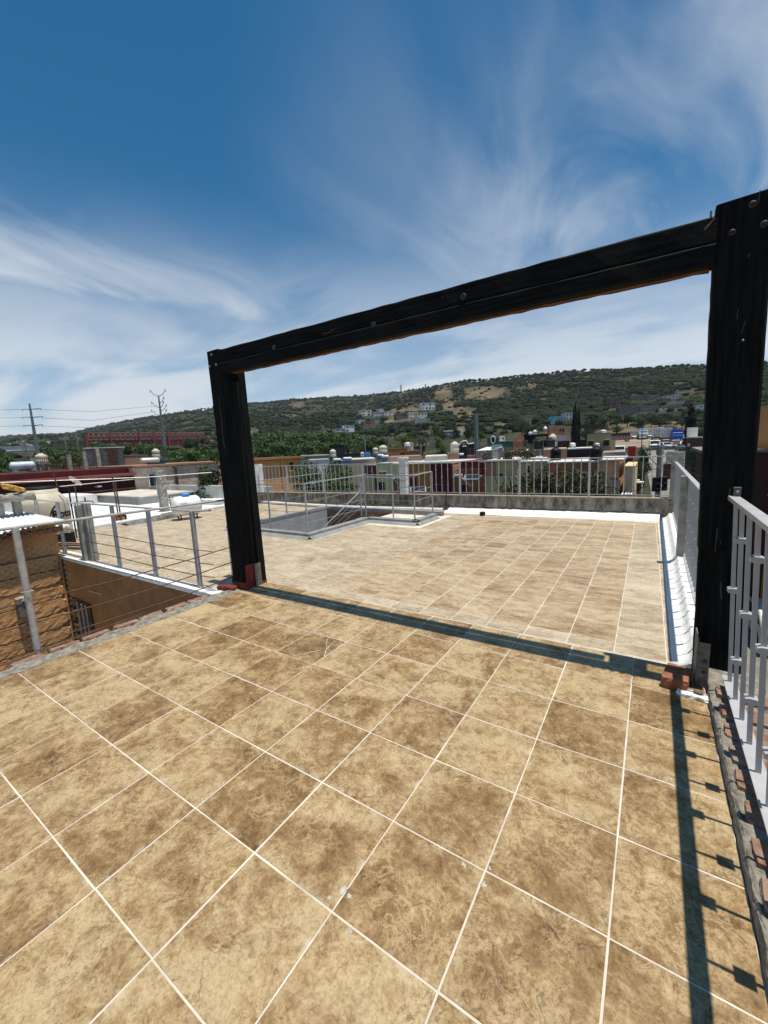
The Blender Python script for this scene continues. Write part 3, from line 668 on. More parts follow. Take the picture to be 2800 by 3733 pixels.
# ---- stairwell with grey kerb and railings
st = thing('stairwell', 'stairwell opening with grey cement kerb and dark grey inner wall', 'stairwell', (-7, 4.5, 0))
def kerbseg(p0, p1, wd, h):
    return MB().bar((p0[0], p0[1], h / 2 - 0.004), (p1[0], p1[1], h / 2 - 0.004), wd, h)
for (p0, p1) in (((-8.55, 2.86), (-5.89, 2.86)), ((-5.86, 2.785), (-5.86, 5.05)), ((-5.935, 4.975), (-4.42, 4.975)), ((-4.495, 4.90), (-4.495, 5.95)), ((-8.42, 2.935), (-8.42, 6.38)), ((-8.345, 6.33), (-4.42, 6.33))):
    part('kerb', kerbseg(p0, p1, 0.15, 0.125), M_CEMG, st, bevel=0.02)
cove = MB()
for (p0, p1, nx, ny) in (((-8.55, 2.785), (-5.785, 2.785), 0, -1), ((-5.785, 2.785), (-5.785, 4.90), 1, 0), ((-5.785, 4.90), (-4.42, 4.90), 0, -1), ((-4.42, 4.90), (-4.42, 5.95), 1, 0)):
    a0, a1 = Vector((*p0, 0)), Vector((*p1, 0)); nn = Vector((nx, ny, 0))
    cove.add([a0 + nn * .09 + Vector((0, 0, .001)), a1 + nn * .09 + Vector((0, 0, .001)), a1 + Vector((0, 0, .06)) - nn * .002, a0 + Vector((0, 0, .06)) - nn * .002], [(0, 1, 2, 3)])
part('cove', cove, M_CEMG, st)
part('inner_wall', MB().box(-8.46, -8.345, 2.94, 6.30, -3.2, -0.005), M_GREYW, st); part('inner_wall', MB().box(-8.345, -5.94, 6.26, 6.33, -3.2, -0.005), mat('tan_rubble', (0.22, 0.15, 0.085), 0.9, 0.5, 6, 0.8, 14), st)
part('inner_wall', MB().box(-5.94, -5.90, 2.94, 6.26, -3.2, -0.005), M_GREYW, st)
M_STEP = mat('terracotta_step', (0.36, 0.24, 0.16), 0.85, 0.25, 5)
for q in range(9):
    part('step', MB().box(-7.0, -5.945, 6.25 - 0.28 * (q + 1), 6.25 - 0.28 * q - 0.002, -3.2, -0.16 - 0.18 * q), M_STEP, st)
part('landing_slab', MB().box(-8.345, -7.002, 2.94, 6.25, -3.3, -2.3), M_GREYW, st)
srl = thing('stair_railing', 'thin grey steel railing with wires around the stairwell', 'railing', (-6.5, 4.5, 0.12))
SP = dict(a=(-8.42, 2.88), p0=(-7.03, 2.87), p1=(-5.90, 2.87), p2=(-8.40, 4.65), p3=(-8.42, 6.33), p4=(-6.12, 5.06), p5=(-5.93, 5.0), p6=(-5.38, 5.42), p7=(-4.52, 4.99), p8=(-4.55, 5.98))
TOPZ = dict(a=1.10, p0=1.125, p1=1.145, p2=1.13, p3=1.15, p4=1.12, p5=1.17, p6=1.06, p7=1.14, p8=1.17)
for k_, (x, y) in SP.items():
    part('rail_post', MB().box(x - .013, x + .013, y - .013, y + .013, 0.12 if k_ != 'p6' else 0.0, TOPZ[k_]), M_GREYM, srl)
def srail(k0, k1, zf=1.0, r=0.011, nm='rail', mt=M_WHITEM):
    a, c_ = SP[k0], SP[k1]
    part(nm, MB().bar((a[0], a[1], 0.12 + (TOPZ[k0] - .12) * zf), (c_[0], c_[1], 0.12 + (TOPZ[k1] - .12) * zf), r * 2, r * 2), mt, srl)
for (k0, k1) in (('a', 'p0'), ('p0', 'p1'), ('p1', 'p5'), ('p5', 'p7'), ('p7', 'p8'), ('p4', 'p6'), ('p6', 'p8'), ('a', 'p2'), ('p2', 'p3')):
    srail(k0, k1)
    if k0 not in ('p4', 'p6'):
        for zf in (0.2, 0.42, 0.64): srail(k0, k1, zf, 0.004, 'wire', M_GREYM)
part('handrail', MB().tube([(-6.75, 3.75, -0.35), (-6.12, 5.0, 0.72), (-6.05, 5.05, 0.95), (-5.93, 5.06, 1.19)], 0.013, 6), M_WHITEM, srl)
for q in range(3): part('wire', MB().tube([(-6.62 + .09 * q, 4.0 + .1 * q, -0.2), (-6.08 + 0.02 * q, 5.0, 0.62 - .12 * q)], 0.003, 5), M_WHITEM, srl)
b = MB(); q0 = onZ('E', 525, 645, 0.005); b.add([(q0.x - .06, q0.y, 0.004), (q0.x, q0.y - .02, .012), (q0.x + .07, q0.y + .01, .004), (q0.x, q0.y + .025, .015)], [(0, 1, 2, 3)])
single('dry_leaf', b, M_BOLT, 'dry brown leaf on the pale tiles before the stairwell kerb', 'leaf')

# ---- left edge: rough kerb, wire fences, light well
lk = thing('rough_kerb', 'crumbling brick and cement kerb along the left terrace edge', 'kerb', (-4.6, -1.5, -0.05))
b = MB(); V = []; F = []; n_ = 110; rk = random.Random(13)
for i in range(n_ + 1):
    y = 0.10 - 5.2 * i / n_; j = lambda a: rk.uniform(-a, a)
    V += [(-4.421, y, -0.12), (-4.423, y, -0.001), (-4.47 + j(.012), y, 0.006 + j(.006)), (-4.56 + j(.02), y, 0.012 + j(.014)), (-4.63 + j(.02), y, -0.012 + j(.014)), (-4.70 + j(.015), y, -0.05 + j(.01)), (-4.72 + j(.01), y, -0.2)]
for i in range(n_):
    for k in range(6): F.append((i * 7 + k, i * 7 + k + 1, i * 7 + 8 + k, i * 7 + 7 + k))
b.add(V, F); part('cement_bed', b, M_MORT, lk)
for i in range(18):
    if i == 0: bm_ = [shared('brick', rough_block(0.12, 0.245, 0.055, (4, 6, 2), 0.007, 90 + q), M_BRICKM) for q in range(3)]
    piece('brick', bm_[i % 3], lk, (-4.685 + rnd.uniform(-.012, .012), -0.12 - 0.285 * i + rnd.uniform(-.015, .015), -0.058 + rnd.uniform(-.012, .008)), (rnd.uniform(-.05, .05), rnd.uniform(-.08, .05), R(rnd.uniform(-5, 5))))
wf = thing('wire_fence', 'galvanised post and rusty wire fence along the left terrace edge', 'fence', (-4.75, -1.5, 0))
part('top_rail', MB().tube([(-4.79, 0.23, 1.175), (-4.74, -2.01, 1.205), (-4.72, -4.6, 1.22)], 0.014, 8), M_GALV, wf)
part('fence_post', MB().tube([(-4.74, -2.01, -0.06), (-4.745, -2.01, 1.2)], 0.028, 10), M_GALV, wf)
part('fence_post', MB().box(-4.815, -4.765, 0.205, 0.255, 0.0, 1.17), M_GALV, wf, bevel=0.004); part('fence_post', MB().tube([(-4.73, -4.3, -0.06), (-4.73, -4.3, 1.2)], 0.033, 10), M_GALV, wf)
part('paint_band', MB().box(-4.818, -4.762, 0.202, 0.258, 0.0, 0.11), M_REDP, wf)
b = MB(); b.tube([(-4.775, -2.045, 0.60), (-4.705, -2.04, 0.61), (-4.70, -1.975, 0.605), (-4.775, -1.975, 0.60), (-4.775, -2.045, 0.60)], 0.006, 5); part('wire_tie', b, M_WHITEM, wf)
for z0, z1 in ((0.515, 0.47), (0.30, 0.27), (0.09, 0.07), (0.72, 0.70)):
    if z0 > .7: continue
    pts = [(-4.79, 0.23, z0)] + [(-4.775 + rnd.uniform(-.004, .004), 0.23 - 0.75 * q, z0 + (z1 - z0) * q / 6 - 0.022 * math.sin(math.pi * q / 3) + rnd.uniform(-.006, .006)) for q in range(1, 7)]
    part('wire', MB().tube(pts, 0.0065, 6), M_REBAR, wf)
part('wire', MB().tube([(-4.76, -1.0, 0.02), (-4.74, -2.0, 0.0), (-4.72, -3.4, -0.01)], 0.006, 5), M_REBAR, wf); part('wire', MB().tube([(-4.75, -0.6, -0.02), (-4.72, -1.6, 0.035), (-4.70, -3.0, 0.02)], 0.005, 5), M_REBAR, wf)
def chicken(pl0, u, v, nu, nv, s, wd, nrm):
    b = MB(); pl0 = Vector(pl0); u = Vector(u); v = Vector(v); nrm = Vector(nrm)
    def P(a, c_): return pl0 + u * a + v * c_
    h = s * 0.5
    for i in range(nu):
        for j in range(nv):
            ox = i * s; oz = j * s * 1.5 + (0.75 * s if i % 2 else 0)
            A = P(ox, oz); B_ = P(ox, oz + 0.8 * s); C_ = P(ox + s, oz + 1.05 * s); E_ = P(ox + s, oz - 0.25 * s)
            for (p, q) in ((A, B_), (B_, C_), (A, E_)):
                d = (q - p).normalized(); sd_ = d.cross(nrm).normalized() * wd
                b.add([p - sd_, q - sd_, q + sd_, p + sd_], [(0, 1, 2, 3)])
    return b
cw = part('chicken_wire', chicken((-4.765, -3.3, 0.0), (0, 1, 0), (0, 0, 1), 46, 22, 0.036, 0.00045, (1, 0, 0)), M_GALV, wf); cw['kind'] = 'stuff'
lf = thing('wire_fence', 'steel post fence on the white ledge over the light well', 'fence', (-7.2, -0.13, 0))
TR = lambda x: 1.055 + 0.004 * (x + 5)
part('top_rail', MB().tube([(-4.8, -0.02, 1.065), (-5.06, -0.13, 1.06), (-7.3, -0.13, 1.055), (-9.6, -0.11, 1.04), (-11.3, -0.10, 1.05)], 0.014, 8), M_GALV, lf)
for x in (-5.06, -6.20, -7.345, -9.61, -10.75):
    part('fence_post', MB().box(x - .024, x + .024, -0.152, -0.104, -0.02, 1.05), M_GREYM, lf)
for z in (0.53, 0.35, 0.17):
    part('wire', MB().tube([(-4.82, -0.05, z - .02), (-5.06, -0.135, z), (-6.2, -0.14, z - .01), (-7.34, -0.135, z + .01), (-8.45, -0.14, z), (-9.6, -0.135, z)], 0.006, 5), M_REBAR, lf)
cw = part('chicken_wire', chicken((-9.6, -0.118, 0.02), (1, 0, 0), (0, 0, 1), 70, 18, 0.038, 0.0005, (0, 1, 0)), M_GALV, lf); cw['kind'] = 'stuff'
for dx, nm, hh in ((-0.09, 'left', 1.02), (0.09, 'right', 1.06)):
    conc_post('concrete_post', 'rough concrete post, %s one of the tied pair on the white ledge' % nm, -8.45 + dx, -0.13 + dx * .3, 0.115, 0.11, -0.02, hh, 40 + int(dx * 100), M_CONC, -0.02)
b = MB().box(-9.9, -4.64, -0.235, 0.015, -0.06, -0.0015); jitter(b, 0.004, 4)
single('white_ledge', b, M_WHITE, 'white-painted ledge above the brown light well wall', 'ledge')
single('grey_base_channel', MB().box(-9.8, -4.72, -0.152, -0.104, -0.001, 0.010), M_GREYM, 'grey steel channel running along the white ledge', 'channel')
# light well walls
well = thing('light_well_wall', 'brown-painted light well wall below the white ledge', 'wall', (-7, -0.2, -3))
part('wall', MB().box(-9.52, -4.45, -0.206, -0.05, -5.0, -0.061), M_ADOBE, well)
part('wall', MB().box(-4.63, -4.475, -6.0, -0.207, -5.0, -0.13), M_ADOBE, well)
wn = part('window', MB().box(-9.50, -8.555, -0.228, -0.2065, -2.4, -0.83), mat('brown_frame', (0.10, 0.06, 0.035), 0.6), well, label='dark window with pale bars')
part('pane', MB().box(-9.45, -8.60, -0.232, -0.2285, -2.35, -0.88), M_DARKG, wn)
for xx in (-9.1, -8.9, -8.72): part('frame_bar', MB().box(xx - .03, xx + .03, -0.25, -0.2325, -2.35, -0.88), mat('grey_alu', (0.30, 0.28, 0.25), 0.5), wn)
b = MB(); b.bar(onY('a', 960, 1340, -0.212), onY('a', 1090, 1380, -0.212), 0.02, 0.004, (0, 1, 0)); part('pale_scar', b, M_WHITED, well)
structure('light_well_floor', MB().box(-9.6, -4.4, -7, -0.05, -5.2, -5.0), M_CONC)

nb = thing('brown_block_house', 'brown painted block house across the light well with corrugated roof', 'house', (-10.5, -2, -3))
part('wall', MB().box(-11.2, -9.53, -5.5, -0.24, -6, 0.02), M_ADOBE, nb)
part('smooth_band', MB().box(-11.15, -9.505, -5.5, -0.243, 0.065, 0.655), M_ADOBE, nb)
me_cs = [shared('block_course', rough_block(0.10, 3.4, 0.262, (2, 46, 4), 0.006, 100 + q), M_ADOBER) for q in range(4)]
for j in range(12):
    piece('block_course', me_cs[j % 4], nb, (-9.535 + rnd.uniform(-.006, .006), -1.95, -0.225 - 0.285 * j), (0, 0, rnd.uniform(-.003, .003)))
b = MB().box(-9.47, -9.36, -1.02, -0.90, -0.95, -0.68); vb = part('vent_hood', b, M_STEELR, nb, bevel=0.01)
b = rough_block(0.16, 0.16, 0.10, (3, 3, 2), .01, 3); b.v = [(p[0] - 9.42, p[1] - 0.96, p[2] - 0.70) for p in b.v]; part('hood_cover', b, M_CONC, vb)
ro = thing('corrugated_roof', 'white corrugated sheet roof sloping over the brown block house', 'roof', (-10.4, -1.2, 0.7))
def corr(x0, x1, y0, y1, z00, z01, z10, z11, nw, amp):
    """sheet over (x,y); waves run along y-direction across x... ridges follow x"""
    b = MB(); n_ = nw * 6; V = []; F = []
    for i in range(n_ + 1):
        t = i / n_; y = y0 + (y1 - y0) * t; wv = amp * math.cos(2 * math.pi * t * nw)
        for (x, za, zb_) in ((x0, z00, z01), (x1, z10, z11)): V.append((x, y, za + (zb_ - za) * t + wv))
    for i in range(n_): F.append((2 * i, 2 * i + 1, 2 * i + 3, 2 * i + 2))
    b.add(V, F); return b
for q in range(4):
    y1 = -0.16 - 0.80 * q; y0 = y1 - 0.86
    s_ = part('sheet', corr(-11.6, -9.30, y0, y1, 0.79 + .02 * q, 0.76 + .02 * q, 0.70 - .06 * (q + 1), 0.70 - .06 * q, 11, 0.016), M_CORR, ro, smooth=True)
part('edge_board', MB().box(-9.36, -9.32, -5.2, -0.2, 0.50, 0.60), M_WOODRAW, ro)

# ---- neighbour roof to the left with its clutter
wt = thing('water_tank', 'big beige water tank with black lettering behind the corrugated roof', 'water tank', (-12.1, 0.36, 0))
wr = 0.52
part('body', MB().lathe(-12.1, 0.36, [(0.02, 0.0), (wr * .96, 0.0), (wr, 0.04), (wr, 0.30), (wr * .985, 0.32), (wr * .985, 0.34), (wr, 0.36), (wr, 0.88), (wr * .97, 0.93), (wr * .70, 1.10), (wr * .66, 1.115), (wr * .66, 1.20), (0.02, 1.20)], 40), M_TANKB, wt, smooth=True)
part('lid', MB().lathe(-12.1, 0.36, [(0.02, 1.2005), (wr * .60, 1.2005), (wr * .62, 1.215), (wr * .62, 1.245), (wr * .5, 1.262), (0.02, 1.27)], 32), M_TANKK, wt, smooth=True)
def bent_text(txt, size, cx, cy, rad, ang0, z0, mt, parent, name='lettering', bold=0.012, slope=0.0):
    cu = bpy.data.curves.new('txt', 'FONT'); cu.body = txt; cu.size = size; cu.offset = bold; cu.fill_mode = 'BOTH'; cu.resolution_u = 3
    to = bpy.data.objects.new('txt', cu); COL.objects.link(to); bpy.context.view_layer.update()
    me = bpy.data.meshes.new_from_object(to.evaluated_get(bpy.context.evaluated_depsgraph_get()))
    V = [v.co.copy() for v in me.vertices]; F = [tuple(p.vertices) for p in me.polygons]
    bpy.data.objects.remove(to); bpy.data.curves.remove(cu); bpy.data.meshes.remove(me)
    b = MB(); b.v = [(cx + rad * math.cos(ang0 + p.x / rad), cy + rad * math.sin(ang0 + p.x / rad), z0 + p.y + slope * p.x) for p in V]; b.f = F
    return part(name, b, mt, parent)
# direction from the tank towards the camera
tang = math.atan2(CAM.y - 0.36, CAM.x + 12.1)
bent_text('Rotoplas', 0.25, -12.1, 0.36, wr + 0.003, tang + 0.28, 0.53, M_BLACK, wt)
for q in range(3):
    b = MB(); V = []; F = []
    for k in range(13):
        t = k / 12; a = tang + 0.14 + 0.02 * q + 0.42 * t; z = 0.42 + 0.06 * q + (0.40 - 0.05 * q) * math.sin(t * math.pi * .5) ** .7; wd = 0.022 * math.sin(math.pi * min(1, t * .9 + .1))
        for s_ in (-wd, wd): V.append((-12.1 + (wr + .003) * math.cos(a), 0.36 + (wr + .003) * math.sin(a), z + s_))
    for k in range(12): F.append((2 * k, 2 * k + 1, 2 * k + 3, 2 * k + 2))
    part('emblem_swoosh', b.add(V, F), M_BLACK, wt)
part('riser_pipe', MB().tube([(-11.42, 0.72, 0.0), (-11.45, 0.72, 1.22), (-11.75, 0.62, 1.24)], 0.017, 6), M_BLACK, wt)

tap = thing('garden_tap', 'black standpipe tap beside the big beige water tank', 'tap', (-11.35, 0.85, 0))
part('pipe', MB().tube([(-11.42, 0.80, 0.0), (-11.44, 0.80, 0.86), (-11.30, 1.05, 0.86)], 0.013, 6), M_BLACK, tap); part('valve', MB().tube([(-11.34, 0.98, 0.86), (-11.34, 0.98, 0.96)], 0.016, 6), M_BLACK, tap)
part('spout', MB().tube([(-11.30, 1.05, 0.86), (-11.27, 1.10, 0.85), (-11.26, 1.12, 0.80)], 0.012, 6), M_BLACK, tap)
cr_ = thing('plastic_crate', 'dark green plastic crate at the foot of the beige water tank', 'crate', (-10.75, 0.25, 0))
part('crate_shell', MB().box(-10.95, -10.60, 0.08, 0.42, 0.0, 0.28), mat('dark_green_plastic', (0.010, 0.022, 0.016), 0.6), cr_, bevel=0.01)
for z in (0.08, 0.15, 0.22): part('slot_rib', MB().box(-10.597, -10.588, 0.10, 0.40, z, z + .025), M_BLACK, cr_)
b = rough_block(0.34, 0.30, 0.16, (8, 8, 5), 0.02, 44); b.v = [(p[0] - 10.72, p[1] + 0.18, p[2] + 0.285) for p in b.v]; single('rag_bundle', b, M_WHITED, 'bundle of pale rags on the dark green crate', 'rags', smooth=True)
for q, (y, z, lab) in enumerate(((-0.02, .03, 'lowest'), (0.05, .07, 'middle'), (0.02, .12, 'topmost'))):
    single('timber_offcut', MB().bar((-10.4, y, z), (-9.75 + .06 * q, y + .22, z + .01), 0.05, 0.03), mat('weathered_timber', (0.24, 0.19, 0.14), 0.9, 0.3, 8), '%s grey timber offcut in front of the green crate' % lab, 'timber')
single('red_extinguisher', MB().lathe(-10.0, 1.02, [(0.01, 0.45), (0.035, 0.45), (0.04, 0.46), (0.04, 0.58), (0.02, 0.61), (0.018, 0.63), (0.01, 0.63)], 12), mat('red_can', (0.42, 0.03, 0.025), 0.4), 'small red canister behind the tied concrete posts', 'canister', smooth=True)
sp_ = rough_block(0.36, 0.13, 0.10, (10, 5, 4), 0.018, 33); c = onD('K', 280, 215, 11.3); sp_.v = [(c.x + p[1], c.y + p[0] * .95, c.z + p[2] - .35 * p[0]) for p in sp_.v]
single('yellow_sponge', sp_, M_YEL, 'yellow-orange foam scrap on top of the leftmost posts', 'foam', smooth=True)
c = onD('K', 140, 400, 11.4)
for q, (dx, lab) in enumerate(((-0.14, 'left'), (0.14, 'right'))):
    conc_post('concrete_post', 'grey concrete stub post under the yellow foam, %s one' % lab, c.x, c.y + dx, 0.15, 0.13, 0.0, 1.07, 80 + q, M_CONC)
b = rough_block(0.5, 0.62, 0.14, (8, 8, 3), 0.03, 47); b.v = [(p[0] + c.x, p[1] + c.y + .1, p[2] + 1.06) for p in b.v]; single('cement_bags', b, M_CONC, 'crumpled grey cement sacks under the yellow foam', 'sacks', smooth=True)

gt = thing('gas_tank', 'white horizontal gas tank with blue valve cover on short legs', 'gas tank', (-11.45, 3.55, 0))
ga = Vector((0.30, 0.954, 0)).normalized(); gc = Vector((-11.42, 3.55, 0.40)); gr = 0.29
def capsule(c, ax, L, r, n=24, m=6):
    b = MB(); a = ax.cross(Vector((0, 0, 1))).normalized(); u = a.cross(ax); V = []; F = []; rings = []
    for i in range(m + 1): t = math.pi / 2 * (1 - i / m); rings.append((-L / 2 - r * .55 * math.sin(t), max(r * math.cos(t), .005)))
    for i in range(m + 1): t = math.pi / 2 * i / m; rings.append((L / 2 + r * .55 * math.sin(t), max(r * math.cos(t), .005)))
    for (h, rr) in rings: V += [c + ax * h + (a * math.cos(2 * math.pi * k / n) + u * math.sin(2 * math.pi * k / n)) * rr for k in range(n)]
    for i in range(len(rings) - 1):
        for k in range(n): F.append((i * n + k, i * n + (k + 1) % n, i * n + n + (k + 1) % n, i * n + n + k))
    return b.add(V, F)
part('vessel', capsule(gc, ga, 0.52, gr), M_WHITEP, gt, smooth=True)
for s_ in (-0.22, 0.22):
    for q in (-0.15, 0.15):
        p = gc + ga * s_ + Vector((ga.y, -ga.x, 0)) * q; part('leg', MB().bar((p.x, p.y, 0.0), (p.x, p.y, 0.16), 0.03, 0.03), M_BOLT, gt)
bc = gc + ga * -0.02 + Vector((0, 0, gr)); part('valve_cover', capsule(bc + Vector((0.04, 0, 0.02)), ga, 0.14, 0.085, 14, 4), M_BLUE, gt, smooth=True)
part('regulator', MB().tube([bc + ga * 0.12 + Vector((0, 0, .04)), bc + ga * 0.25 + Vector((0, 0, 0.01))], 0.028, 8), M_BLACK, gt)
part('feed_pipe', MB().tube([bc + ga * -0.08 + Vector((0, 0, .05)), bc + ga * -0.40 + Vector((0, 0, .05)), bc + ga * -0.41 + Vector((0, 0, -0.25))], 0.010, 6), M_BLACK, gt)
cxn = Vector((ga.y, -ga.x, 0))
for q in range(4):
    p = gc + ga * (-0.20 + .045 * q) + (cxn * math.cos(0.25) + Vector((0, 0, 1)) * math.sin(.25)) * (gr + .001); part('blue_mark', MB().obox(p, ga * .014, Vector((0, 0, .035)), cxn * .002), mat('faded_blue_print', (0.16, 0.32, 0.52), 0.6), gt)
part('seam', capsule(gc + ga * .16, ga, 0.006, gr + 0.003, 24, 1), M_WHITED, gt, smooth=True)
pl = rough_block(0.24, 0.22, 1.42, (4, 4, 18), 0.022, 61); pl.v = [(p[0] - 14.05, p[1] + 4.28, p[2] - 0.02) for p in pl.v]; single('rubble_pillar', pl, M_CONC, 'rough free-standing concrete pillar beyond the white gas tank', 'pillar')
V = []; F = []; rk = random.Random(17); b = MB(); n_ = 26
for i in range(n_ + 1):
    t = i / n_; x = -12.15 - 0.05 * t + rk.uniform(-.02, .02); y = 2.15 + 1.5 * t; h = 0.05 + 0.16 * t ** 1.3 + rk.uniform(-.02, .03)
    V += [(x + .12 + rk.uniform(-.03, .03), y, 0.004), (x + .09, y, h * .6 + rk.uniform(-.015, .015)), (x, y, h), (x - .12 + rk.uniform(-.03, .03), y, h * .9), (x - .3, y, 0.004)]
for i in range(n_):
    for k in range(4): F.append((i * 5 + k, i * 5 + k + 1, i * 5 + 6 + k, i * 5 + 5 + k))
single('grey_tarp', b.add(V, F), M_TARP, 'crumpled grey tarp heaped along the roof step by the gas tank', 'tarp', smooth=True)
c = onZ('b', 105, 575, 0.0); bx = thing('floodlight_box', 'small box lamp on a post base at the pale roof edge', 'lamp', (c.x, c.y, 0))
part('housing', MB().box(c.x - .12, c.x + .10, c.y - .16, c.y + .16, 0.02, 0.24), M_BLACK, bx, bevel=0.01); part('lens', MB().box(c.x + .101, c.x + .106, c.y - .12, c.y + .10, 0.05, 0.20), mat('amber_lens', (0.30, 0.20, 0.10), 0.5), bx)
part('pole', MB().tube([(c.x - .05, c.y, 0.2), (c.x - .07, c.y, 1.35)], 0.02, 6), M_REBAR, bx)
# neighbouring white roofs
nr = thing('white_roof', 'white-coated flat roofs with low walls beyond the terrace on the left', 'roof', (-18, 4, 0))
part('roof_slab', MB().box(-23.4, -12.72, -4, 9.4, -0.5, 0.0), M_WHITED, nr)
part('step_kerb', MB().box(-12.72, -12.45, -0.2, 6.6, -0.3, 0.10), M_WHITED, nr, bevel=0.02); part('roof_wall', MB().box(-20.9, -12.5, 7.62, 7.82, 0, 0.55), mat('dirty_white_wall', (0.50, 0.49, 0.46), 0.9, 0.35, 1.2), nr)
part('roof_wall', MB().box(-17.6, -17.35, 5.0, 7.62, 0, 0.28), M_CEMG, nr); part('roof_wall', MB().box(-22.5, -17.6, 5.0, 5.2, 0, 0.32), M_CEMG, nr); part('roof_slab', MB().box(-22.5, -17.6, 5.2, 7.62, 0.001, 0.30), mat('olive_wet_roof', (0.52, 0.49, 0.42), 0.8, 0.25, 1.0), nr)
part('roof_wall', MB().box(-16.3, -14.6, 5.6, 5.8, 0.0, 0.22), M_WHITED, nr); part('roof_wall', MB().box(-14.6, -12.75, 5.9, 6.1, 0.0, 0.20), M_WHITED, nr); part('roof_wall', MB().box(-23.0, -20.5, 2.0, 4.8, 0.001, 0.42), M_WHITED, nr)
for (fr, x0, y0, x1, y1, d, lab) in (('A', 1495, 680, 1520, 890, 16.5, 'rusty pole standing on the white roof beside the gas tank'), ('A', 870, 740, 912, 990, 13.8, 'thin grey pole rising from the box lamp')):
    p0 = onD(fr, x1, y1, d); p1 = onD(fr, x0, y0, d); single('fence_pole', MB().tube([(p0.x, p0.y, 0.0), (p1.x, p1.y, p1.z)], 0.022, 6), M_REBAR, lab, 'pole')
single('guy_wire', MB().tube([onD('A', 0, 745, 15), onD('A', 1100, 705, 15), onD('A', 1600, 668, 15)], 0.012, 5), M_GALV, 'upper wire strung across in front of the maroon house', 'wire')
single('guy_wire', MB().tube([onD('A', 450, 775, 13.5), onD('A', 1010, 720, 14)], 0.011, 5), M_GALV, 'lower wire strung across in front of the maroon house', 'wire')
rb_ = onD('A', 390, 625, 13.5); rc_ = onD('A', 440, 800, 13.5); single('rebar_pole', MB().tube([(rc_.x, rc_.y, 0), rc_, rb_], 0.016, 6), M_REBAR, 'rusty rebar pole rising behind the big beige tank', 'pole')
sdh = thing('satellite_dish', 'edge-on satellite dish with bent feed arm on the white roof', 'satellite dish', onD('A', 560, 740, 16.0))
c = ORG[sdh]; dn = Vector((-0.10, 0.75, 0.62)).normalized(); a = dn.cross(Vector((0, 0, 1))).normalized(); u = a.cross(dn); V = []; F = []
for i in range(5):
    for k in range(16): V.append(c + dn * (0.05 * (i / 4) ** 2) + (a * math.cos(k * math.pi / 8) + u * math.sin(k * math.pi / 8)) * (0.01 + .20 * i / 4))
for i in range(4):
    for k in range(16): F.append((i * 16 + k, i * 16 + (k + 1) % 16, i * 16 + 16 + (k + 1) % 16, i * 16 + 16 + k))
part('reflector', MB().add(V, F), mat('pinkish_metal', (0.50, 0.42, 0.40), 0.5), sdh, smooth=True)
part('feed_arm', MB().tube([c - u * .18, c + dn * .18 - u * .1, c + dn * .26 + u * .03], 0.01, 5), M_BOLT, sdh); part('mast', MB().tube([c, c + Vector((0, 0, -0.3)), (c.x, c.y, 0)], 0.02, 6), M_REBAR, sdh)

# ================================================================== GROUND, HILL
RIDGE = ((-1500, 1640, 3000), (0, 1599, 3000), (300, 1582, 2500), (386, 1560, 1900), (530, 1531, 1700), (771, 1497, 1500), (912, 1479, 1400), (1086, 1466, 1250), (1400, 1444, 1000), (1491, 1435, 950), (1603, 1415, 850), (1733, 1396, 780), (1885, 1382, 720), (2012, 1371, 680), (2145, 1360, 640), (2354, 1354, 620), (2579, 1343, 600), (2800, 1330, 600), (4500, 1335, 600))
BASE = ((-1500, 1690), (0, 1664), (400, 1648), (900, 1612), (1400, 1580), (1750, 1570), (2100, 1556), (2350, 1540), (2800, 1515), (4500, 1515))
def lerp(tab, x, k):
    if x <= tab[0][0]: return tab[0][k]
    for a, c in zip(tab, tab[1:]):
        if x <= c[0]: return a[k] + (c[k] - a[k]) * (x - a[0]) / (c[0] - a[0])
    return tab[-1][k]
def hor(px): return 1642.3 - 0.0461 * (px - 1400)
from mathutils import noise as mnoise
def colpx(x, y):
    th = math.atan2(x - CAM.x, y - CAM.y) - YAW
    th = (th + math.pi) % (2 * math.pi) - math.pi
    th = max(-R(68), min(R(68), th)); return 1400 + FPX * math.tan(th), math.cos(th)
def zat(px, cs, d, py): return CAM.z + d * (hor(px) - py) * cs / FPX
def terr(x, y):
    px, cs = colpx(x, y); d = math.hypot(x - CAM.x, y - CAM.y)
    if d < 30: return -6.2
    if d < 60: return -6.2 + (d - 30) / 30 * 2.0
    zb = zat(px, cs, 260, lerp(BASE, px, 1))
    z140 = zat(px, cs, 140, hor(px) + 10)
    if d < 140: return -4.2 + (z140 + 4.2) * (d - 60) / 80
    if d < 260: return z140 + (zb - z140) * (d - 140) / 120
    Rd = lerp(RIDGE, px, 2); zr = zat(px, cs, Rd, lerp(RIDGE, px, 1))
    if d <= Rd:
        t = (d - 260) / (Rd - 260); s_ = t * (0.8 + 0.2 * t)
        n_ = mnoise.fractal(Vector((x, y, 0)) * 0.006, 1.0, 2.0, 4) * (zr - zb) * 0.10 * math.sin(math.pi * min(1, t)) ** .6
        return zb + (zr - zb) * s_ + n_ + mnoise.noise(Vector((x * .02, y * .02, 3))) * 1.2
    return max(-380, zr - (d - Rd) * 0.22)
def ground_d(fr, x, y, lo=70.0):
    r_ = ray(*pix(fr, x, y)); hl = math.hypot(r_.x, r_.y); d = lo
    while d < 2900:
        q = CAM + r_ * (d / hl)
        if q.z <= terr(q.x, q.y): return d
        d *= 1.012
    return None
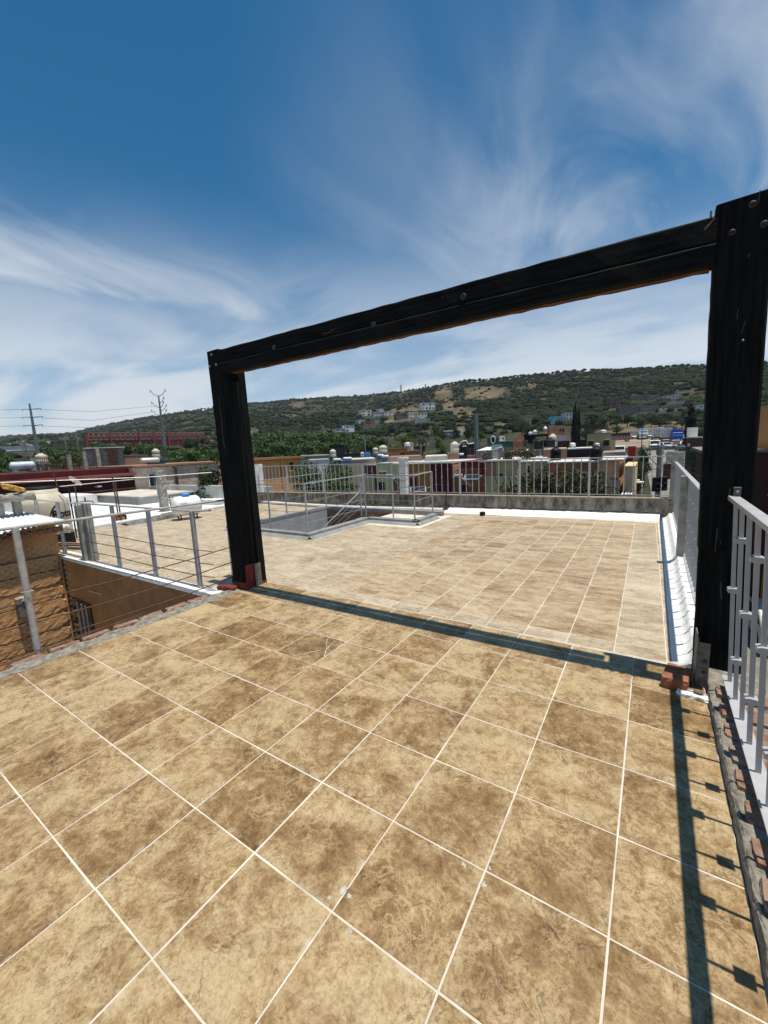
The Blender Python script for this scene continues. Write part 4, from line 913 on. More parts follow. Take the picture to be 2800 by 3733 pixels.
BARE = (('C', 515, 320, 75, 62), ('C', 870, 300, 170, 48), ('C', 850, 350, 150, 30), ('C', 700, 490, 115, 58), ('C', 560, 440, 60, 40), ('C', 230, 465, 110, 40), ('C', 160, 560, 150, 26), ('C', 660, 640, 90, 32), ('C', 1290, 240, 60, 10), ('C', 980, 590, 120, 18),
        ('D', 900, 735, 330, 62), ('D', 1330, 690, 110, 50), ('D', 1100, 690, 120, 40), ('D', 330, 265, 180, 9), ('D', 80, 310, 100, 8), ('B', 790, 260, 60, 16), ('B', 760, 340, 40, 10), ('B', 1560, 330, 90, 40), ('D', 600, 720, 120, 30))
BARE = [(FR[f_][0] + x / FR[f_][2], FR[f_][1] + y / FR[f_][2], rx_ / FR[f_][2], ry_ / FR[f_][2]) for f_, x, y, rx_, ry_ in BARE]
def proj(p):
    d = Vector(p) - CAM; w_ = d.dot(FW)
    if w_ < 0.1: return (-9999, -9999)
    return 1400 + FPX * d.dot(RT) / w_, 1866.5 - FPX * d.dot(UP) / w_
def bare(px, py, x, y):
    m = 0
    for (cx, cy, a, b_) in BARE:
        q = ((px - cx) / a) ** 2 + ((py - cy) / b_) ** 2
        m = max(m, 1.25 - q)
    return m + 0.35 * mnoise.noise(Vector((x, y, 0)) * 0.03)
dl = [0, 15, 30, 45, 60, 80, 100, 120, 140, 165, 190, 215, 240, 260] + [260 + 14 * 1.045 ** i * (i + 1) * .9 for i in range(40)]
dl = [d for d in dl if d < 3400] + [3600, 4200, 6500]
angs = [YAW + R(a_) for a_ in [x * 0.5 for x in range(-130, 131)] + [72, 85, 100, 120, 140, 160, 180, 200, 220, 240, 260, 275, 288]]
V = []; F = []; BA = []
for a_ in angs:
    for d in dl:
        x, y = CAM.x + math.sin(a_) * d, CAM.y + math.cos(a_) * d; z = terr(x, y); V.append((x, y, z))
        px, py = proj((x, y, z)); BA.append(max(0, min(1, bare(px, py, x, y) * 2)) if d > 120 else 0.25)
m_ = len(dl)
for i in range(len(angs)):
    k = (i + 1) % len(angs)
    for j in range(m_ - 1): F.append((i * m_ + j, k * m_ + j, k * m_ + j + 1, i * m_ + j + 1))
def terrain_mat():
    m = bpy.data.materials.new('hillside_soil'); m.use_nodes = True; t = m.node_tree; b = t.nodes['Principled BSDF']; L = t.links.new
    b.inputs['Roughness'].default_value = 0.95; b.inputs['Specular IOR Level'].default_value = 0.1
    tc = t.nodes.new('ShaderNodeTexCoord')
    def noise(sc, det):
        n = t.nodes.new('ShaderNodeTexNoise'); n.inputs['Scale'].default_value = sc; n.inputs['Detail'].default_value = det; n.inputs['Roughness'].default_value = .65; L(tc.outputs['Object'], n.inputs[0]); return n.outputs[0]
    def ramp(v, *st):
        r = t.nodes.new('ShaderNodeValToRGB'); e = r.color_ramp.elements
        while len(e) < len(st): e.new(.5)
        for el, (p, c) in zip(e, st): el.position = p; el.color = (*c, 1)
        L(v, r.inputs[0]); return r.outputs[0]
    g = ramp(noise(0.07, 6), (0.35, (0.014, 0.020, 0.010)), (0.55, (0.030, 0.036, 0.018)), (0.70, (0.085, 0.075, 0.042)))
    s_ = ramp(noise(0.05, 7), (0.35, (0.075, 0.062, 0.036)), (0.6, (0.155, 0.122, 0.076)), (0.75, (0.22, 0.185, 0.125)))
    at = t.nodes.new('ShaderNodeAttribute'); at.attribute_name = 'bare'
    mx = t.nodes.new('ShaderNodeMix'); mx.data_type = 'RGBA'; L(at.outputs['Fac'], mx.inputs[0]); L(g, mx.inputs[6]); L(s_, mx.inputs[7]); L(mx.outputs[2], b.inputs['Base Color']); return m
gmb = MB(); gmb.v = V; gmb.f = F
gnd = structure('ground', gmb, terrain_mat())
at = gnd.data.attributes.new('bare', 'FLOAT', 'POINT'); at.data.foreach_set('value', BA)
gnd.data.polygons.foreach_set('use_smooth', [True] * len(gnd.data.polygons))

def npmesh(name, V, F, mt, attr=None):
    me = bpy.data.meshes.new(name); n = F.shape[1]
    me.vertices.add(len(V)); me.vertices.foreach_set('co', np.asarray(V, np.float32).ravel())
    me.loops.add(F.size); me.loops.foreach_set('vertex_index', F.astype(np.int32).ravel())
    me.polygons.add(len(F)); me.polygons.foreach_set('loop_start', np.arange(0, F.size, n, dtype=np.int32)); me.polygons.foreach_set('loop_total', np.full(len(F), n, np.int32))
    me.update(calc_edges=True); me.materials.append(mt)
    return me
HOUSE_RECTS = []
# streets
b = MB(); n_ = 30; V = []; F = []
for i in range(n_ + 1):
    y = -12 + 150 * i / n_
    for x in (1.6, 8.4): X_ = x - max(0, y - 10) * 0.035; V.append((X_, y, terr(X_, y) + 0.05))
for i in range(n_): F.append((2 * i, 2 * i + 1, 2 * i + 3, 2 * i + 2))
structure('street', b.add(V, F), M_ASPH)
b = MB(); V = []; F = []
for i in range(n_ + 1):
    y = -12 + 60 * i / n_
    V += [(0.76, y, terr(1, y) - .2), (0.76, y, terr(1, y) + 0.17), (1.6, y, terr(1, y) + 0.17), (1.6, y, terr(1, y) - .2)]
for i in range(n_):
    for k in range(3): F.append((i * 4 + k, i * 4 + k + 1, i * 4 + 5 + k, i * 4 + 4 + k))
structure('pavement', b.add(V, F), M_CONC)
b = MB(); V = []; F = []
for i in range(11):
    for j in range(5):
        p = onD('I', -200 + 170 * i, 560, 118 + 11 * j); V.append((p.x, p.y, terr(p.x, p.y) + 0.12))
for i in range(10):
    for j in range(4): F.append((i * 5 + j, i * 5 + 5 + j, i * 5 + 6 + j, i * 5 + j + 1))
structure('parking_ground', b.add(V, F), mat('dusty_ground', (0.26, 0.21, 0.15), 0.95, 0.25, 0.15, 0.3, 2))

# ================================================================== TOWN
class Fac:
    """a vertical facade standing between two places"""
    def __init__(s, p0, p1): s.p0 = Vector((p0.x, p0.y, 0)); s.p1 = Vector((p1.x, p1.y, 0)); s.t = (s.p1 - s.p0).normalized(); s.n = Vector((s.t.y, -s.t.x, 0)); s.w = (s.p1 - s.p0).length
    def hit(s, fr, x, y):
        d = ray(*pix(fr, x, y)); k = (s.p0 - CAM).dot(s.n) / Vector((d.x, d.y, 0)).dot(s.n) if abs(CAM.z) >= 0 else 1
        c0 = Vector((CAM.x, CAM.y, 0)); k = (s.p0 - c0).dot(s.n) / Vector((d.x, d.y, 0)).dot(s.n); return CAM + d * k
    def box(s, mb, u0, u1, z0, z1, d0, d1):
        """u along the facade, d outwards (towards the viewer)"""
        c = s.p0 + s.t * (u0 + u1) / 2 + s.n * (d0 + d1) / 2; c.z = (z0 + z1) / 2
        return mb.obox(c, s.t * (u1 - u0) / 2, s.n * abs(d1 - d0) / 2, Vector((0, 0, (z1 - z0) / 2)))
    def rect(s, fr, x0, y0, x1, y1):
        a = s.hit(fr, x0, y0); c = s.hit(fr, x1, y1); u0, u1 = sorted(((Vector((a.x, a.y, 0)) - s.p0).dot(s.t), (Vector((c.x, c.y, 0)) - s.p0).dot(s.t))); z0, z1 = sorted((a.z, c.z)); return u0, u1, z0, z1
M_ROOFW = mat('pale_flat_roof', (0.56, 0.54, 0.49), 0.9, 0.35, 0.5, 0.1, 5); M_ROOFB = mat('dusty_flat_roof', (0.27, 0.22, 0.17), 0.9, 0.3, 0.5, 0.1, 5)
def house(name, label, fr, x0, y0, x1, d0, d1, depth, col, wins=(), roof=M_ROOFW, base=None, Y=None, cat='house', zones=(), fr2=None, y1=None, doors=(), over=0.0):
    if Y is not None: p0 = onY(fr, x0, y0, Y); p1 = onY(fr2 or fr, x1, y0 if y1 is None else y1, Y)
    else: p0 = onD(fr, x0, y0, d0); p1 = onD(fr2 or fr, x1, y0 if y1 is None else y1, d1)
    fc = Fac(p0, p1); zt = (p0.z + p1.z) / 2
    g = terr((p0.x + p1.x) / 2, (p0.y + p1.y) / 2) - 1.0 if base is None else base
    h = thing(name, label, cat, (p0.x, p0.y, g))
    wl_ = part('wall', fc.box(MB(), 0, fc.w, g, zt - 0.12, -depth, 0), wallmat(col), h)
    if roof is not None: part('roof', fc.box(MB(), -over, fc.w + over, zt - 0.12 + .002, zt, -depth - over, 0.04 + over), roof, h)
    for (zf, a, b_, c, e, zc) in zones:
        u0, u1, z0, z1 = fc.rect(zf, a, b_, c, e); part('wall', fc.box(MB(), u0, u1, z0, z1, -0.2, 0.045), wallmat(zc), h)
    k = max(0.05, math.hypot(p0.x, p0.y) * 0.0012)
    for (wf_, a, b_, c, e) in wins:
        u0, u1, z0, z1 = fc.rect(wf_, a, b_, c, e)
        m = MB(); f_ = k
        fc.box(m, u0 - f_, u1 + f_, z1, z1 + f_, -0.05, 0.10); fc.box(m, u0 - f_, u1 + f_, z0 - f_, z0, -0.05, 0.12); fc.box(m, u0 - f_, u0, z0, z1, -0.05, 0.095); fc.box(m, u1, u1 + f_, z0, z1, -0.05, 0.095)
        wo_ = part('window', m, wallmat(tuple(min(.7, q * 1.15 + .03) for q in col)), h); part('pane', fc.box(MB(), u0, u1, z0, z1, -0.05, 0.062), M_DARKG, wo_)
    for (wf_, a, b_, c, e) in doors:
        u0, u1, z0, z1 = fc.rect(wf_, a, b_, c, e); part('door', fc.box(MB(), u0, u1, z0, z1, -0.05, 0.07), M_BLACK, h)
    return h, fc, zt
YR = 34.0
house('maroon_house', 'dark red house with pale yellow ground floor behind the back railing', 'F', 385, 598, 708, 0, 0, 9, (0.115, 0.026, 0.020), Y=YR, zones=(('F', 495, 765, 707, 1200, (0.30, 0.245, 0.12)),), wins=(('F', 560, 712, 655, 750),))
house('yellow_house', 'pale yellow two-storey house left of the white block pillar', 'F', 710, 580, 962, 0, 0, 9, (0.36, 0.305, 0.15), Y=YR, wins=(('F', 762, 712, 872, 742), ('F', 752, 858, 852, 985)), zones=(('F', 714, 582, 742, 1200, (0.55, 0.49, 0.34)), ('F', 915, 566, 958, 745, (0.55, 0.49, 0.34))))
house('lime_yellow_house', 'greenish yellow house with brown ground floor behind the white block pillar', 'F', 964, 583, 1196, 0, 0, 9, (0.36, 0.335, 0.12), Y=YR, zones=(('F', 966, 765, 1194, 1200, (0.165, 0.070, 0.022)),), doors=(('F', 1050, 852, 1105, 1002),))
house('orange_brown_house', 'orange-brown house right of the white block pillar', 'F', 1198, 574, 1510, 0, 0, 9, (0.235, 0.100, 0.028), Y=YR, wins=(('F', 1350, 712, 1465, 760),), zones=(('F', 1200, 800, 1335, 1200, (0.080, 0.022, 0.016)),))
house('dark_maroon_house', 'very dark maroon house beside the orange-brown house', 'F', 1512, 565, 195, 0, 0, 9, (0.060, 0.010, 0.012), Y=YR, fr2='G', y1=562, wins=(('G', 5, 905, 78, 1030),))
h, fc, zt = house('balcony_house', 'maroon house with brick-walled balcony above a brown ground floor', 'G', 197, 778, 700, 0, 0, 9, (0.150, 0.062, 0.026), Y=YR, doors=(('G', 322, 908, 418, 1050),), roof=M_ROOFB)
u0, u1, z0, z1 = fc.rect('G', 200, 560, 690, 778)
part('upper_wall', fc.box(MB(), 0.02, fc.w - .02, zt, z1, -9, -1.6), wallmat((0.070, 0.014, 0.014)), h); part('balcony_side', fc.box(MB(), -.05, 0.25, zt, z1 - .3, -1.6, -.02), wallmat((0.24, 0.13, 0.07)), h)
me_hb = shared('brick', MB().box(-.22, .22, -.06, .06, 0, .10), M_BRICK)
for j in range(6):
    for i in range(18):
        u = 0.55 + 0.50 * i + (0.25 if j % 2 else 0)
        if u > fc.w - 0.4: continue
        c = fc.p0 + fc.t * u + fc.n * -0.15; piece('brick', me_hb, h, (c.x, c.y, zt + 0.01 + 0.125 * j), (0, 0, math.atan2(fc.t.y, fc.t.x)))
h, fc, zt = house('olive_house', 'olive-yellow house with exposed orange brick upper wall', 'G', 704, 772, 1185, 0, 0, 9, (0.30, 0.255, 0.115), Y=YR - .3, wins=(('G', 920, 728, 972, 768),), zones=(('G', 716, 572, 848, 768, (0.26, 0.115, 0.060)),), doors=(('G', 1090, 905, 1180, 1050),))
u0, u1, z0, z1 = fc.rect('G', 852, 556, 1183, 772); part('upper_wall', fc.box(MB(), u0, u1, zt, z1, -7, -.05), wallmat((0.28, 0.225, 0.115)), h); part('roof_slab', fc.box(MB(), u0 - 1.5, u1 + .1, z1, z1 + .12, -7, .12), M_ROOFW, h)
house('straw_house', 'straw-coloured house half hidden by the big dark bush', 'G', 1190, 543, 1640, 0, 0, 9, (0.26, 0.21, 0.11), Y=YR, wins=(('G', 1325, 612, 1378, 720),))
house('rust_house', 'rust-orange house seen through the thin branches of the bush', 'G', 1644, 556, 330, 0, 0, 9, (0.27, 0.095, 0.036), Y=YR, fr2='H', y1=742)
house('brick_brown_house', 'brown house behind the top of the big dark bush', 'H', 335, 728, 1005, 0, 0, 9, (0.165, 0.085, 0.050), Y=YR)
h, fc, zt = house('tan_house', 'plain tan house with overhanging slab at the street corner', 'H', 1010, 690, 1430, 0, 0, 7, (0.36, 0.205, 0.105), Y=31.5, over=0.25, zones=(('H', 1095, 1085, 1425, 1600, (0.28, 0.20, 0.14)),), doors=(('H', 1245, 1075, 1400, 1090),))
p = fc.p0 + fc.t * (fc.w + .3); part('side_wall', MB().box(p.x, p.x + .7, p.y - .2, p.y + 6, -6, zt - .5), wallmat((0.40, 0.25, 0.15)), h)
# second and third rows, seen over the first roofs
def tank(label, fr, x0, x1, y0, y1, d, mt, stand=None, lidmat=None):
    a = onD(fr, x0, (y0 + y1) / 2, d); c = onD(fr, x1, (y0 + y1) / 2, d); r = (a - c).length / 2; m = (a + c) / 2; zt, zb = onD(fr, (x0 + x1) / 2, y0, d).z, onD(fr, (x0 + x1) / 2, y1, d).z; h_ = zt - zb
    o = thing('water_tank', label, 'water tank', (m.x, m.y, zb))
    part('body', MB().lathe(m.x, m.y, [(.02, zb), (r * .96, zb), (r, zb + .05 * h_), (r, zb + .36 * h_), (r * .97, zb + .38 * h_), (r, zb + .40 * h_), (r, zb + .74 * h_), (r * .95, zb + .78 * h_), (r * .42, zb + .93 * h_), (.02, zb + .93 * h_)], 20), mt, o, smooth=True)
    part('lid', MB().lathe(m.x, m.y, [(.02, zb + .9301 * h_), (r * .40, zb + .9301 * h_), (r * .38, zt), (.02, zt)], 16), lidmat or mt, o, smooth=True)
    if stand:
        zs = onD(fr, (x0 + x1) / 2, stand, d).z - .3
        for (i, j) in ((-1, -1), (1, -1), (1, 1), (-1, 1)): part('leg', MB().box(m.x + i * r * .7 - .06, m.x + i * r * .7 + .06, m.y + j * r * .7 - .06, m.y + j * r * .7 + .06, zs, zb - .08), M_CONC, o)
        part('platform', MB().box(m.x - r, m.x + r, m.y - r, m.y + r, zb - .08, zb - .004), M_CONC, o)
    return o
def heater(label, fr, x, y, d, s_=1.0, rot=0.3):
    c = onD(fr, x, y, d); o = thing('solar_water_heater', label, 'solar heater', (c.x, c.y, c.z - .9)); ax = Vector((math.cos(rot), math.sin(rot), 0)); dn = Vector((-ax.y, ax.x, 0)) * (1 if math.cos(rot) > -2 else 1)
    part('tank', capsule(c, ax, 1.2 * s_, 0.24 * s_, 14, 3), M_WHITEP, o, smooth=True); part('end_cap', capsule(c - ax * .62 * s_, ax, .1, .25 * s_, 14, 3), M_BLUE, o, smooth=True)
    q = c - dn * 1.3 * s_ - Vector((0, 0, .95 * s_))
    for k in range(9): part('glass_tube', MB().tube([c + ax * (k - 4) * .14 * s_ + Vector((0, 0, -.1)), q + ax * (k - 4) * .14 * s_], .035 * s_, 5), M_GLASSB, o)
    for k in (-1, 1): part('frame', MB().tube([c + ax * k * .6 * s_, Vector((c.x, c.y, q.z)) + ax * k * .6 * s_, q + ax * k * .6 * s_], .03, 5), M_BLUE, o)
    return o
ROWS2 = [
 ('brick_annex', 'low orange house with white strip roof behind the yellow houses', 'F', 885, 345, 1172, 62, 62, 8, (0.22, 0.090, 0.034), (('F', 1075, 412, 1150, 445),), M_ROOFB),
 ('brick_annex', 'orange wing right of the low orange house with white strip roof', 'F', 1174, 378, 1368, 60, 60, 8, (0.20, 0.078, 0.030), (), M_ROOFB),
 ('pink_tower', 'small pink stair tower carrying a white tank', 'F', 1132, 262, 1270, 66, 66, 4, (0.42, 0.24, 0.22), (('F', 1150, 320, 1178, 350),), M_ROOFW),
 ('roof_terrace_house', 'house with broken white roof edges behind the solar heaters', 'F', 180, 512, 700, 46, 46, 10, (0.20, 0.16, 0.12), (), M_ROOFW),
 ('dark_shed', 'long black shade-cloth shed under the green trees', 'F', 0, 300, 230, 72, 72, 8, (0.016, 0.018, 0.018), (), M_BLACK),
 ('dark_shed', 'low dark green shed left of the small beige tanks', 'F', 205, 425, 480, 70, 70, 6, (0.022, 0.032, 0.030), (), M_BLACK),
 ('rubble_house', 'house with rubble-strewn roof right of the orange wing', 'F', 900, 470, 1400, 50, 50, 8, (0.19, 0.13, 0.10), (), M_ROOFB),
 ('grey_house', 'plain grey rendered house behind the dark maroon house', 'F', 1452, 462, 130, 48, 48, 8, (0.25, 0.235, 0.215), (), M_ROOFW),
 ('tank_base_house', 'brick roof room carrying a tall beige tank', 'G', 132, 418, 306, 50, 50, 3, (0.17, 0.095, 0.060), (), M_ROOFB),
 ('brick_pier_house', 'brick roof room beneath the washing line', 'G', 425, 458, 560, 50, 50, 3, (0.27, 0.13, 0.070), (), M_ROOFB),
 ('green_house', 'dark green house with red roof edge and oval window', 'G', 728, 188, 912, 92, 92, 8, (0.030, 0.085, 0.066), (), mat('red_tile_roof', (0.24, 0.055, 0.04), 0.85)),
 ('green_house', 'low green wing right of the house with oval window', 'G', 914, 236, 1122, 91, 91, 8, (0.034, 0.092, 0.074), (), M_ROOFW),
 ('pale_stair_house', 'pale grey stair head above the green house', 'G', 914, 160, 995, 93, 93, 4, (0.36, 0.35, 0.32), (('G', 960, 185, 985, 222),), M_ROOFW),
 ('orange_house', 'bright orange house right of the green wing', 'G', 1125, 250, 1250, 86, 86, 8, (0.36, 0.125, 0.050), (), M_ROOFB),
 ('orange_house', 'taller orange stair head beside the black canopy', 'G', 1192, 158, 1282, 88, 88, 5, (0.36, 0.120, 0.055), (), M_ROOFB),
 ('grey_wall_house', 'grey block house under the black canopy', 'G', 1252, 232, 1650, 70, 70, 6, (0.165, 0.150, 0.145), (('G', 1350, 205, 1432, 275),), M_ROOFB),
 ('brick_roof_room', 'brick roof room right of the two black tanks', 'G', 1585, 350, 370, 44, 44, 4, (0.115, 0.060, 0.042), (), M_ROOFW),
 ('flat_roof_house', 'house with long pale roof edge behind the plants', 'G', 800, 505, 1650, 42, 42, 6, (0.22, 0.18, 0.14), (), M_ROOFW),
 ('peach_villa', 'peach villa with two dark arches beside the tall cypress', 'H', 320, 15, 530, 120, 120, 8, (0.42, 0.235, 0.125), (), M_ROOFW),
 ('terracotta_villa', 'terracotta villa wing with colonnade left of the peach villa', 'H', 0, 12, 318, 121, 121, 8, (0.34, 0.145, 0.085), (('H', 215, 70, 262, 128), ('H', 272, 66, 322, 135)), M_ROOFW),
 ('lilac_house', 'pale lilac house with dark red lower wall', 'H', 170, 200, 372, 80, 80, 7, (0.38, 0.31, 0.30), (), M_ROOFW),
 ('dark_red_house', 'dark red house with small gable below the lilac house', 'H', 185, 310, 425, 72, 72, 6, (0.075, 0.020, 0.016), (), M_ROOFB),
 ('khaki_house', 'khaki house with two wide dark openings facing the parking ground', 'H', 778, 165, 1268, 95, 95, 9, (0.235, 0.185, 0.090), (('H', 795, 322, 905, 410), ('H', 1102, 302, 1222, 415)), M_ROOFB),
 ('black_shed_house', 'black-fronted roof room left of the khaki house', 'H', 612, 295, 772, 88, 88, 6, (0.014, 0.014, 0.015), (), M_BLACK),
 ('sand_house', 'narrow sand-coloured house right of the khaki house', 'H', 1266, 290, 1350, 84, 84, 8, (0.40, 0.27, 0.14), (), M_ROOFW),
 ('workshop', 'dark workshop with pale sheet roof behind the right black tank', 'H', 380, 460, 900, 48, 48, 8, (0.020, 0.018, 0.020), (), M_ROOFW),
 ('rubble_roof_house', 'low house with grey rubble roof right of the black tanks', 'H', 1090, 545, 1560, 45, 45, 8, (0.20, 0.18, 0.155), (), M_ROOFB),
 ('red_gate_house', 'small bright red wall beside the street tree', 'I', 185, 600, 325, 75, 75, 3, (0.30, 0.018, 0.018), (), M_ROOFB),
]
for r_ in ROWS2:
    n0, lab, fr, x0, y0, x1, d0, d1, dp, col, wi, rf = r_; f2 = None
    if x1 < x0: f2 = {'F': 'G', 'G': 'H', 'H': 'I'}[fr]; y1_ = y0 + (pix(fr, 0, y0)[1] - pix(f2, 0, y0)[1]) * FR[f2][2] if f2 else None
    else: y1_ = None
    if f2: y1_ = (pix(fr, 0, y0)[1] - FR[f2][1]) * FR[f2][2]
    house(n0, lab, fr, x0, y0, x1, d0, d1, dp, col, wi, rf, fr2=f2, y1=y1_)
# church-like gable with white scrollwork
gp0 = onD('G', 305, 350, 78); gp1 = onD('G', 560, 350, 78); fc = Fac(gp0, gp1); gz = lambda y: onD('G', 430, y, 78).z
sg = thing('scroll_gable', 'dark gabled facade with white scroll trim behind the washing line', 'gable', (gp0.x, gp0.y, terr(gp0.x, gp0.y)))
b = MB(); fc.box(b, 0, fc.w, terr(gp0.x, gp0.y) - 1, gz(280), -4, 0); part('wall', b, wallmat((0.040, 0.018, 0.014)), sg)
def facpt(u, z, o_): c = fc.p0 + fc.t * u + fc.n * o_; c.z = z; return c
W_ = fc.w
part('scroll_trim', MB().tube([facpt(W_ * q, gz(yy), .08) for q, yy in ((0, 295), (.08, 285), (.12, 262), (.18, 245), (.26, 238), (.34, 235), (.42, 238), (.48, 255), (.52, 280), (.6, 285), (.75, 280), (1, 275))], 0.13, 6), M_WHITEP, sg)
part('gable_head', MB().prism([(0, 0), (1, 0), (1, 1), (0, 1)], 0, .1, 'y') if False else fc.box(MB(), W_ * .14, W_ * .48, gz(282), gz(246), -.5, -.02), wallmat((0.040, 0.018, 0.014)), sg)
part('scroll_trim', MB().tube([facpt(W_ * q, gz(yy), .08) for q, yy in ((.2, 320), (.26, 316), (.4, 316), (.46, 320))], 0.11, 6), M_WHITEP, sg); part('niche_trim', MB().tube([facpt(W_ * q, gz(yy), .08) for q, yy in ((.25, 300), (.25, 272), (.30, 260), (.36, 272), (.36, 300))], 0.09, 6), M_WHITEP, sg)
# oval window of the green house, black canopy
fc = Fac(onD('G', 728, 188, 91.9), onD('G', 912, 188, 91.9)); c = fc.hit('G', 820, 222); ow = thing('oval_window', 'white-rimmed oval window on the dark green house', 'window', c)
b = MB(); pts = [c + fc.t * .42 * math.cos(q * math.pi / 8) + Vector((0, 0, .78 * math.sin(q * math.pi / 8))) + fc.n * .05 for q in range(17)]; part('rim', b.tube(pts, .12, 5), M_WHITEP, ow)
b = MB(); b.add([c + fc.t * .4 * math.cos(q * math.pi / 8) + Vector((0, 0, .75 * math.sin(q * math.pi / 8))) + fc.n * .04 for q in range(16)], [tuple(range(16))]); part('pane', b, M_DARKG, ow)
cp = thing('black_canopy', 'flat black roof canopy above the grey block house', 'canopy', onD('G', 1280, 420, 66)); a = onD('G', 1280, 148, 66); c = onD('G', 1655, 145, 66); fc = Fac(a, c)
part('deck', fc.box(MB(), 0, fc.w, a.z - .25, a.z, -6, 0), M_BLACK, cp); part('shade_cloth', fc.box(MB(), 0.1, fc.w * .45, onD('G', 1300, 222, 66).z, a.z - .26, -5.8, -.2), M_BLACK, cp)
for u in (0.2, fc.w * .5, fc.w - .2): part('post', fc.box(MB(), u - .08, u + .08, a.z - 6, a.z - .27, -.18, -.02), M_BLACK, cp)

for t_ in (
 ('beige tank on a stand at the end of the black shed', 'F', 8, 105, 360, 482, 56, M_TANKB, 560),
 ('smallest beige tank in front of the blue drums', 'F', 470, 533, 404, 478, 58, M_TANKB, 520),
 ('narrow beige tank beside the biggest beige roof tank', 'F', 660, 741, 334, 436, 60, M_TANKB, 500),
 ('broad beige roof tank left of the low orange house', 'F', 750, 880, 298, 416, 56, M_TANKB, 500),
 ('white tank on the pink stair tower', 'F', 1145, 1228, 256, 318, 64, M_WHITEP, 372),
 ('tall beige tank on the brick roof room', 'G', 174, 305, 242, 412, 50.5, M_TANKB, None),
 ('pale tank beside the white dome on the black canopy', 'G', 1355, 1415, 98, 142, 66.5, M_WHITEP, None),
 ('black tank standing high beside the black canopy', 'G', 1436, 1570, 204, 362, 46, M_TANKK, 420),
 ('beige tank with white lid behind the left black tanks', 'H', 0, 164, 166, 440, 60, M_TANKB, None),
 ('black tank half hidden before the beige tank with white lid', 'H', -95, 136, 262, 440, 46, M_TANKK, 520),
 ('black tank behind the railing above the rust-orange house', 'H', 34, 256, 432, 706, 37, M_TANKK, None),
 ('rightmost big black tank standing on the tan house roof', 'H', 836, 1084, 408, 706, 35, M_TANKK, None),
 ('white tank behind the rightmost black tank', 'H', 925, 1032, 356, 425, 60, M_WHITEP, 470),
 ('white tank on the roof of the workshop', 'H', 422, 545, 350, 430, 52, M_WHITEP, 470),
 ('white tank on the slope behind the khaki house', 'H', 1040, 1168, 90, 158, 130, M_WHITEP, None)):
    tank(*t_)
for (nm, lab, fr, x, y0, y1, wpx, d, wc) in (('white_dome', 'small white dome cupola on the black canopy roof', 'G', 1452, 70, 138, 60, 67, None), ('bell_dome', 'white domed turret at the left end of the terracotta villa', 'G', 1610, 10, 130, 56, 120, (0.40, 0.20, 0.12))):
    c = onD(fr, x, y1, d); zt_ = onD(fr, x, y0, d).z; H_ = zt_ - c.z; r_ = wpx / FR[fr][2] / FPX * d / 2; dm = thing(nm, lab, 'dome', c); zd = c.z + H_ * .5
    part('drum', MB().lathe(c.x, c.y, [(.02, c.z - 1), (r_ * .9, c.z - 1), (r_ * .9, zd), (.02, zd)], 14), M_WHITEP if wc is None else wallmat(wc), dm); part('cupola', MB().lathe(c.x, c.y, [(r_, zd), (r_ * .95, zd + H_ * .15), (r_ * .7, zd + H_ * .32), (r_ * .3, zd + H_ * .41), (r_ * .1, zd + H_ * .43), (r_ * .08, zt_), (.02, zt_)], 16), M_WHITEP, dm, smooth=True)
for hx in (('solar heater at the left, over the leafy tree', 'F', 118, 522, 42, 0.58, 0.5), ('solar heater second from the left over the leafy tree', 'F', 275, 505, 43, 0.64, 0.5), ('solar heater behind the biggest beige roof tank', 'F', 775, 452, 50, 0.52, 0.4), ('solar heater in front of the biggest beige roof tank', 'F', 842, 470, 46, 0.58, 0.4), ('solar heater against the brick room with tall tank', 'G', 335, 440, 46, 0.52, 1.2), ('small solar heater right of the red washing', 'G', 1102, 398, 50, 0.46, 1.1), ('bright blue solar heater left of the brick roof room', 'G', 1320, 385, 42, 0.67, 1.1)):
    heater(*hx)
# blue drums, corrugated shack, washing line, roof plants, satellite dish
for q, (x, y, lab) in enumerate(((560, 455, 'left'), (600, 465, 'right'))):
    c = onD('F', x, y, 57); single('blue_drum', MB().lathe(c.x, c.y, [(.02, c.z - .6), (.3, c.z - .6), (.3, c.z + .4), (.02, c.z + .4)], 12), M_BLUE, '%s of the blue drums among the roof tanks' % lab, 'drum')
sh = thing('corrugated_shack', 'silvery corrugated iron shack on a roof beside the washing line', 'shack', onD('G', 640, 540, 46)); a = onD('G', 565, 385, 46); c = onD('G', 805, 385, 46); e = onD('G', 950, 345, 50); M_GI = mat('corrugated_iron', (0.33, 0.345, 0.35), 0.45, 0.3, 1.5, 0.0, 10, 0.5, metal=.2)
fc = Fac(a, c); zb = onD('G', 640, 535, 46).z; b = MB()
for k in range(26):
    u = fc.w * k / 26; fc.box(b, u, u + fc.w / 52, zb, a.z, -.1, .06 if k % 2 else -.0)
part('front_sheet', b, M_GI, sh); f2 = Fac(c, e); b = MB()
for k in range(14):
    z = zb + (e.z - zb + .4) * k / 14; f2.box(b, 0, f2.w, z, z + .12, -.1, .07 if k % 2 else 0)
part('side_sheet', b, M_GI, sh); b = MB(); b.add([fc.p0 + Vector((0, 0, a.z)) + fc.n * .3, fc.p1 + Vector((0, 0, a.z)) + fc.n * .3, e + Vector((.2, 0, .15)), e - fc.t * fc.w + Vector((0, 0, .2))], [(0, 1, 2, 3)]); part('roof_sheet', b, M_CORR, sh)
wl2 = thing('washing_line', 'row of dark blue and purple clothes hung on a roof line', 'laundry', onD('G', 490, 450, 48)); fc = Fac(onD('G', 415, 360, 48), onD('G', 560, 375, 48)); z0 = onD('G', 480, 358, 48).z
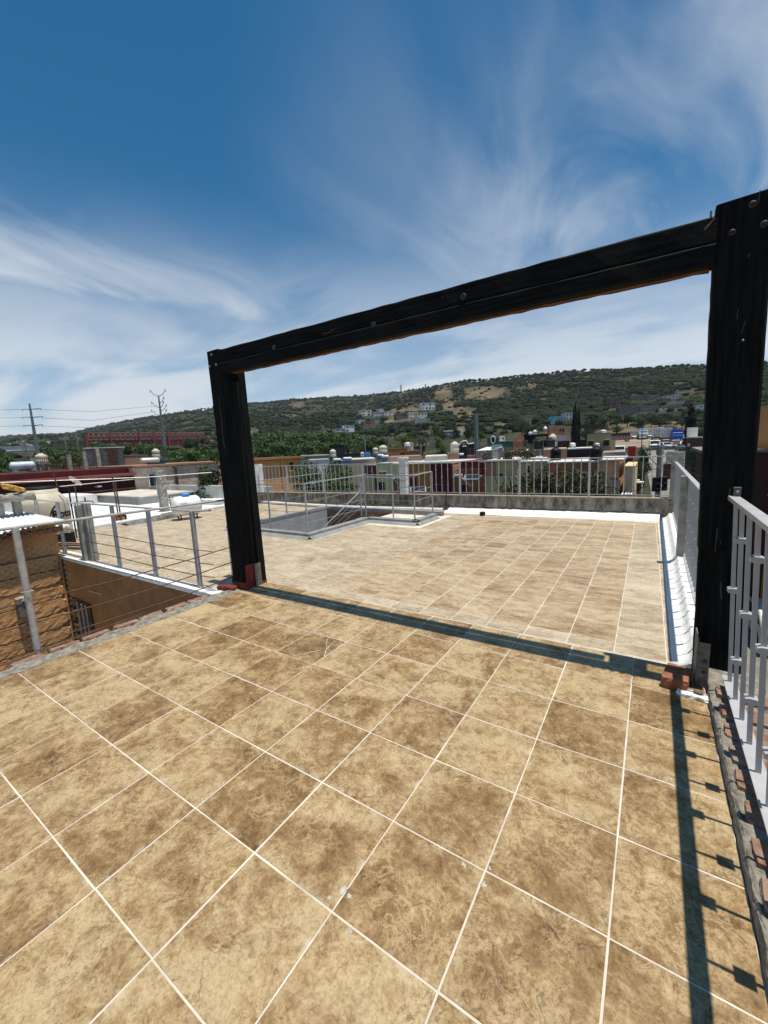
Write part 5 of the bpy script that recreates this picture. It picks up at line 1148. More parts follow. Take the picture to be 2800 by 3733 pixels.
for k in range(9):
    u = fc.w * k / 9; part('garment', fc.box(MB(), u + .02, u + fc.w / 9 - .03, z0 - rnd.uniform(.7, 1.25), z0, -.03, .03), mat('cloth_%d' % (k % 4), ((0.012, 0.014, 0.06), (0.05, 0.012, 0.04), (0.02, 0.02, 0.03), (0.10, 0.09, 0.13))[k % 4], 0.9), wl2)
part('line', MB().tube([facpt(0, z0, 0), facpt(fc.w, z0, 0)], .02, 4), M_WIRE, wl2)
wl3 = thing('washing_line', 'red cloths hung to dry right of the corrugated shack', 'laundry', onD('G', 1040, 420, 52)); fc = Fac(onD('G', 955, 350, 52), onD('G', 1095, 345, 52)); z0 = onD('G', 1030, 340, 52).z
for k, cc in enumerate(((0.5, 0.5, 0.48), (0.22, 0.05, 0.05), (0.30, 0.09, 0.08), (0.20, 0.04, 0.05))):
    u = fc.w * k / 4; part('garment', fc.box(MB(), u + .03, u + fc.w / 4 - .05, z0 - 2.2 + .2 * k, z0, -.03, .03), wallmat(cc), wl3)
part('line', MB().tube([facpt(0, z0, 0), facpt(fc.w, z0, 0)], .02, 4), M_WIRE, wl3)
# solar street lamps behind the parapet
for (fr, x0, y0, x1, y1, d, lab) in (('F', 50, 895, 322, 975, 19, 'solar street lamp panel in front of the leafy tree'), ('F', 968, 756, 1150, 800, 23, 'solar street lamp panel left of the white block pillar'), ('F', 1212, 938, 1485, 1008, 19, 'solar street lamp panel right of the white block pillar'), ('G', 372, 750, 630, 818, 20, 'solar street lamp panel before the balcony house')):
    a, c = onD(fr, x0, y1, d), onD(fr, x1, y0, d); m = (a + c) / 2; wd = (Vector((c.x, c.y, 0)) - Vector((a.x, a.y, 0))).length
    o = thing('solar_street_lamp', lab, 'street lamp', (m.x, m.y, terr(m.x, m.y))); tv = Vector((c.x - a.x, c.y - a.y, 0)).normalized(); nv = Vector((tv.y, -tv.x, 0)); sl = (nv * -.27 + Vector((0, 0, (c.z - a.z) / 2 * .95)))
    part('panel_frame', MB().obox(m, tv * wd * .42, sl, tv.cross(sl).normalized() * .02), M_WHITEP, o)
    nn = tv.cross(sl).normalized(); nn = nn if nn.z > 0 else -nn
    for k in range(4): part('solar_cell', MB().obox(m + tv * wd * .42 * (-.7125 + .475 * k) + nn * .022, tv * wd * .42 * .234, sl * .92, nn * .003), M_GLASSB, o)
    part('pole', MB().tube([(m.x, m.y, terr(m.x, m.y) - .3), (m.x, m.y, m.z - .03)], .06, 8), M_STEELT, o); part('lamp_arm', MB().tube([(m.x, m.y, m.z - .5), m - tv * wd * .75 + Vector((0, 0, .12))], .03, 6), M_WHITEP, o)
    q = m - tv * wd * .8 + Vector((0, 0, .12)); part('lamp_head', MB().obox(q, tv * .2, nv * .09, Vector((0, 0, .035))), M_WHITEP, o)

# maroon and beige houses to the left
mh = thing('maroon_house', 'long dark maroon house with stepped cornice at the far left', 'house', (-24, 3, -6))
part('wall', MB().box(-32, -24, -14, 8.08, -7, 1.15), wallmat((0.0383, 0.0072, 0.0081)), mh); part('upper_wall', MB().box(-32, -24.5, -14, 8.06, 1.151, 1.45), wallmat((0.0495, 0.0099, 0.009)), mh)
part('cornice', MB().box(-24.4, -23.7, -14, 8.12, 1.02, 1.16), wallmat((0.108, 0.0383, 0.036)), mh); part('cornice', MB().box(-24.3, -23.85, -14, 8.1, 0.30, 0.38), wallmat((0.099, 0.045, 0.045)), mh)
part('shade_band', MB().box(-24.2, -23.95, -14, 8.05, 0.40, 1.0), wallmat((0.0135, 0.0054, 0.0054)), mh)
for y in (3.4, 5.2, 6.9): part('pilaster', MB().box(-24.1, -23.9, y - .12, y + .12, -3, 0.29), wallmat((0.0315, 0.0054, 0.0059)), mh)
for y in (4.2, 6.2): part('wall_lamp', MB().box(-23.95, -23.6, y - .1, y + .1, 0.55, 0.62), M_GALV, mh)
part('window', MB().box(-24.05, -23.96, 6.0, 7.2, -1.5, 0.1), wallmat((0.10, 0.07, 0.08)), mh)
bh = thing('beige_stone_house', 'pale beige stone house with one dark window, right of the maroon house', 'house', (-24, 10, -6))
part('wall', MB().box(-33, -24.02, 8.13, 16.5, -7, 1.42), mat('beige_stone', (0.60, 0.48, 0.38), 0.9, 0.2, 1.4, 0.4, 6, stretch=(1, 1, 3)), bh); part('eave', MB().box(-33.2, -23.8, 8.05, 16.7, 1.43, 1.54), mat('clay_tile', (0.30, 0.17, 0.11), 0.9, 0.3, 4), bh)
me_st = shared('stone', MB().box(-.05, .05, -.43, .43, 0, .235), mat('beige_stone2', (0.60, 0.48, 0.385), 0.9, 0.25, 2.0, 0.4, 8, rnd_obj=1))
for j in range(13):
    for i in range(9):
        y = 8.65 + .885 * i + (.44 if j % 2 else 0)
        zz_ = 1.16 - .25 * j
        if y > 16.2 or (8.5 < y < 9.75 and 0.2 < zz_ + .12 < 1.15): continue
        piece('stone', me_st, bh, (-24.0, y, zz_))
w_ = part('window', MB().box(-24.06, -23.93, 8.84, 9.44, 0.28, 1.04), M_WHITEP, bh); part('pane', MB().box(-23.94, -23.915, 8.89, 9.39, 0.34, 1.0), mat('teal_glass', (0.012, 0.03, 0.035), 0.2, spec=.5), w_); part('frame_bar', MB().box(-23.93, -23.90, 9.12, 9.16, 0.34, 1.0), M_STEELT, w_)
part('downpipe', MB().box(-23.95, -23.85, 10.4, 10.52, -3, 1.3), mat('brown_pipe', (0.16, 0.10, 0.09), 0.7), bh); part('wall_lamp', MB().box(-23.95, -23.5, 10.3, 10.6, 1.28, 1.36), M_STEELT, bh)
# rooftop clutter on the maroon house and the unfinished brick room
rp = [onD('J', x, y, 31) for x, y in ((222, 850), (505, 830), (1055, 820), (1290, 800), (1495, 790))]
for q, (p, lab) in enumerate(zip(rp, ('leftmost', 'second', 'third', 'fourth', 'rightmost'))):
    b = MB().box(p.x - .10, p.x + .10, p.y - .10, p.y + .10, 0.9, onD('J', 0, 770 - 15 * q, 31).z + .1 * q); single('concrete_stub', b, M_CONC, '%s of the concrete stub columns on the maroon roof' % lab, 'column')
rbf = thing('rebar_fence', 'row of rusty upright rebars along the maroon roof', 'rebar', (-28, 6, 1.4))
for k in range(34):
    p = onD('J', 560 + 32 * k, 830 - .9 * k, 31.3 + .02 * k); part('rebar', MB().tube([(p.x, p.y, 1.3), (p.x + rnd.uniform(-.05, .05), p.y, onD('J', 600, 745 - 1.0 * k, 31).z + rnd.uniform(-.15, .15))], .018, 4), M_REBAR, rbf)
tank('cream roof tank with white shoulder at the left above the maroon house', 'J', 528, 722, 632, 782, 34, M_TANKB, 850, M_WHITEP)
tank('white-topped tank on tall legs right of the unfinished brick room', 'A', 1147, 1210, 488, 556, 46, M_TANKB, 600, M_WHITEP)
c = onD('J', 345, 845, 30); wh = thing('solar_water_heater', 'pale blue-white horizontal heater tank on the maroon roof', 'solar heater', c); part('tank', capsule(c + Vector((0, 0, .1)), Vector((.3, .95, 0)).normalized(), .85, .21, 16, 4), mat('pale_blue_metal', (0.50, 0.60, 0.66), .4), wh, smooth=True); part('stand', MB().box(c.x - .2, c.x + .2, c.y - .6, c.y + .6, c.z - .6, c.z - .2), M_STEELT, wh)
c = onD('A', 1135, 580, 30); wh = thing('solar_water_heater', 'silver cylinder heater with slanted tubes above the beige house', 'solar heater', c); part('tank', capsule(c, Vector((.3, .95, 0)).normalized(), .9, .20, 16, 4), M_GALV, wh, smooth=True); part('glass_tube', MB().obox(c + Vector((.4, .25, -.35)), Vector((.4, 0, -.35)), Vector((0.1, .5, 0)), Vector((.02, 0, .02))), M_GLASSB, wh)
h, fc, zt = house('unfinished_room', 'unfinished brick room with concrete frame beyond the maroon house', 'A', 668, 478, 905, 58, 58, 5, (0.20, 0.115, 0.080), wins=(('A', 785, 488, 815, 515),), roof=M_ROOFW, over=.5)
for u in (0, fc.w * .46, fc.w): part('concrete_column', fc.box(MB(), u - .25, u + .25, zt - 8, zt - .13, -.3, .12), M_CONC, h)
for j in range(12):
    for i in range(9):
        u = fc.w * .5 + .28 + .5 * i + (.25 if j % 2 else 0)
        if u < fc.w - .4 and not (0.0 < u - fc.w * .5 < 1.7 and 2 <= j <= 4 and False): c = fc.p0 + fc.t * u + fc.n * .05; piece('brick', me_hb, h, (c.x, c.y, zt - .55 - .26 * j), (0, 0, math.atan2(fc.t.y, fc.t.x) + rnd.uniform(-.05, .05)), (1, 1, 2))
house('brick_side_room', 'lower brick wall with ragged courses right of the unfinished room', 'A', 915, 535, 1098, 60, 60, 4, (0.21, 0.12, 0.085), roof=M_ROOFB)
house('orange_brick_house', 'orange brick house with one dark window behind the left black post', 'B', 380, 668, 812, 21, 24.5, 1.6, (0.34, 0.165, 0.058), y1=648, wins=(('B', 722, 695, 764, 755),), roof=mat('orange_roof_edge', (0.36, 0.19, 0.09), .9), over=.15, zones=(('B', 664, 690, 682, 900, (0.20, 0.085, 0.03)),))
house('grey_roof_house', 'grey house with clutter behind the orange brick house', 'B', 815, 640, 1040, 46, 46, 8, (0.13, 0.125, 0.11), roof=M_ROOFW)
house('white_wall_house', 'rounded white-grey wall behind the leafy tree', 'B', 880, 672, 1035, 40, 40, 3, (0.42, 0.41, 0.38), roof=M_ROOFW)

# red hotel in the distance
h, fc, zt = house('red_hotel', 'long red three-storey building with rows of balcony windows in the distance', 'A', 640, 366, 1545, 232, 244, 7, (0.125, 0.030, 0.028), roof=mat('pinkish_roof', (0.32, 0.16, 0.15), .9), y1=364, cat='building')
for row, (yt, yb) in enumerate(((374, 392), (402, 420))):
    for k in range(22):
        x = 672 + 40 * k
        if x > 1515: continue
        u0, u1, z0, z1 = fc.rect('A', x, yt - (x - 660) * .003, x + (26 if row == 0 else 20), yb - (x - 660) * .012); m = MB(); f_ = .35
        fc.box(m, u0 - f_, u1 + f_, z1, z1 + f_, -.1, .4); fc.box(m, u0 - f_, u1 + f_, z0 - f_, z0, -.1, .5); fc.box(m, u0 - f_, u0, z0, z1, -.1, .38); fc.box(m, u1, u1 + f_, z0, z1, -.1, .38)
        w_ = part('window', m, wallmat((0.18, 0.09, 0.07)), h); part('pane', fc.box(MB(), u0, u1, z0, z1, -.1, .2), M_DARKG, w_)
for k, x in enumerate((825, 1040, 1150, 1260)): u0, u1, z0, z1 = fc.rect('A', x, 362, x + 22, 440); part('pier', fc.box(MB(), u0, u1, z0 - 6, z1 + .6, -.2, 1.2), wallmat((0.135, 0.028, 0.028)), h)
FARH = [
 ('low_red_house', 'small red annex right of the red hotel', 'A', 1570, 400, 1640, 275, (0.22, 0.03, 0.03), 425), ('white_shed', 'long pale warehouse wall at the far left', 'J', 0, 525, 650, 210, (0.42, 0.40, 0.37), 590), ('ochre_shed', 'ochre ruin wall before the pale warehouse', 'J', 235, 620, 500, 150, (0.33, 0.26, 0.17), 690), ('white_shed', 'small white shed right of the leaning utility posts', 'J', 1040, 555, 1125, 190, (0.50, 0.49, 0.47), 600),
 ('hill_house', 'pale terraced house high on the slope beside the bare cliff', 'C', 327, 396, 440, 620, (0.42, 0.40, 0.36), 462), ('hill_house', 'dark house with red roof right of the pale terraced house', 'C', 498, 388, 547, 640, (0.050, 0.030, 0.026), 415), ('hill_house', 'dark grey unfinished building among white houses on the slope', 'C', 103, 490, 216, 520, (0.045, 0.045, 0.045), 545),
 ('hill_house', 'bright white house beside the dark unfinished building', 'C', 218, 486, 288, 522, (0.60, 0.59, 0.56), 540), ('hill_house', 'beige house right of the bright white slope house', 'C', 292, 480, 372, 524, (0.36, 0.30, 0.24), 545), ('retaining_wall', 'long grey retaining wall below the slope houses', 'C', 262, 533, 436, 500, (0.29, 0.28, 0.26), 566), ('hill_house', 'low grey shed at the right end of the retaining wall', 'C', 438, 541, 502, 490, (0.16, 0.17, 0.17), 562), ('hill_house', 'white cottages at the left end of the slope houses', 'C', 0, 474, 74, 560, (0.52, 0.51, 0.49), 512),
 ('hill_house', 'beige villa highest at the left of the slope houses', 'B', 1280, 300, 1356, 600, (0.36, 0.31, 0.26), 346), ('hill_house', 'long grey house on the slope below the beige villa', 'B', 1370, 312, 1490, 590, (0.24, 0.235, 0.23), 346), ('hill_house', 'white turret house above the long grey house', 'B', 1420, 290, 1452, 600, (0.58, 0.57, 0.55), 318), ('hill_house', 'white cubic house standing in front of the slope', 'B', 1160, 416, 1226, 430, (0.60, 0.60, 0.58), 470), ('hill_house', 'low beige house left of the white cubic house', 'B', 1082, 440, 1158, 430, (0.42, 0.38, 0.31), 468), ('hill_house', 'red-brown house right of the white cubic house', 'B', 1295, 388, 1378, 440, (0.17, 0.055, 0.042), 424), ('hill_house', 'small white house above the red-brown house', 'B', 1262, 374, 1308, 450, (0.52, 0.51, 0.50), 402), ('hill_house', 'grey-green block right of the red-brown house', 'B', 1380, 360, 1422, 450, (0.11, 0.13, 0.125), 402), ('hill_house', 'small pale house alone below the wooded slope', 'B', 975, 418, 1030, 520, (0.40, 0.38, 0.33), 440),
 ('concrete_canopy', 'grey concrete canopy structure among the valley trees', 'C', 830, 546, 970, 300, (0.20, 0.19, 0.17), 560), ('ruin', 'brick ruin standing among the valley trees', 'C', 1212, 508, 1290, 260, (0.20, 0.15, 0.12), 575), ('retaining_wall', 'pale stone wall running through the valley trees', 'C', 850, 598, 1120, 265, (0.27, 0.23, 0.18), 618), ('arched_villa', 'white villa with orange arches above the turquoise house', 'C', 1480, 480, 1570, 250, (0.48, 0.36, 0.30), 520), ('turquoise_house', 'turquoise house with balconies on the slope', 'C', 1440, 516, 1555, 238, (0.10, 0.33, 0.34), 582), ('hill_house', 'grey-violet house right of the arched villa', 'C', 1574, 482, 1652, 250, (0.32, 0.31, 0.33), 548),
 ('hill_house', 'dark red-brown block of flats on the right-hand slope', 'D', 585, 416, 734, 330, (0.060, 0.026, 0.024), 532), ('hill_house', 'dark grey house above the long flats', 'D', 822, 386, 908, 345, (0.055, 0.058, 0.062), 450), ('hill_house', 'house with orange roof on the right-hand slope', 'D', 912, 404, 1008, 345, (0.17, 0.12, 0.095), 448), ('hill_house', 'grey-brown house right of the orange roofed house', 'D', 1012, 392, 1114, 348, (0.095, 0.090, 0.085), 442), ('apartment_row', 'long dark apartment row on the slope, left half', 'D', 710, 502, 905, 300, (0.075, 0.070, 0.064), 585), ('apartment_row', 'long brownish apartment row on the slope, right half', 'D', 914, 494, 1116, 302, (0.12, 0.105, 0.088), 560),
 ('hill_house', 'white house high on the right-hand slope', 'D', 1210, 388, 1308, 380, (0.52, 0.52, 0.53), 444), ('hill_house', 'grey house with pale roof beside the high white house', 'D', 1312, 362, 1420, 386, (0.17, 0.155, 0.15), 412), ('retaining_wall', 'upper pale wall stepping down the right-hand slope', 'D', 1122, 452, 1372, 350, (0.26, 0.26, 0.26), 490), ('hill_house', 'long low pale house beside the right-hand cypress', 'D', 1120, 524, 1368, 290, (0.30, 0.29, 0.26), 562), ('hill_house', 'white house with dark windows by the right black post', 'D', 1520, 482, 1595, 290, (0.50, 0.49, 0.50), 552), ('hill_house', 'orange-topped house high beside the right black post', 'D', 1522, 372, 1595, 360, (0.30, 0.17, 0.07), 425), ('hill_house', 'pink house between the cypresses and the flats', 'D', 385, 578, 470, 245, (0.30, 0.17, 0.14), 622), ('hill_house', 'lilac-grey house left of the twin cypresses', 'D', 182, 566, 252, 246, (0.30, 0.28, 0.31), 630),
]
for (n0, lab, fr, x0, y0, x1, d, col, yb) in FARH:
    wd = x1 - x0; ht = yb - y0; wi = []
    if 'wall' not in n0 and 'shed' not in n0:
        nw = max(2, int(wd / 26)); rw = 2 if ht > 34 else 1
        for j in range(rw):
            for i in range(nw):
                if rnd.random() < .82: wi.append((fr, x0 + wd * (i + .22) / nw, y0 + ht * (.16 + j * .46) / 1, x0 + wd * (i + rnd.uniform(.55, .85)) / nw, y0 + ht * (.42 + .46 * j) if rw == 2 else y0 + ht * .6))
    gd = ground_d(fr, (x0 + x1) / 2, yb); d = gd if gd else d
    q0, q1 = pix(fr, x0, y0), pix(fr, x1, yb); HOUSE_RECTS.append((q0[0], q0[1], q1[0], q1[1], d))
    p = onD(fr, (x0 + x1) / 2, yb, d)
    rf = M_ROOFW
    if 'orange' in lab and 'hill' in n0: rf = mat('orange_tile_roof', (0.36, 0.15, 0.07), .9)
    if 'red roof' in lab: rf = MATS['red_tile_roof']
    house(n0, lab, fr, x0, y0, x1, d, d * 1.01, max(6, d * .02), col, wi, rf, base=min(p.z, terr(p.x, p.y)) - 3, cat='wall' if 'wall' in n0 else 'building', over=.3)
    
# tiny houses of the far suburb left of the hill
k = 0
for (px, py, cc) in ((15, 478, 0), (120, 470, 1), (210, 480, 2), (300, 462, 1), (345, 440, 0), (420, 480, 0), (470, 492, 2), (515, 500, 0), (690, 462, 0), (735, 452, 0), (765, 462, 2)):
    cl = ((0.52, 0.51, 0.48), (0.25, 0.09, 0.07), (0.32, 0.27, 0.21))[cc]; w_ = rnd.uniform(22, 48); p = onD('J', px, py + 40, 560)
    gd = ground_d('J', px, py + 25) or 560; HOUSE_RECTS.append((*pix('J', px, py), *pix('J', px + w_, py + 25), gd)); p = onD('J', px, py + 25, gd)
    house('suburb_house', ('tiny white house in the far suburb at the left', 'tiny red house in the far suburb at the left', 'tiny tan house in the far suburb at the left')[cc], 'J', px, py, px + w_, gd, gd * 1.005, 9, cl, base=p.z - 12)[0]['group'] = ('white far suburb houses', 'red far suburb houses', 'tan far suburb houses')[cc]
for q in range(16):
    px, py, cc = rnd.uniform(1555, 1650) if q < 7 else rnd.uniform(905, 1000), rnd.uniform(330, 400), q % 3
    if q < 7: fr, x, y = 'A', px, py + 25
    else: fr, x, y = 'B', (px - 700) * 2.07375 + rnd.uniform(-10, 10), rnd.uniform(440, 485)
    cl = ((0.48, 0.46, 0.43), (0.23, 0.08, 0.065), (0.32, 0.27, 0.21))[cc]; gd = ground_d(fr, x, y + 12) or 430; HOUSE_RECTS.append((*pix(fr, x, y), *pix(fr, x + 20, y + 12), gd)); p = onD(fr, x, y + 18, gd)
    house('village_house', ('tiny white house in the village at the foot of the hill', 'tiny red house in the village at the foot of the hill', 'tiny tan house in the village at the foot of the hill')[cc], fr, x, y, x + rnd.uniform(12, 26), gd, gd * 1.004, 8, cl, base=p.z - 10)[0]['group'] = ('white village houses', 'red village houses', 'tan village houses')[cc]

# scrub covering the hill: far-off growth that reads as one mass
def ico():
    t = (1 + 5 ** .5) / 2
    v = np.array([(-1, t, 0), (1, t, 0), (-1, -t, 0), (1, -t, 0), (0, -1, t), (0, 1, t), (0, -1, -t), (0, 1, -t), (t, 0, -1), (t, 0, 1), (-t, 0, -1), (-t, 0, 1)], float); v /= np.linalg.norm(v[0])
    f = [(0, 11, 5), (0, 5, 1), (0, 1, 7), (0, 7, 10), (0, 10, 11), (1, 5, 9), (5, 11, 4), (11, 10, 2), (10, 7, 6), (7, 1, 8), (3, 9, 4), (3, 4, 2), (3, 2, 6), (3, 6, 8), (3, 8, 9), (4, 9, 5), (2, 4, 11), (6, 2, 10), (8, 6, 7), (9, 8, 1)]
    return v, np.array(f)
IV, IF = ico()
def scrub_mat():
    m = bpy.data.materials.new('hill_scrub'); m.use_nodes = True; t = m.node_tree; b = t.nodes['Principled BSDF']; L = t.links.new
    b.inputs['Roughness'].default_value = 0.8; b.inputs['Specular IOR Level'].default_value = 0.1
    tc = t.nodes.new('ShaderNodeTexCoord'); wn = t.nodes.new('ShaderNodeTexNoise'); wn.inputs['Scale'].default_value = 0.09; wn.inputs['Detail'].default_value = 3; L(tc.outputs['Object'], wn.inputs[0])
    n2 = t.nodes.new('ShaderNodeTexNoise'); n2.inputs['Scale'].default_value = 0.9; n2.inputs['Detail'].default_value = 3; L(tc.outputs['Object'], n2.inputs[0])
    ad = t.nodes.new('ShaderNodeMath'); ad.operation = 'ADD'; L(wn.outputs[0], ad.inputs[0]); L(n2.outputs[0], ad.inputs[1])
    r = t.nodes.new('ShaderNodeValToRGB'); e = r.color_ramp.elements; e[0].position = .75 / 2 + .05; e[0].color = (0.0050, 0.012, 0.005, 1); e[1].position = .62; e[1].color = (0.026, 0.040, 0.015, 1)
    hv = t.nodes.new('ShaderNodeMath'); hv.operation = 'MULTIPLY'; hv.inputs[1].default_value = .5; L(ad.outputs[0], hv.inputs[0]); L(hv.outputs[0], r.inputs[0]); L(r.outputs[0], b.inputs['Base Color']); return m
VV = []; FF = []; cnt = 0
for q in range(38000):
    px = nrs.uniform(-150, 2950); cs = math.cos(math.atan((px - 1400) / FPX)); th = math.atan((px - 1400) / FPX) + YAW
    Rd = lerp(RIDGE, px, 2); u_ = nrs.uniform(0, 1); pr, pb = lerp(RIDGE, px, 1), lerp(BASE, px, 1)
    # spread evenly over the slope as it is seen, denser towards the crest line
    zr, zb = zat(px, cs, Rd, pr), zat(px, cs, 260, pb); lo, hi = 230, Rd + 4; tgt = pb + (pr - pb) * u_ ** .9
    for it in range(14):
        md = (lo + hi) / 2; t = max(0, (md - 260) / (Rd - 260)); z = zb + (zr - zb) * t * (0.8 + .2 * t)
        if hor(px) - (z - CAM.z) * FPX / md / cs > tgt: lo = md
        else: hi = md
    d = (lo + hi) / 2 + nrs.uniform(-12, 12)
    x, y = CAM.x + math.sin(th) * d, CAM.y + math.cos(th) * d; z = terr(x, y)
    r = nrs.uniform(0.8, 2.7) ** 1.0 * (1 + max(0, d - 700) / 900) * (0.75 + 0.5 * nrs.uniform() ** 3)
    if mnoise.noise(Vector((x, y, 7)) * .022) < -.28 and nrs.uniform() < .7: continue
    pq = proj((x, y, z + r)); hide = False
    for (a0, b0, a1, b1, hd) in HOUSE_RECTS:
        if a0 - 4 < pq[0] < a1 + 4 and b0 - 1 < pq[1] < b1 + 3 and d < hd + 14: hide = True; break
    if hide: continue
    if bare(*proj((x, y, z)), x, y) > 0.15 and nrs.uniform() > 0.10: continue
    j = IV * (r * nrs.uniform(.7, 1.3, (12, 1))) * np.array([1.15, 1.15, nrs.uniform(.6, .95)])
    VV.append(j + np.array([x, y, z + r * .35])); FF.append(IF + 12 * cnt); cnt += 1
sc_ = bpy.data.objects.new('hillside_scrub', npmesh('hillside_scrub', np.concatenate(VV), np.concatenate(FF), scrub_mat())); COL.objects.link(sc_); ORG[sc_] = Vector((0, 0, 0))
sc_['kind'] = 'stuff'; tag(sc_, 'dark green scrub covering the far hillside', 'scrub')

# right side: dark building, brown house beyond the post, boundary walls
h, fc, zt = house('dark_brown_building', 'dark brown shaded building beyond the street with pale roof room', 'I', 1195, 440, 1500, 62, 50, 10, (0.040, 0.022, 0.016), roof=M_ROOFW, wins=(('I', 1222, 552, 1275, 612),))
a = onD('I', 1210, 280, 60); c = onD('I', 1400, 280, 60); f2 = Fac(a, c); part('roof_room', f2.box(MB(), 0, f2.w, zt, a.z, -4, 0), wallmat((0.42, 0.41, 0.33)), h)
h, fc, zt = house('shaded_house', 'dark shaded house with cornice right of the dark brown building', 'I', 1375, 640, 1600, 30, 22, 8, (0.035, 0.016, 0.013), roof=mat('grey_cornice', (0.22, 0.19, 0.18), .9), over=.2)
h, fc, zt = house('ochre_house', 'ochre brown house seen right of the right black post', 'n', 760, -900, 1600, 24, 20, 8, (0.26, 0.125, 0.045), roof=None)
u0, u1, z0, z1 = fc.rect('n', 805, 120, 1100, 410); part('window', fc.box(MB(), u0, u1, z0, z1, -.05, .04), mat('tan_curtain', (0.20, 0.11, 0.05), .8), h); part('frame_bar', fc.box(MB(), u0, u1, z0 - .06, z0, -.05, .07), M_WHITEP, h); part('frame_bar', fc.box(MB(), u0 - .05, u0, z0, z1, -.05, .07), M_WHITEP, h); part('sill', fc.box(MB(), u0, u1, z0 - .30, z0 - .07, -.05, .05), wallmat((0.03, 0.04, 0.04)), h)
house('street_wall', 'low pale wall bordering the parking ground above the street', 'I', 850, 690, 1170, 82, 80, .4, (0.28, 0.27, 0.24), cat='wall'); house('street_wall', 'dark red low wall beneath the pale street wall', 'I', 800, 895, 1000, 66, 66, .4, (0.075, 0.024, 0.02), cat='wall'); house('street_wall', 'brick wall below the parked cars on the right', 'I', 1000, 598, 1195, 92, 90, .4, (0.075, 0.030, 0.026), cat='wall')

# utility poles and cables
def upole(label, fr, x, yt, yb, d, r=.14, arm=0, mt=None, name='utility_pole', ya=None):
    t_ = onD(fr, x, yt, d); g = min(onD(fr, x, yb, d).z, terr(t_.x, t_.y)); o = thing(name, label, 'pole', (t_.x, t_.y, g)); part('shaft', MB().tube([(t_.x, t_.y, g), (t_.x, t_.y, t_.z)], r, 8, r * .7), mt or M_UTIL, o)
    if arm:
        za = onD(fr, x, ya or yt + 12, d).z; tv = RT * Vector((1, 1, 0)); part('cross_arm', MB().bar(Vector((t_.x, t_.y, za)) - tv * arm, Vector((t_.x, t_.y, za)) + tv * arm, .10, .12), mt or M_UTIL, o)
        for q in (-.9, -.4, .4, .9):
            c = Vector((t_.x, t_.y, za + .08)) + tv * arm * q; part('insulator', MB().tube([c, c + Vector((0, 0, .18))], .05, 6), M_WHITEP, o)
    return o, t_
upole('utility pole with cross arm left of the small beige tanks', 'F', 535, 140, 400, 75, .16, 1.1, ya=195); upole('utility pole with coiled cables left of the yellow-green tree', 'F', 893, 158, 345, 80, .16, .9, ya=205); upole('utility pole right of the orange wing', 'F', 1385, 282, 520, 58, .14, 1.2, ya=305); upole('far utility pole right of the yellow-green tree', 'F', 1568, 130, 395, 90, .15, .7, ya=250)
upole('tall grey steel mast behind the corrugated shack', 'G', 560, -180, 345, 62, .42, 0, M_STEELT, 'steel_mast'); upole('slim dark antenna mast left of the tall grey steel mast', 'G', 395, 0, 235, 78, .06, 0, M_BLACK, 'antenna_mast'); upole('thin utility pole at the bend of the dirt track', 'G', 130, 110, 250, 150, .14); upole('thin post beside the tall grey mast', 'G', 618, 195, 330, 80, .12)
upole('street lamp post over the parked trucks', 'I', 655, 390, 560, 110, .07, .3, M_STEELT, 'lamp_post'); upole('dark cable post by the parking ground', 'I', 437, 305, 560, 100, .09, 0, M_BLACK, 'cable_post')
upole('pale twin-post utility pole at the far left, left one', 'J', 305, 355, 600, 120, .16, 1.6, ya=360); upole('pale twin-post utility pole at the far left, right one', 'J', 360, 400, 600, 120, .14); upole('leaning pale utility post left of the red hotel', 'J', 972, 355, 545, 170, .2); upole('pale utility post against the red hotel end', 'J', 1150, 330, 570, 165, .2)
up, t_ = upole('concrete street pole with crossbar and dark boxes behind the back railing', 'I', 742, 600, 1900, 24, .14)
a, c = onD('I', 490, 652, 24.3), onD('I', 1180, 628, 24.3); part('cross_arm', MB().bar(a, c, .10, .10), M_UTIL, up)
for x in (700, 790, 1030): q = onD('I', x, 668, 24.2); part('insulator', MB().tube([q, q + Vector((0, 0, -.22))], .06, 6), M_WHITEP if x > 750 else M_BLACK, up)
for (x0, y0, x1, y1) in ((627, 1140, 706, 1372), (768, 1130, 835, 1360)):
    a, c = onD('I', x0, y1, 23.7), onD('I', x1, y0, 23.7); m = (a + c) / 2; part('dark_box', MB().obox(m, RT * Vector((1, 1, 0)) * ((c - a).length * .28), Vector((0, .25, 0)), Vector((0, 0, (c.z - a.z) / 2))), mat('dark_box', (0.010, 0.011, 0.014), .6), up)
for y in (1245, 1335): a, c = onD('I', 600, y, 23.5), onD('I', 880, y - 3, 23.5); part('band', MB().bar(a, c, .04, .05), M_STEELT, up)
part('stay_wire', MB().tube([onD('I', 497, 690, 24), onD('I', 560, 790, 23.9), onD('I', 765, 1010, 23.8)], .025, 5), M_UTIL, up); part('conduit', MB().tube([onD('I', 705, 520, 24), onD('I', 712, 840, 24)], .03, 5), M_UTIL, up)
CAB = (((470, 980, 24), (760, 1010, 24), (1010, 1015, 30)), ((310, 940, 30), (560, 985, 26), (750, 1015, 24)), ((800, 700, 24), (960, 900, 26), (1470, 1010, 22)), ((760, 960, 24), (1120, 860, 24), (1480, 690, 20)), ((760, 990, 24), (1150, 900, 22), (1480, 810, 20)), ((800, 1000, 24), (1200, 990, 22), (1470, 1150, 20)), ((280, 1360, 21), (450, 1420, 20), (600, 1490, 19)), ((800, 880, 24), (1000, 940, 26), (1300, 965, 24), (1500, 955, 24)))
for q, pts in enumerate(CAB):
    single('overhead_cable', MB().tube([onD('I', x, y, d) for x, y, d in pts], .013, 4), M_WIRE, 'thin dark overhead cable strung from the concrete street pole', 'cable', 'overhead cables at the street pole')
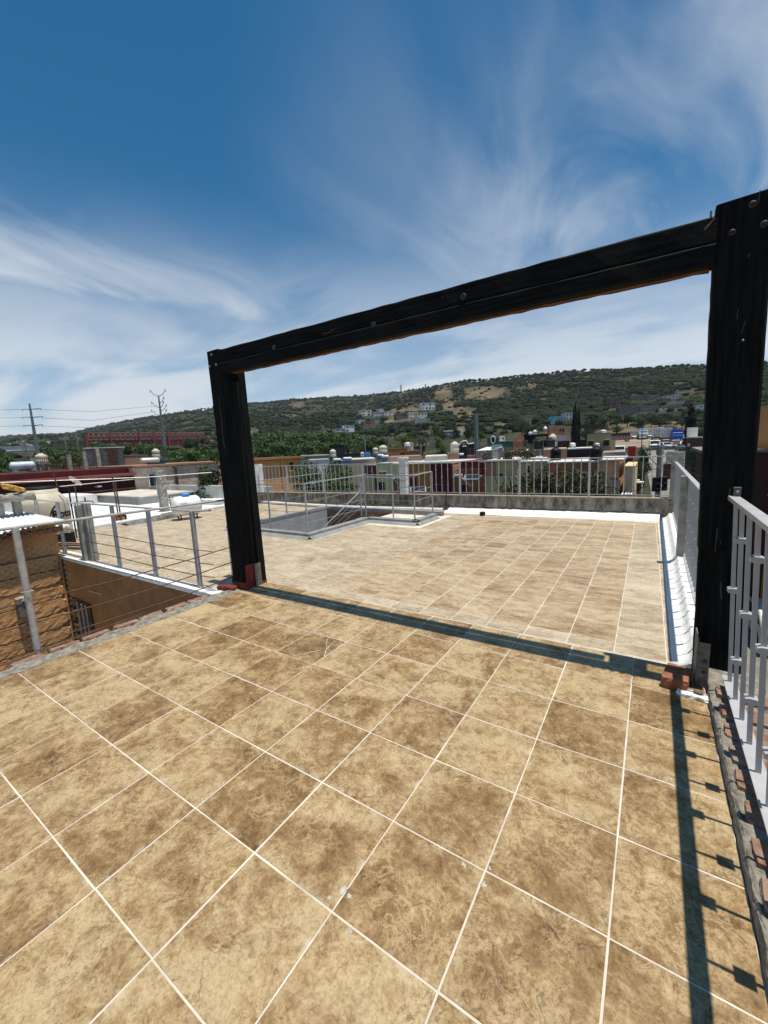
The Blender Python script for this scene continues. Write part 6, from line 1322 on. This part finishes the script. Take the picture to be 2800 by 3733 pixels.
# high-voltage monopoles and their conductors
def hv(label, x0, yt, x1, yb, d, arms, curved):
    t_ = onD('A', x0, yt, d); g = terr(t_.x, t_.y); o = thing('transmission_pole', label, 'pylon', (t_.x, t_.y, g)); part('shaft', MB().tube([(t_.x, t_.y, g), (t_.x, t_.y, t_.z)], .62, 10, .20), M_STEELT, o); tv = Vector((RT.x, RT.y, 0)).normalized()
    for (y, w0, w1) in arms:
        z = onD('A', x0, y, d).z; c = Vector((t_.x, t_.y, z))
        for s_, w_ in ((-1, w0), (1, w1)):
            if w_ == 0: continue
            pts = [c, c + tv * s_ * w_ * .6 + Vector((0, 0, .6 if curved else .1)), c + tv * s_ * w_ + Vector((0, 0, 2.2 if curved else .15))]; part('arm', MB().tube(pts, .13, 6, .07), M_STEELT, o)
            part('insulator', MB().tube([pts[2], pts[2] - Vector((0, 0, 1.0 if curved else .5))], .08, 5), M_STEELT, o)
    return t_
p1 = hv('leaning-looking slim transmission pole at the far left', 222, 148, 300, 510, 150, ((192, 2.2, 2.9), (252, 2.6, 3.0), (314, 2.6, 2.6)), False)
p2 = hv('tall transmission pole with upswept arms before the red hotel', 1198, 88, 1255, 505, 160, ((92, 2.6, 2.6), (145, 0, 1.8), (180, 2.6, 1.5), (205, 0, 2.4), (240, 3.0, 2.2)), True)
for q, (y0, y1, y2) in enumerate(((190, 208, 165), (252, 275, 215), (315, 330, 285))):
    single('power_line', MB().tube([onD('A', 0, y0 + 5, 150), onD('A', 240, y0, 150), onD('A', 700, y1, 155), onD('A', 1190, y2 - 10 * q, 160)], .045, 4), M_STEELT, '%s conductor between the two transmission poles' % ('topmost', 'middle', 'lowest')[q], 'power line')
def lattice(label, fr, x, yt, yb, d):
    t_ = onD(fr, x, yt, d); zb = min(onD(fr, x, yb, d).z, terr(t_.x, t_.y)) - 1; o = thing('lattice_tower', label, 'pylon', (t_.x, t_.y, zb)); H_ = t_.z - zb; w0 = H_ * .10; b = MB()
    cn = lambda i, t: Vector((t_.x + (1, -1, -1, 1)[i] * w0 * (1 - .8 * t), t_.y + (1, 1, -1, -1)[i] * w0 * (1 - .8 * t), zb + H_ * t)); r_ = d * .00033
    for i in range(4): part('leg', MB().tube([cn(i, 0), cn(i, 1)], r_, 4), M_STEELT, o)
    for j in range(5):
        for i in range(4): b.tube([cn(i, j / 5), cn((i + 1) % 4, (j + 1) / 5)], r_ * .7, 3)
    part('bracing', b, M_STEELT, o); tv = Vector((RT.x, RT.y, 0)).normalized(); b = MB()
    for t in (.72, .86, .98): b.tube([Vector((t_.x, t_.y, zb + H_ * t)) - tv * H_ * .13, Vector((t_.x, t_.y, zb + H_ * t)) + tv * H_ * .13], r_, 4)
    part('cross_arm', b, M_STEELT, o)
lattice('lattice pylon on the ridge left of the other ridge pylon', 'C', 145, 245, 335, 940); lattice('lattice pylon on the ridge beside the bare cliff top', 'C', 358, 238, 292, 860); lattice('lattice pylon standing in front of the wooded slope', 'B', 962, 345, 470, 700); lattice('pair of faint masts on the right-hand summit', 'D', 450, 118, 185, 640); lattice('small utility pylon left of the slope pylon', 'B', 880, 395, 465, 500)

# ================================================================== VEGETATION
def leaves(n, blobs, size, rs, flat=0.0):
    """leaf-sized quads spread through lumpy clusters: blobs = (cx,cy,cz,rx,ry,rz)"""
    B_ = np.array(blobs); wgt = (B_[:, 3] * B_[:, 4] * B_[:, 5]) ** .66; wgt /= wgt.sum(); ix = rs.choice(len(B_), n, p=wgt)
    d = rs.normal(size=(n, 3)); d /= np.linalg.norm(d, axis=1)[:, None]; rr = rs.uniform(.35, 1.06, (n, 1)) ** .55; c = B_[ix, :3] + d * rr * B_[ix, 3:]
    nr_ = d * .6 + rs.normal(size=(n, 3)) * .7 + np.array([0, 0, .35]); nr_ /= np.linalg.norm(nr_, axis=1)[:, None]
    a = np.cross(nr_, rs.normal(size=(n, 3))); a /= np.linalg.norm(a, axis=1)[:, None]; b = np.cross(nr_, a); s_ = (size * rs.uniform(.55, 1.35, (n, 1)))
    V = np.stack([c - a * s_, c - b * s_ * .55, c + a * s_, c + b * s_ * .55], 1).reshape(-1, 3); F = np.arange(4 * n).reshape(-1, 4); return V, F
PROTO = {}
def tree_proto(kind, seed):
    key = (kind, seed)
    if key in PROTO: return PROTO[key]
    rs = np.random.RandomState(seed); bl = []
    if kind == 'round':
        for i in range(17): a = rs.uniform(0, 6.28); q = rs.uniform(0, .36); bl.append((q * math.cos(a), q * math.sin(a), rs.uniform(.38, .86), rs.uniform(.13, .23), rs.uniform(.13, .23), rs.uniform(.09, .17)))
        V, F = leaves(2300, bl, .030, rs); mt = M_LEAF
    elif kind == 'cypress':
        for i in range(16): t = i / 15; w_ = .10 * math.sin(math.pi * min(1, .25 + t * .75)) ** .8; bl.append((rs.uniform(-.015, .015), rs.uniform(-.015, .015), .05 + .90 * t, w_, w_, .08))
        V, F = leaves(3600, bl, .020, rs); mt = M_CYP
    tm = MB().tube([(0, 0, 0), (.01, 0, .25), (-.01, .01, .5)], .028, 6, .014)
    for i in range(5 if kind == 'round' else 0): a = i * 1.26; tm.tube([(0, 0, .24), (.12 * math.cos(a), .12 * math.sin(a), .42), (.25 * math.cos(a), .25 * math.sin(a), .6)], .014, 5, .006)
    PROTO[key] = (npmesh('crown', V, F, mt), shared('trunk', tm, M_TRUNK)); return PROTO[key]
def tree(label, fr, x, yt, d, wpx, kind='round', seed=1, mt=None, group=None, name='tree', sink=0.0):
    t_ = onD(fr, x, yt, d); g = terr(t_.x, t_.y) - .2 - sink; H_ = max(1.5, t_.z - g); wd = wpx / FR[fr][2] / FPX * d; o = thing(name, label, 'tree', (t_.x, t_.y, g), group)
    cm, tm = tree_proto(kind, seed); sx = wd if kind == 'round' else H_ * wd / (.2 * H_)
    for nm, me in (('crown', cm), ('trunk', tm)):
        c = bpy.data.objects.new(nm, me); COL.objects.link(c); c.parent = o; c.scale = (sx, sx, H_); c.rotation_euler = (0, 0, seed * 1.3 + x)
        if nm == 'crown' and mt: 
            c.material_slots[0].link = 'OBJECT'; c.material_slots[0].material = mt
    return o
# tree belt behind the orange brick house
for i, (x, yt, d, w_) in enumerate(((500, 500, 105, 190), (580, 455, 100, 240), (690, 440, 112, 280), (800, 448, 108, 250), (900, 455, 118, 250), (1000, 447, 112, 260), (1090, 462, 105, 250), (1170, 470, 118, 220), (640, 520, 88, 220), (760, 510, 86, 230), (880, 530, 84, 220), (1010, 520, 86, 220), (1120, 525, 88, 200))):
    tree('full green tree in the belt behind the orange brick house', 'B', x, yt, d, w_, seed=1 + i % 4, group='green tree belt')
for i, (x, yt, d, w_) in enumerate(((1270, 470, 125, 190), (1350, 480, 120, 200), (1440, 490, 125, 180), (1250, 540, 95, 160))):
    tree('green tree behind the small beige roof tanks', 'B', x, yt, d, w_, seed=1 + i % 4, group='trees behind the beige tanks')
for i, (x, yt, d, w_, lab) in enumerate(((1110, 125, 120, 300, 'bright yellow-green tree behind the pink stair tower'), (1250, 150, 125, 260, 'second yellow-green tree, right of the pink stair tower'), (1640, 160, 130, 260, 'yellow-green tree left of the dirt track'))): tree(lab, 'F', x, yt, d, w_, seed=1 + i, mt=M_LEAFY)
tree('grey-olive bare-looking tree right of the pink stair tower', 'F', 1380, 165, 95, 260, seed=3, mt=M_LEAFO); tree('dark tree between the grey-olive tree and the tall mast', 'G', 60, 270, 90, 240, seed=2, mt=M_LEAF)
rt = random.Random(21)
for i in range(34):
    x = rt.uniform(20, 1420); y = 560 + rt.uniform(0, 110) - (30 if x > 900 else 0)
    if 560 < x < 780 and y > 600: continue
    tree('dark tree in the wooded valley between town and hill', 'C', x, y, rt.uniform(160, 245), rt.uniform(70, 130), seed=1 + i % 4, mt=M_LEAFD if i % 3 else M_LEAF, group='valley trees')
for i, (x, yt, d, w_) in enumerate(((560, 600, 175, 170), (450, 590, 180, 130), (690, 575, 210, 130), (800, 560, 215, 130), (1040, 585, 210, 140), (1130, 600, 190, 180), (1180, 560, 230, 150), (1300, 590, 225, 130), (380, 650, 150, 120), (420, 700, 130, 130), (120, 620, 180, 160), (1350, 620, 190, 120), (1560, 640, 170, 120))):
    tree('dark round tree bordering the dry field above the parking ground', 'D', x, yt, d, w_, seed=1 + i % 4, mt=M_LEAFD, group='field edge trees')
tree('single round bush in the middle of the dry field', 'D', 692, 688, 170, 125, seed=2, mt=M_LEAF); tree('broken-crowned tree standing in the dry field', 'D', 915, 622, 175, 95, seed=4, mt=M_LEAFD); tree('spreading bright bush behind the parked trucks', 'D', 1180, 688, 150, 280, seed=1, mt=M_LEAFO); tree('bush at the left edge of the right black post', 'D', 1560, 700, 120, 130, seed=3, mt=M_LEAF)
tree('left and taller of the twin dark cypresses', 'D', 270, 430, 118, 56, 'cypress', 5); tree('right and slimmer of the twin dark cypresses', 'D', 308, 465, 120, 38, 'cypress', 6); tree('broad dark cypress near the right black post', 'D', 1452, 440, 110, 88, 'cypress', 7)
tree('dark street tree behind the concrete street pole', 'I', 470, 545, 60, 260, seed=2, mt=M_LEAFD); tree('leafy street tree beneath the dark street tree', 'I', 400, 800, 48, 210, seed=3, mt=M_LEAF); tree('creeper-like tree on the dark brown building', 'I', 1360, 540, 47, 230, seed=1, mt=M_LEAFD); tree('small tree against the sand-coloured house', 'I', 215, 690, 62, 130, seed=4, mt=M_LEAFO)
for i, (fr, x, yt, d, w_, m2) in enumerate((('J', 60, 590, 70, 330, M_LEAF), ('J', 200, 640, 66, 260, M_LEAF), ('J', 420, 660, 72, 300, M_LEAF), ('J', 760, 520, 140, 300, M_LEAF), ('J', 900, 560, 120, 330, M_LEAF), ('J', 1080, 590, 110, 360, M_LEAF), ('J', 1230, 560, 130, 260, M_LEAF), ('A', 720, 425, 170, 160, M_LEAF), ('A', 810, 440, 160, 170, M_LEAF), ('A', 950, 435, 165, 190, M_LEAF), ('A', 1080, 440, 165, 190, M_LEAF), ('A', 1170, 455, 150, 150, M_LEAF), ('A', 1300, 460, 150, 170, M_LEAF), ('A', 1420, 400, 190, 120, M_LEAFD), ('A', 1500, 395, 190, 130, M_LEAFD))):
    tree('green tree in the wood in front of the red hotel', fr, x, yt, d, w_, seed=1 + i % 4, mt=m2, group='trees before the red hotel')
for i, (x, yt, d, w_) in enumerate(((1400, 470, 85, 240), (1520, 440, 90, 260), (1600, 480, 80, 220), (1330, 520, 75, 180))): tree('lighter green tree left of the left black post', 'A', x, yt, d, w_, seed=1 + i % 4, mt=M_LEAF, group='trees left of the black post')
# near shrubs: built leaf by leaf
def shrub(name, label, base, H_, blobs, n, size, mt, stems, seed, cat='tree'):
    rs = np.random.RandomState(seed); o = thing(name, label, cat, base); V, F = leaves(n, [(b_[0] * 1., b_[1], b_[2], b_[3], b_[4], b_[5]) for b_ in blobs], size, rs)
    c = bpy.data.objects.new('foliage', npmesh('foliage', V, F, mt)); COL.objects.link(c); c.parent = o
    b = MB()
    for i in range(stems):
        t = blobs[rs.randint(len(blobs))]; p = Vector(t[:3]) + Vector(rs.normal(size=3) * .25); q = [Vector((rs.uniform(-.15, .15), rs.uniform(-.15, .15), 0)), p * .45 + Vector(rs.normal(size=3) * .12), p, p + Vector((rs.uniform(-.4, .4), rs.uniform(-.4, .4), rs.uniform(.2, .8)))]; b.tube([Vector(base) + w_ for w_ in q], .035, 4, .006)
    part('stem', b, M_TRUNK, o); return o
c = onD('B', 1010, 800, 17.5); rs_ = random.Random(4); g = -6.2
bl = [(rs_.uniform(-1.25, 1.25) * (1 - .3 * t), rs_.uniform(-.9, .9), 5.2 + 2.1 * t, rs_.uniform(.28, .46), rs_.uniform(.28, .46), rs_.uniform(.22, .38)) for t in [i / 45 for i in range(46)]]
shrub('leafy_tree', 'leafy green tree close behind the back railing, left of the pillar', (c.x, c.y, g), 7, bl, 12000, .050, M_LEAF, 16, 31)
c = onD('H', 720, 1000, 14.5); bl = []
for i in range(105):
    u = rs_.uniform(-2.8, 1.4); top = 7.25 - .55 * max(0, u) ** 1.5 - .16 * max(0, -u - .5) ** 2; z = rs_.uniform(5.0, top - .2); bl.append((u, rs_.uniform(-.8, .8), z, rs_.uniform(.16, .34), rs_.uniform(.16, .34), rs_.uniform(.14, .28)))
shrub('big_bush', 'big dark bush with thin twigs behind the right half of the back railing', (c.x, c.y, -6.2), 6, bl, 19000, .040, M_LEAFO, 150, 32)
c = onD('A', 1560, 740, 20.0); bl = [(rs_.uniform(-1.0, 1.0) * (1 - .6 * t), rs_.uniform(-1.2, 1.2) * (1 - .6 * t), 4.2 + 4.1 * t, .6 * (1.1 - .7 * t), .6 * (1.1 - .7 * t), .4) for t in [i / 19 for i in range(20)]]
shrub('juniper', 'dark feathery juniper beside the left black post', (c.x, c.y + .6, -6.2), 7, bl, 6500, .075, M_LEAFD, 8, 33)
c = onD('G', 1060, 480, 41.5); bl = [(rs_.uniform(-2.2, 2.2), rs_.uniform(-.5, .5), rs_.uniform(.1, 1.6), .5, .5, .4) for i in range(14)]; shrub('roof_plants', 'row of potted plants on the flat roof beside the red cloths', (c.x, c.y, c.z - .9), 2, bl, 1800, .10, M_LEAFO, 4, 34, 'plant')

# ================================================================== VEHICLES, PERSON
def car(label, fr, x, yb, d, col, kind='car', heading=0.0, pos=None, sz=1.0):
    if pos is None: p = onD(fr, x, yb, d); p.z = terr(p.x, p.y) + .13
    else: p = Vector(pos)
    o = thing({'car': 'parked_car', 'van': 'parked_van', 'truck': 'box_truck', 'bus': 'bus', 'lorry': 'lorry'}[kind], label, kind, p); o.rotation_euler = (0, 0, heading)
    mt = wallmat(col) if False else mat('paint_%02x%02x%02x' % tuple(int(255 * c_) for c_ in col), col, .3, .06, 1, 0, 10, .5)
    L_, W_, H_ = {'car': (4.3, 1.8, 1.45), 'van': (4.9, 1.95, 2.0), 'truck': (6.5, 2.4, 3.4), 'bus': (9, 2.5, 3.0), 'lorry': (6.5, 2.4, 3.0)}[kind]; L_, W_, H_ = L_ * sz, W_ * sz, H_ * sz
    def P(nm, mb, m_, bevel=0.0, par_=o):
        me = bpy.data.meshes.new(nm); me.from_pydata(mb.v, [], mb.f); fixn(me); me.materials.append(m_); q = bpy.data.objects.new(nm, me); COL.objects.link(q); q.parent = par_
        if bevel: bv = q.modifiers.new('b', 'BEVEL'); bv.width = bevel; bv.segments = 2; bv.limit_method = 'ANGLE'
        return q
    h = W_ / 2
    if kind in ('car', 'van'):
        f_ = [(-.5, .20), (.5, .20), (.5, .40), (.47, .52), (.25, .60), (.10, .97), (-.28, 1.0), (-.46, .66), (-.5, .60)] if kind == 'car' else [(-.5, .15), (.5, .15), (.5, .48), (.44, .55), (.33, .97), (-.48, 1.0), (-.5, .9)]
        P('body', MB().prism([(a * L_, b_ * H_) for a, b_ in f_], -h, h, 'x' if False else 'y'), mt, .07)
        P('windscreen', MB().add([(.115 * L_ + .03, -h * .8, .94 * H_), (.235 * L_ + .04, -h * .86, .63 * H_), (.235 * L_ + .04, h * .86, .63 * H_), (.115 * L_ + .03, h * .8, .94 * H_)] if kind == 'car' else [(.34 * L_ + .03, -h * .85, .92 * H_), (.425 * L_ + .04, -h * .88, .60 * H_), (.425 * L_ + .04, h * .88, .60 * H_), (.34 * L_ + .03, h * .85, .92 * H_)], [(0, 1, 2, 3)]), M_DARKG)
        P('rear_window', MB().add([(-.30 * L_ - .03, -h * .8, .96 * H_), (-.44 * L_ - .04, -h * .84, .70 * H_), (-.44 * L_ - .04, h * .84, .70 * H_), (-.30 * L_ - .03, h * .8, .96 * H_)] if kind == 'car' else [(-.505 * L_, -h * .8, .88 * H_), (-.507 * L_, -h * .8, .62 * H_), (-.507 * L_, h * .8, .62 * H_), (-.505 * L_, h * .8, .88 * H_)], [(0, 1, 2, 3)]), M_DARKG)
        for s_ in (-1, 1): P('side_window', MB().add([(.08 * L_, s_ * (h + .004), .93 * H_), (.20 * L_, s_ * (h + .004), .64 * H_), (-.38 * L_, s_ * (h + .004), .68 * H_), (-.27 * L_, s_ * (h + .004), .95 * H_)], [(0, 1, 2, 3)]), M_DARKG); P('headlight', MB().box(.47 * L_, .503 * L_, s_ * h * .75 - .18, s_ * h * .75 + .18, .42 * H_, .50 * H_), M_WHITEP); P('tail_light', MB().box(-.505 * L_, -.48 * L_, s_ * h * .8 - .14, s_ * h * .8 + .14, .50 * H_, .60 * H_), mat('red_lens', (.3, .01, .01), .3))
        P('bumper', MB().box(.495 * L_, .52 * L_, -h * .95, h * .95, .20 * H_, .34 * H_), M_BLACK)
    else:
        c2 = {'truck': M_WHITED, 'bus': M_WHITEP, 'lorry': mt}[kind]
        if kind == 'bus':
            P('body', MB().box(-.5 * L_, .5 * L_, -h, h, .5, H_), mt, .12); P('roof', MB().box(-.49 * L_, .49 * L_, -h * .97, h * .97, H_ - .08, H_ + .12), M_WHITEP, .05)
            for s_ in (-1, 1):
                for k in range(7): P('side_window', MB().box(-.46 * L_ + k * .13 * L_, -.35 * L_ + k * .13 * L_, s_ * h - .02, s_ * h + .02, 1.7, 2.6), M_DARKG)
        else:
            P('cab', MB().prism([(a * L_, b_) for a, b_ in ((.22, .5), (.5, .5), (.5, 1.4), (.44, 2.3), (.22, 2.3))], -h * .92, h * .92, 'y'), mt, .08); P('windscreen', MB().add([(.492 * L_, -h * .8, 1.5), (.492 * L_, h * .8, 1.5), (.448 * L_, h * .75, 2.2), (.448 * L_, -h * .75, 2.2)], [(0, 1, 2, 3)]), M_DARKG)
            P('cargo_box', MB().box(-.5 * L_, .20 * L_, -h, h, .9, H_), c2, .04)
            for k in range(5): P('box_rib', MB().box(-.5 * L_ - .03, -.5 * L_ + .02, -h + .1 + k * .5, -h + .16 + k * .5, .95, H_ - .05), M_STEELT)
            P('roof_panel', MB().box(-.495 * L_, .195 * L_, -h * .98, h * .98, H_ + .002, H_ + .05), M_WHITEP if kind == 'truck' else mt)
            P('chassis', MB().box(-.48 * L_, .45 * L_, -h * .5, h * .5, .5, .88), M_BLACK)
    for a in (-.31, .31):
        for s_ in (-1, 1):
            r_ = .33 if kind in ('car', 'van') else .5; n_ = 14; V = []; F = []
            b = MB(); b.tube([(a * L_, s_ * (h - .12), r_), (a * L_, s_ * (h + .03), r_)], r_, n_); w_ = P('wheel', b, M_BLACK); P('rim', MB().tube([(a * L_, s_ * (h + .028), r_), (a * L_, s_ * (h + .045), r_)], r_ * .6, 10), M_GALV, 0, w_)
    return o
HD = -math.pi / 2 + .06      # noses towards the viewer
car('white saloon in the middle of the back parking row', 'I', 290, 525, 150, (.62, .62, .62), heading=HD); car('dark red car beside the parked bus', 'I', 205, 527, 150, (.10, .03, .025), heading=HD); car('white lorry cab with blue stripe in the back row', 'I', 440, 525, 148, (.42, .55, .62), 'lorry', HD); car('white car left of the two grey box trucks', 'I', 578, 515, 150, (.60, .60, .60), heading=HD)
car('left of the two grey box trucks', 'I', 685, 498, 140, (.35, .33, .31), 'truck', HD + math.pi); car('right of the two grey box trucks', 'I', 832, 505, 136, (.35, .33, .31), 'truck', HD + math.pi); car('bright blue lorry at the right of the parking ground', 'I', 1018, 545, 132, (.015, .08, .42), 'lorry', HD)
car('white van with dark windows in the front parking row', 'I', 640, 600, 112, (.60, .61, .62), 'van', HD); car('silver car with sunlit bonnet in the front parking row', 'I', 840, 600, 112, (.45, .46, .50), heading=HD + .3); car('maroon car before the bright blue lorry', 'I', 1030, 598, 112, (.12, .035, .035), heading=HD); car('white car at the right end of the front parking row', 'I', 1165, 598, 112, (.62, .62, .62), heading=HD)
car('red and white bus at the left of the parking ground', 'H', 1440, 355, 140, (.30, .16, .15), 'bus', R(8), None, .62); car('white van parked by the sand-coloured house', 'H', 1430, 505, 100, (.62, .62, .61), 'van', HD); car('white pickup-like car below the white van', 'H', 1450, 545, 92, (.60, .60, .58), heading=R(15)); car('white bus on the dirt track among the trees', 'G', 215, 165, 205, (.60, .60, .58), 'bus', R(10))
c = onZ('n', 850, 2030, -5.4); car('white car parked in the street below the near railing', 'n', 0, 0, 0, (.60, .59, .54), 'car', math.pi / 2 + .02, (c.x + .5, c.y, terr(c.x, c.y) + .05), 1.0)
c = onZ('n', 765, 1750, -5.4); car('red car in the street ahead of the white car', 'n', 0, 0, 0, (.36, .008, .015), 'car', math.pi / 2, (c.x + .45, c.y + 1.2, terr(c.x, c.y) + .05), 1.0)
# street stall and bits by the tan house
c = onD('I', 190, 1300, 40); stl = thing('street_stall', 'yellow street stall counter with white top by the tan house', 'stall', (c.x, c.y, terr(c.x, c.y)))
a, e = onD('I', 145, 1375, 40), onD('I', 240, 1240, 40); part('counter', MB().box(a.x, e.x, a.y, a.y + .8, a.z - .6, e.z), mat('yellow_panel', (.40, .26, .02), .6), stl, bevel=.02); part('worktop', MB().box(a.x - .1, e.x + .9, a.y - .1, a.y + .9, e.z + .002, e.z + .10), M_WHITEP, stl); q = onD('I', 200, 1185, 40); part('box', MB().box(a.x + .2, e.x + .6, a.y + .2, a.y + .7, e.z + .102, q.z), M_WHITEP, stl)
a, e = onD('I', 70, 1470, 25), onD('I', 270, 1410, 25); single('white_awning', MB().obox((a + e) / 2, Vector(((e.x - a.x) / 2, 0, 0)), Vector((0, .5, 0)), Vector((0, 0, (e.z - a.z) / 3))), M_WHITEP, 'small white awning just behind the back railing near the stall', 'awning', bevel=.02)
# person standing in the street
c = onD('I', 312, 1268, 52); gz_ = terr(c.x, c.y) + .06; hP = 1.72
pr = thing('person', 'person in dark red top and dark trousers standing in the street', 'person', (c.x, c.y, gz_))
J = [(0, 0, .95), (0, 0, 1.15), (0, 0, 1.38), (0, 0, 1.50), (.19, 0, 1.40), (.27, .04, 1.12), (.33, -.10, .92), (-.19, 0, 1.40), (-.26, .02, 1.13), (-.24, -.12, .93), (.10, 0, .90), (.11, -.02, .48), (.12, .02, .08), (.12, -.14, .04), (-.10, 0, .90), (-.12, .02, .48), (-.14, .04, .08), (-.14, -.12, .04), (0, -.01, 1.60), (0, -.01, 1.70)]
E_ = [(0, 1), (1, 2), (2, 3), (2, 4), (4, 5), (5, 6), (2, 7), (7, 8), (8, 9), (0, 10), (10, 11), (11, 12), (12, 13), (0, 14), (14, 15), (15, 16), (16, 17), (3, 18), (18, 19)]
RD = [.15, .15, .16, .065, .075, .05, .04, .075, .05, .04, .10, .065, .05, .04, .10, .065, .05, .04, .095, .085]
me = bpy.data.meshes.new('body'); me.from_pydata(J, E_, []); bo = bpy.data.objects.new('body', me); COL.objects.link(bo); bo.parent = pr; bo.rotation_euler = (0, 0, .5)
sk = bo.modifiers.new('skin', 'SKIN'); me.skin_vertices[0].data[0].use_root = True
for i, r_ in enumerate(RD): me.skin_vertices[0].data[i].radius = (r_, r_ * .8)
bo.modifiers.new('sub', 'SUBSURF').levels = 1; me.materials.append(mat('dark_clothes', (.045, .012, .014), .9))
b = MB().lathe(c.x, c.y, [(.02, gz_ + 1.76), (.09, gz_ + 1.75), (.115, gz_ + 1.68), (.11, gz_ + 1.60), (.02, gz_ + 1.58)], 12); part('hair', b, M_BLACK, pr, smooth=True)

# ---- number trees and tiny houses that look alike from left to right so that each label points to one
ORD = ('first', 'second', 'third', 'fourth', 'fifth', 'sixth', 'seventh', 'eighth', 'ninth', 'tenth', 'eleventh', 'twelfth', 'thirteenth', 'fourteenth', 'fifteenth')
def ordn(k): return ORD[k] if k < len(ORD) else '%dth' % (k + 1) if k + 1 not in (21, 22, 23, 31) else {21: '21st', 22: '22nd', 23: '23rd', 31: '31st'}[k + 1]
GR = {}
for o in bpy.data.objects:
    if o.parent is None and o.get('group') and 'cables' not in o['group']: GR.setdefault((o['group'], o['label']), []).append(o)
for (g_, l_), os_ in GR.items():
    os_.sort(key=lambda o: proj(o.location)[0])
    for k, o in enumerate(os_): o['label'] = '%s, %s from the left' % (l_, ordn(k))
# ---- air: a thin even haze over town and hill
hz = MB().box(-6900, 6900, -6900, 6900, -381, 330)
hm = bpy.data.materials.new('haze'); hm.use_nodes = True; ht = hm.node_tree; ht.nodes.clear()
pv = ht.nodes.new('ShaderNodeVolumePrincipled'); pv.inputs['Density'].default_value = 0.00009; pv.inputs['Color'].default_value = (0.80, 0.88, 1.0, 1); pv.inputs['Anisotropy'].default_value = 0.2
ho = ht.nodes.new('ShaderNodeOutputMaterial'); ht.links.new(pv.outputs[0], ho.inputs['Volume'])
hzo = part('haze', hz, hm); hzo['kind'] = 'stuff'
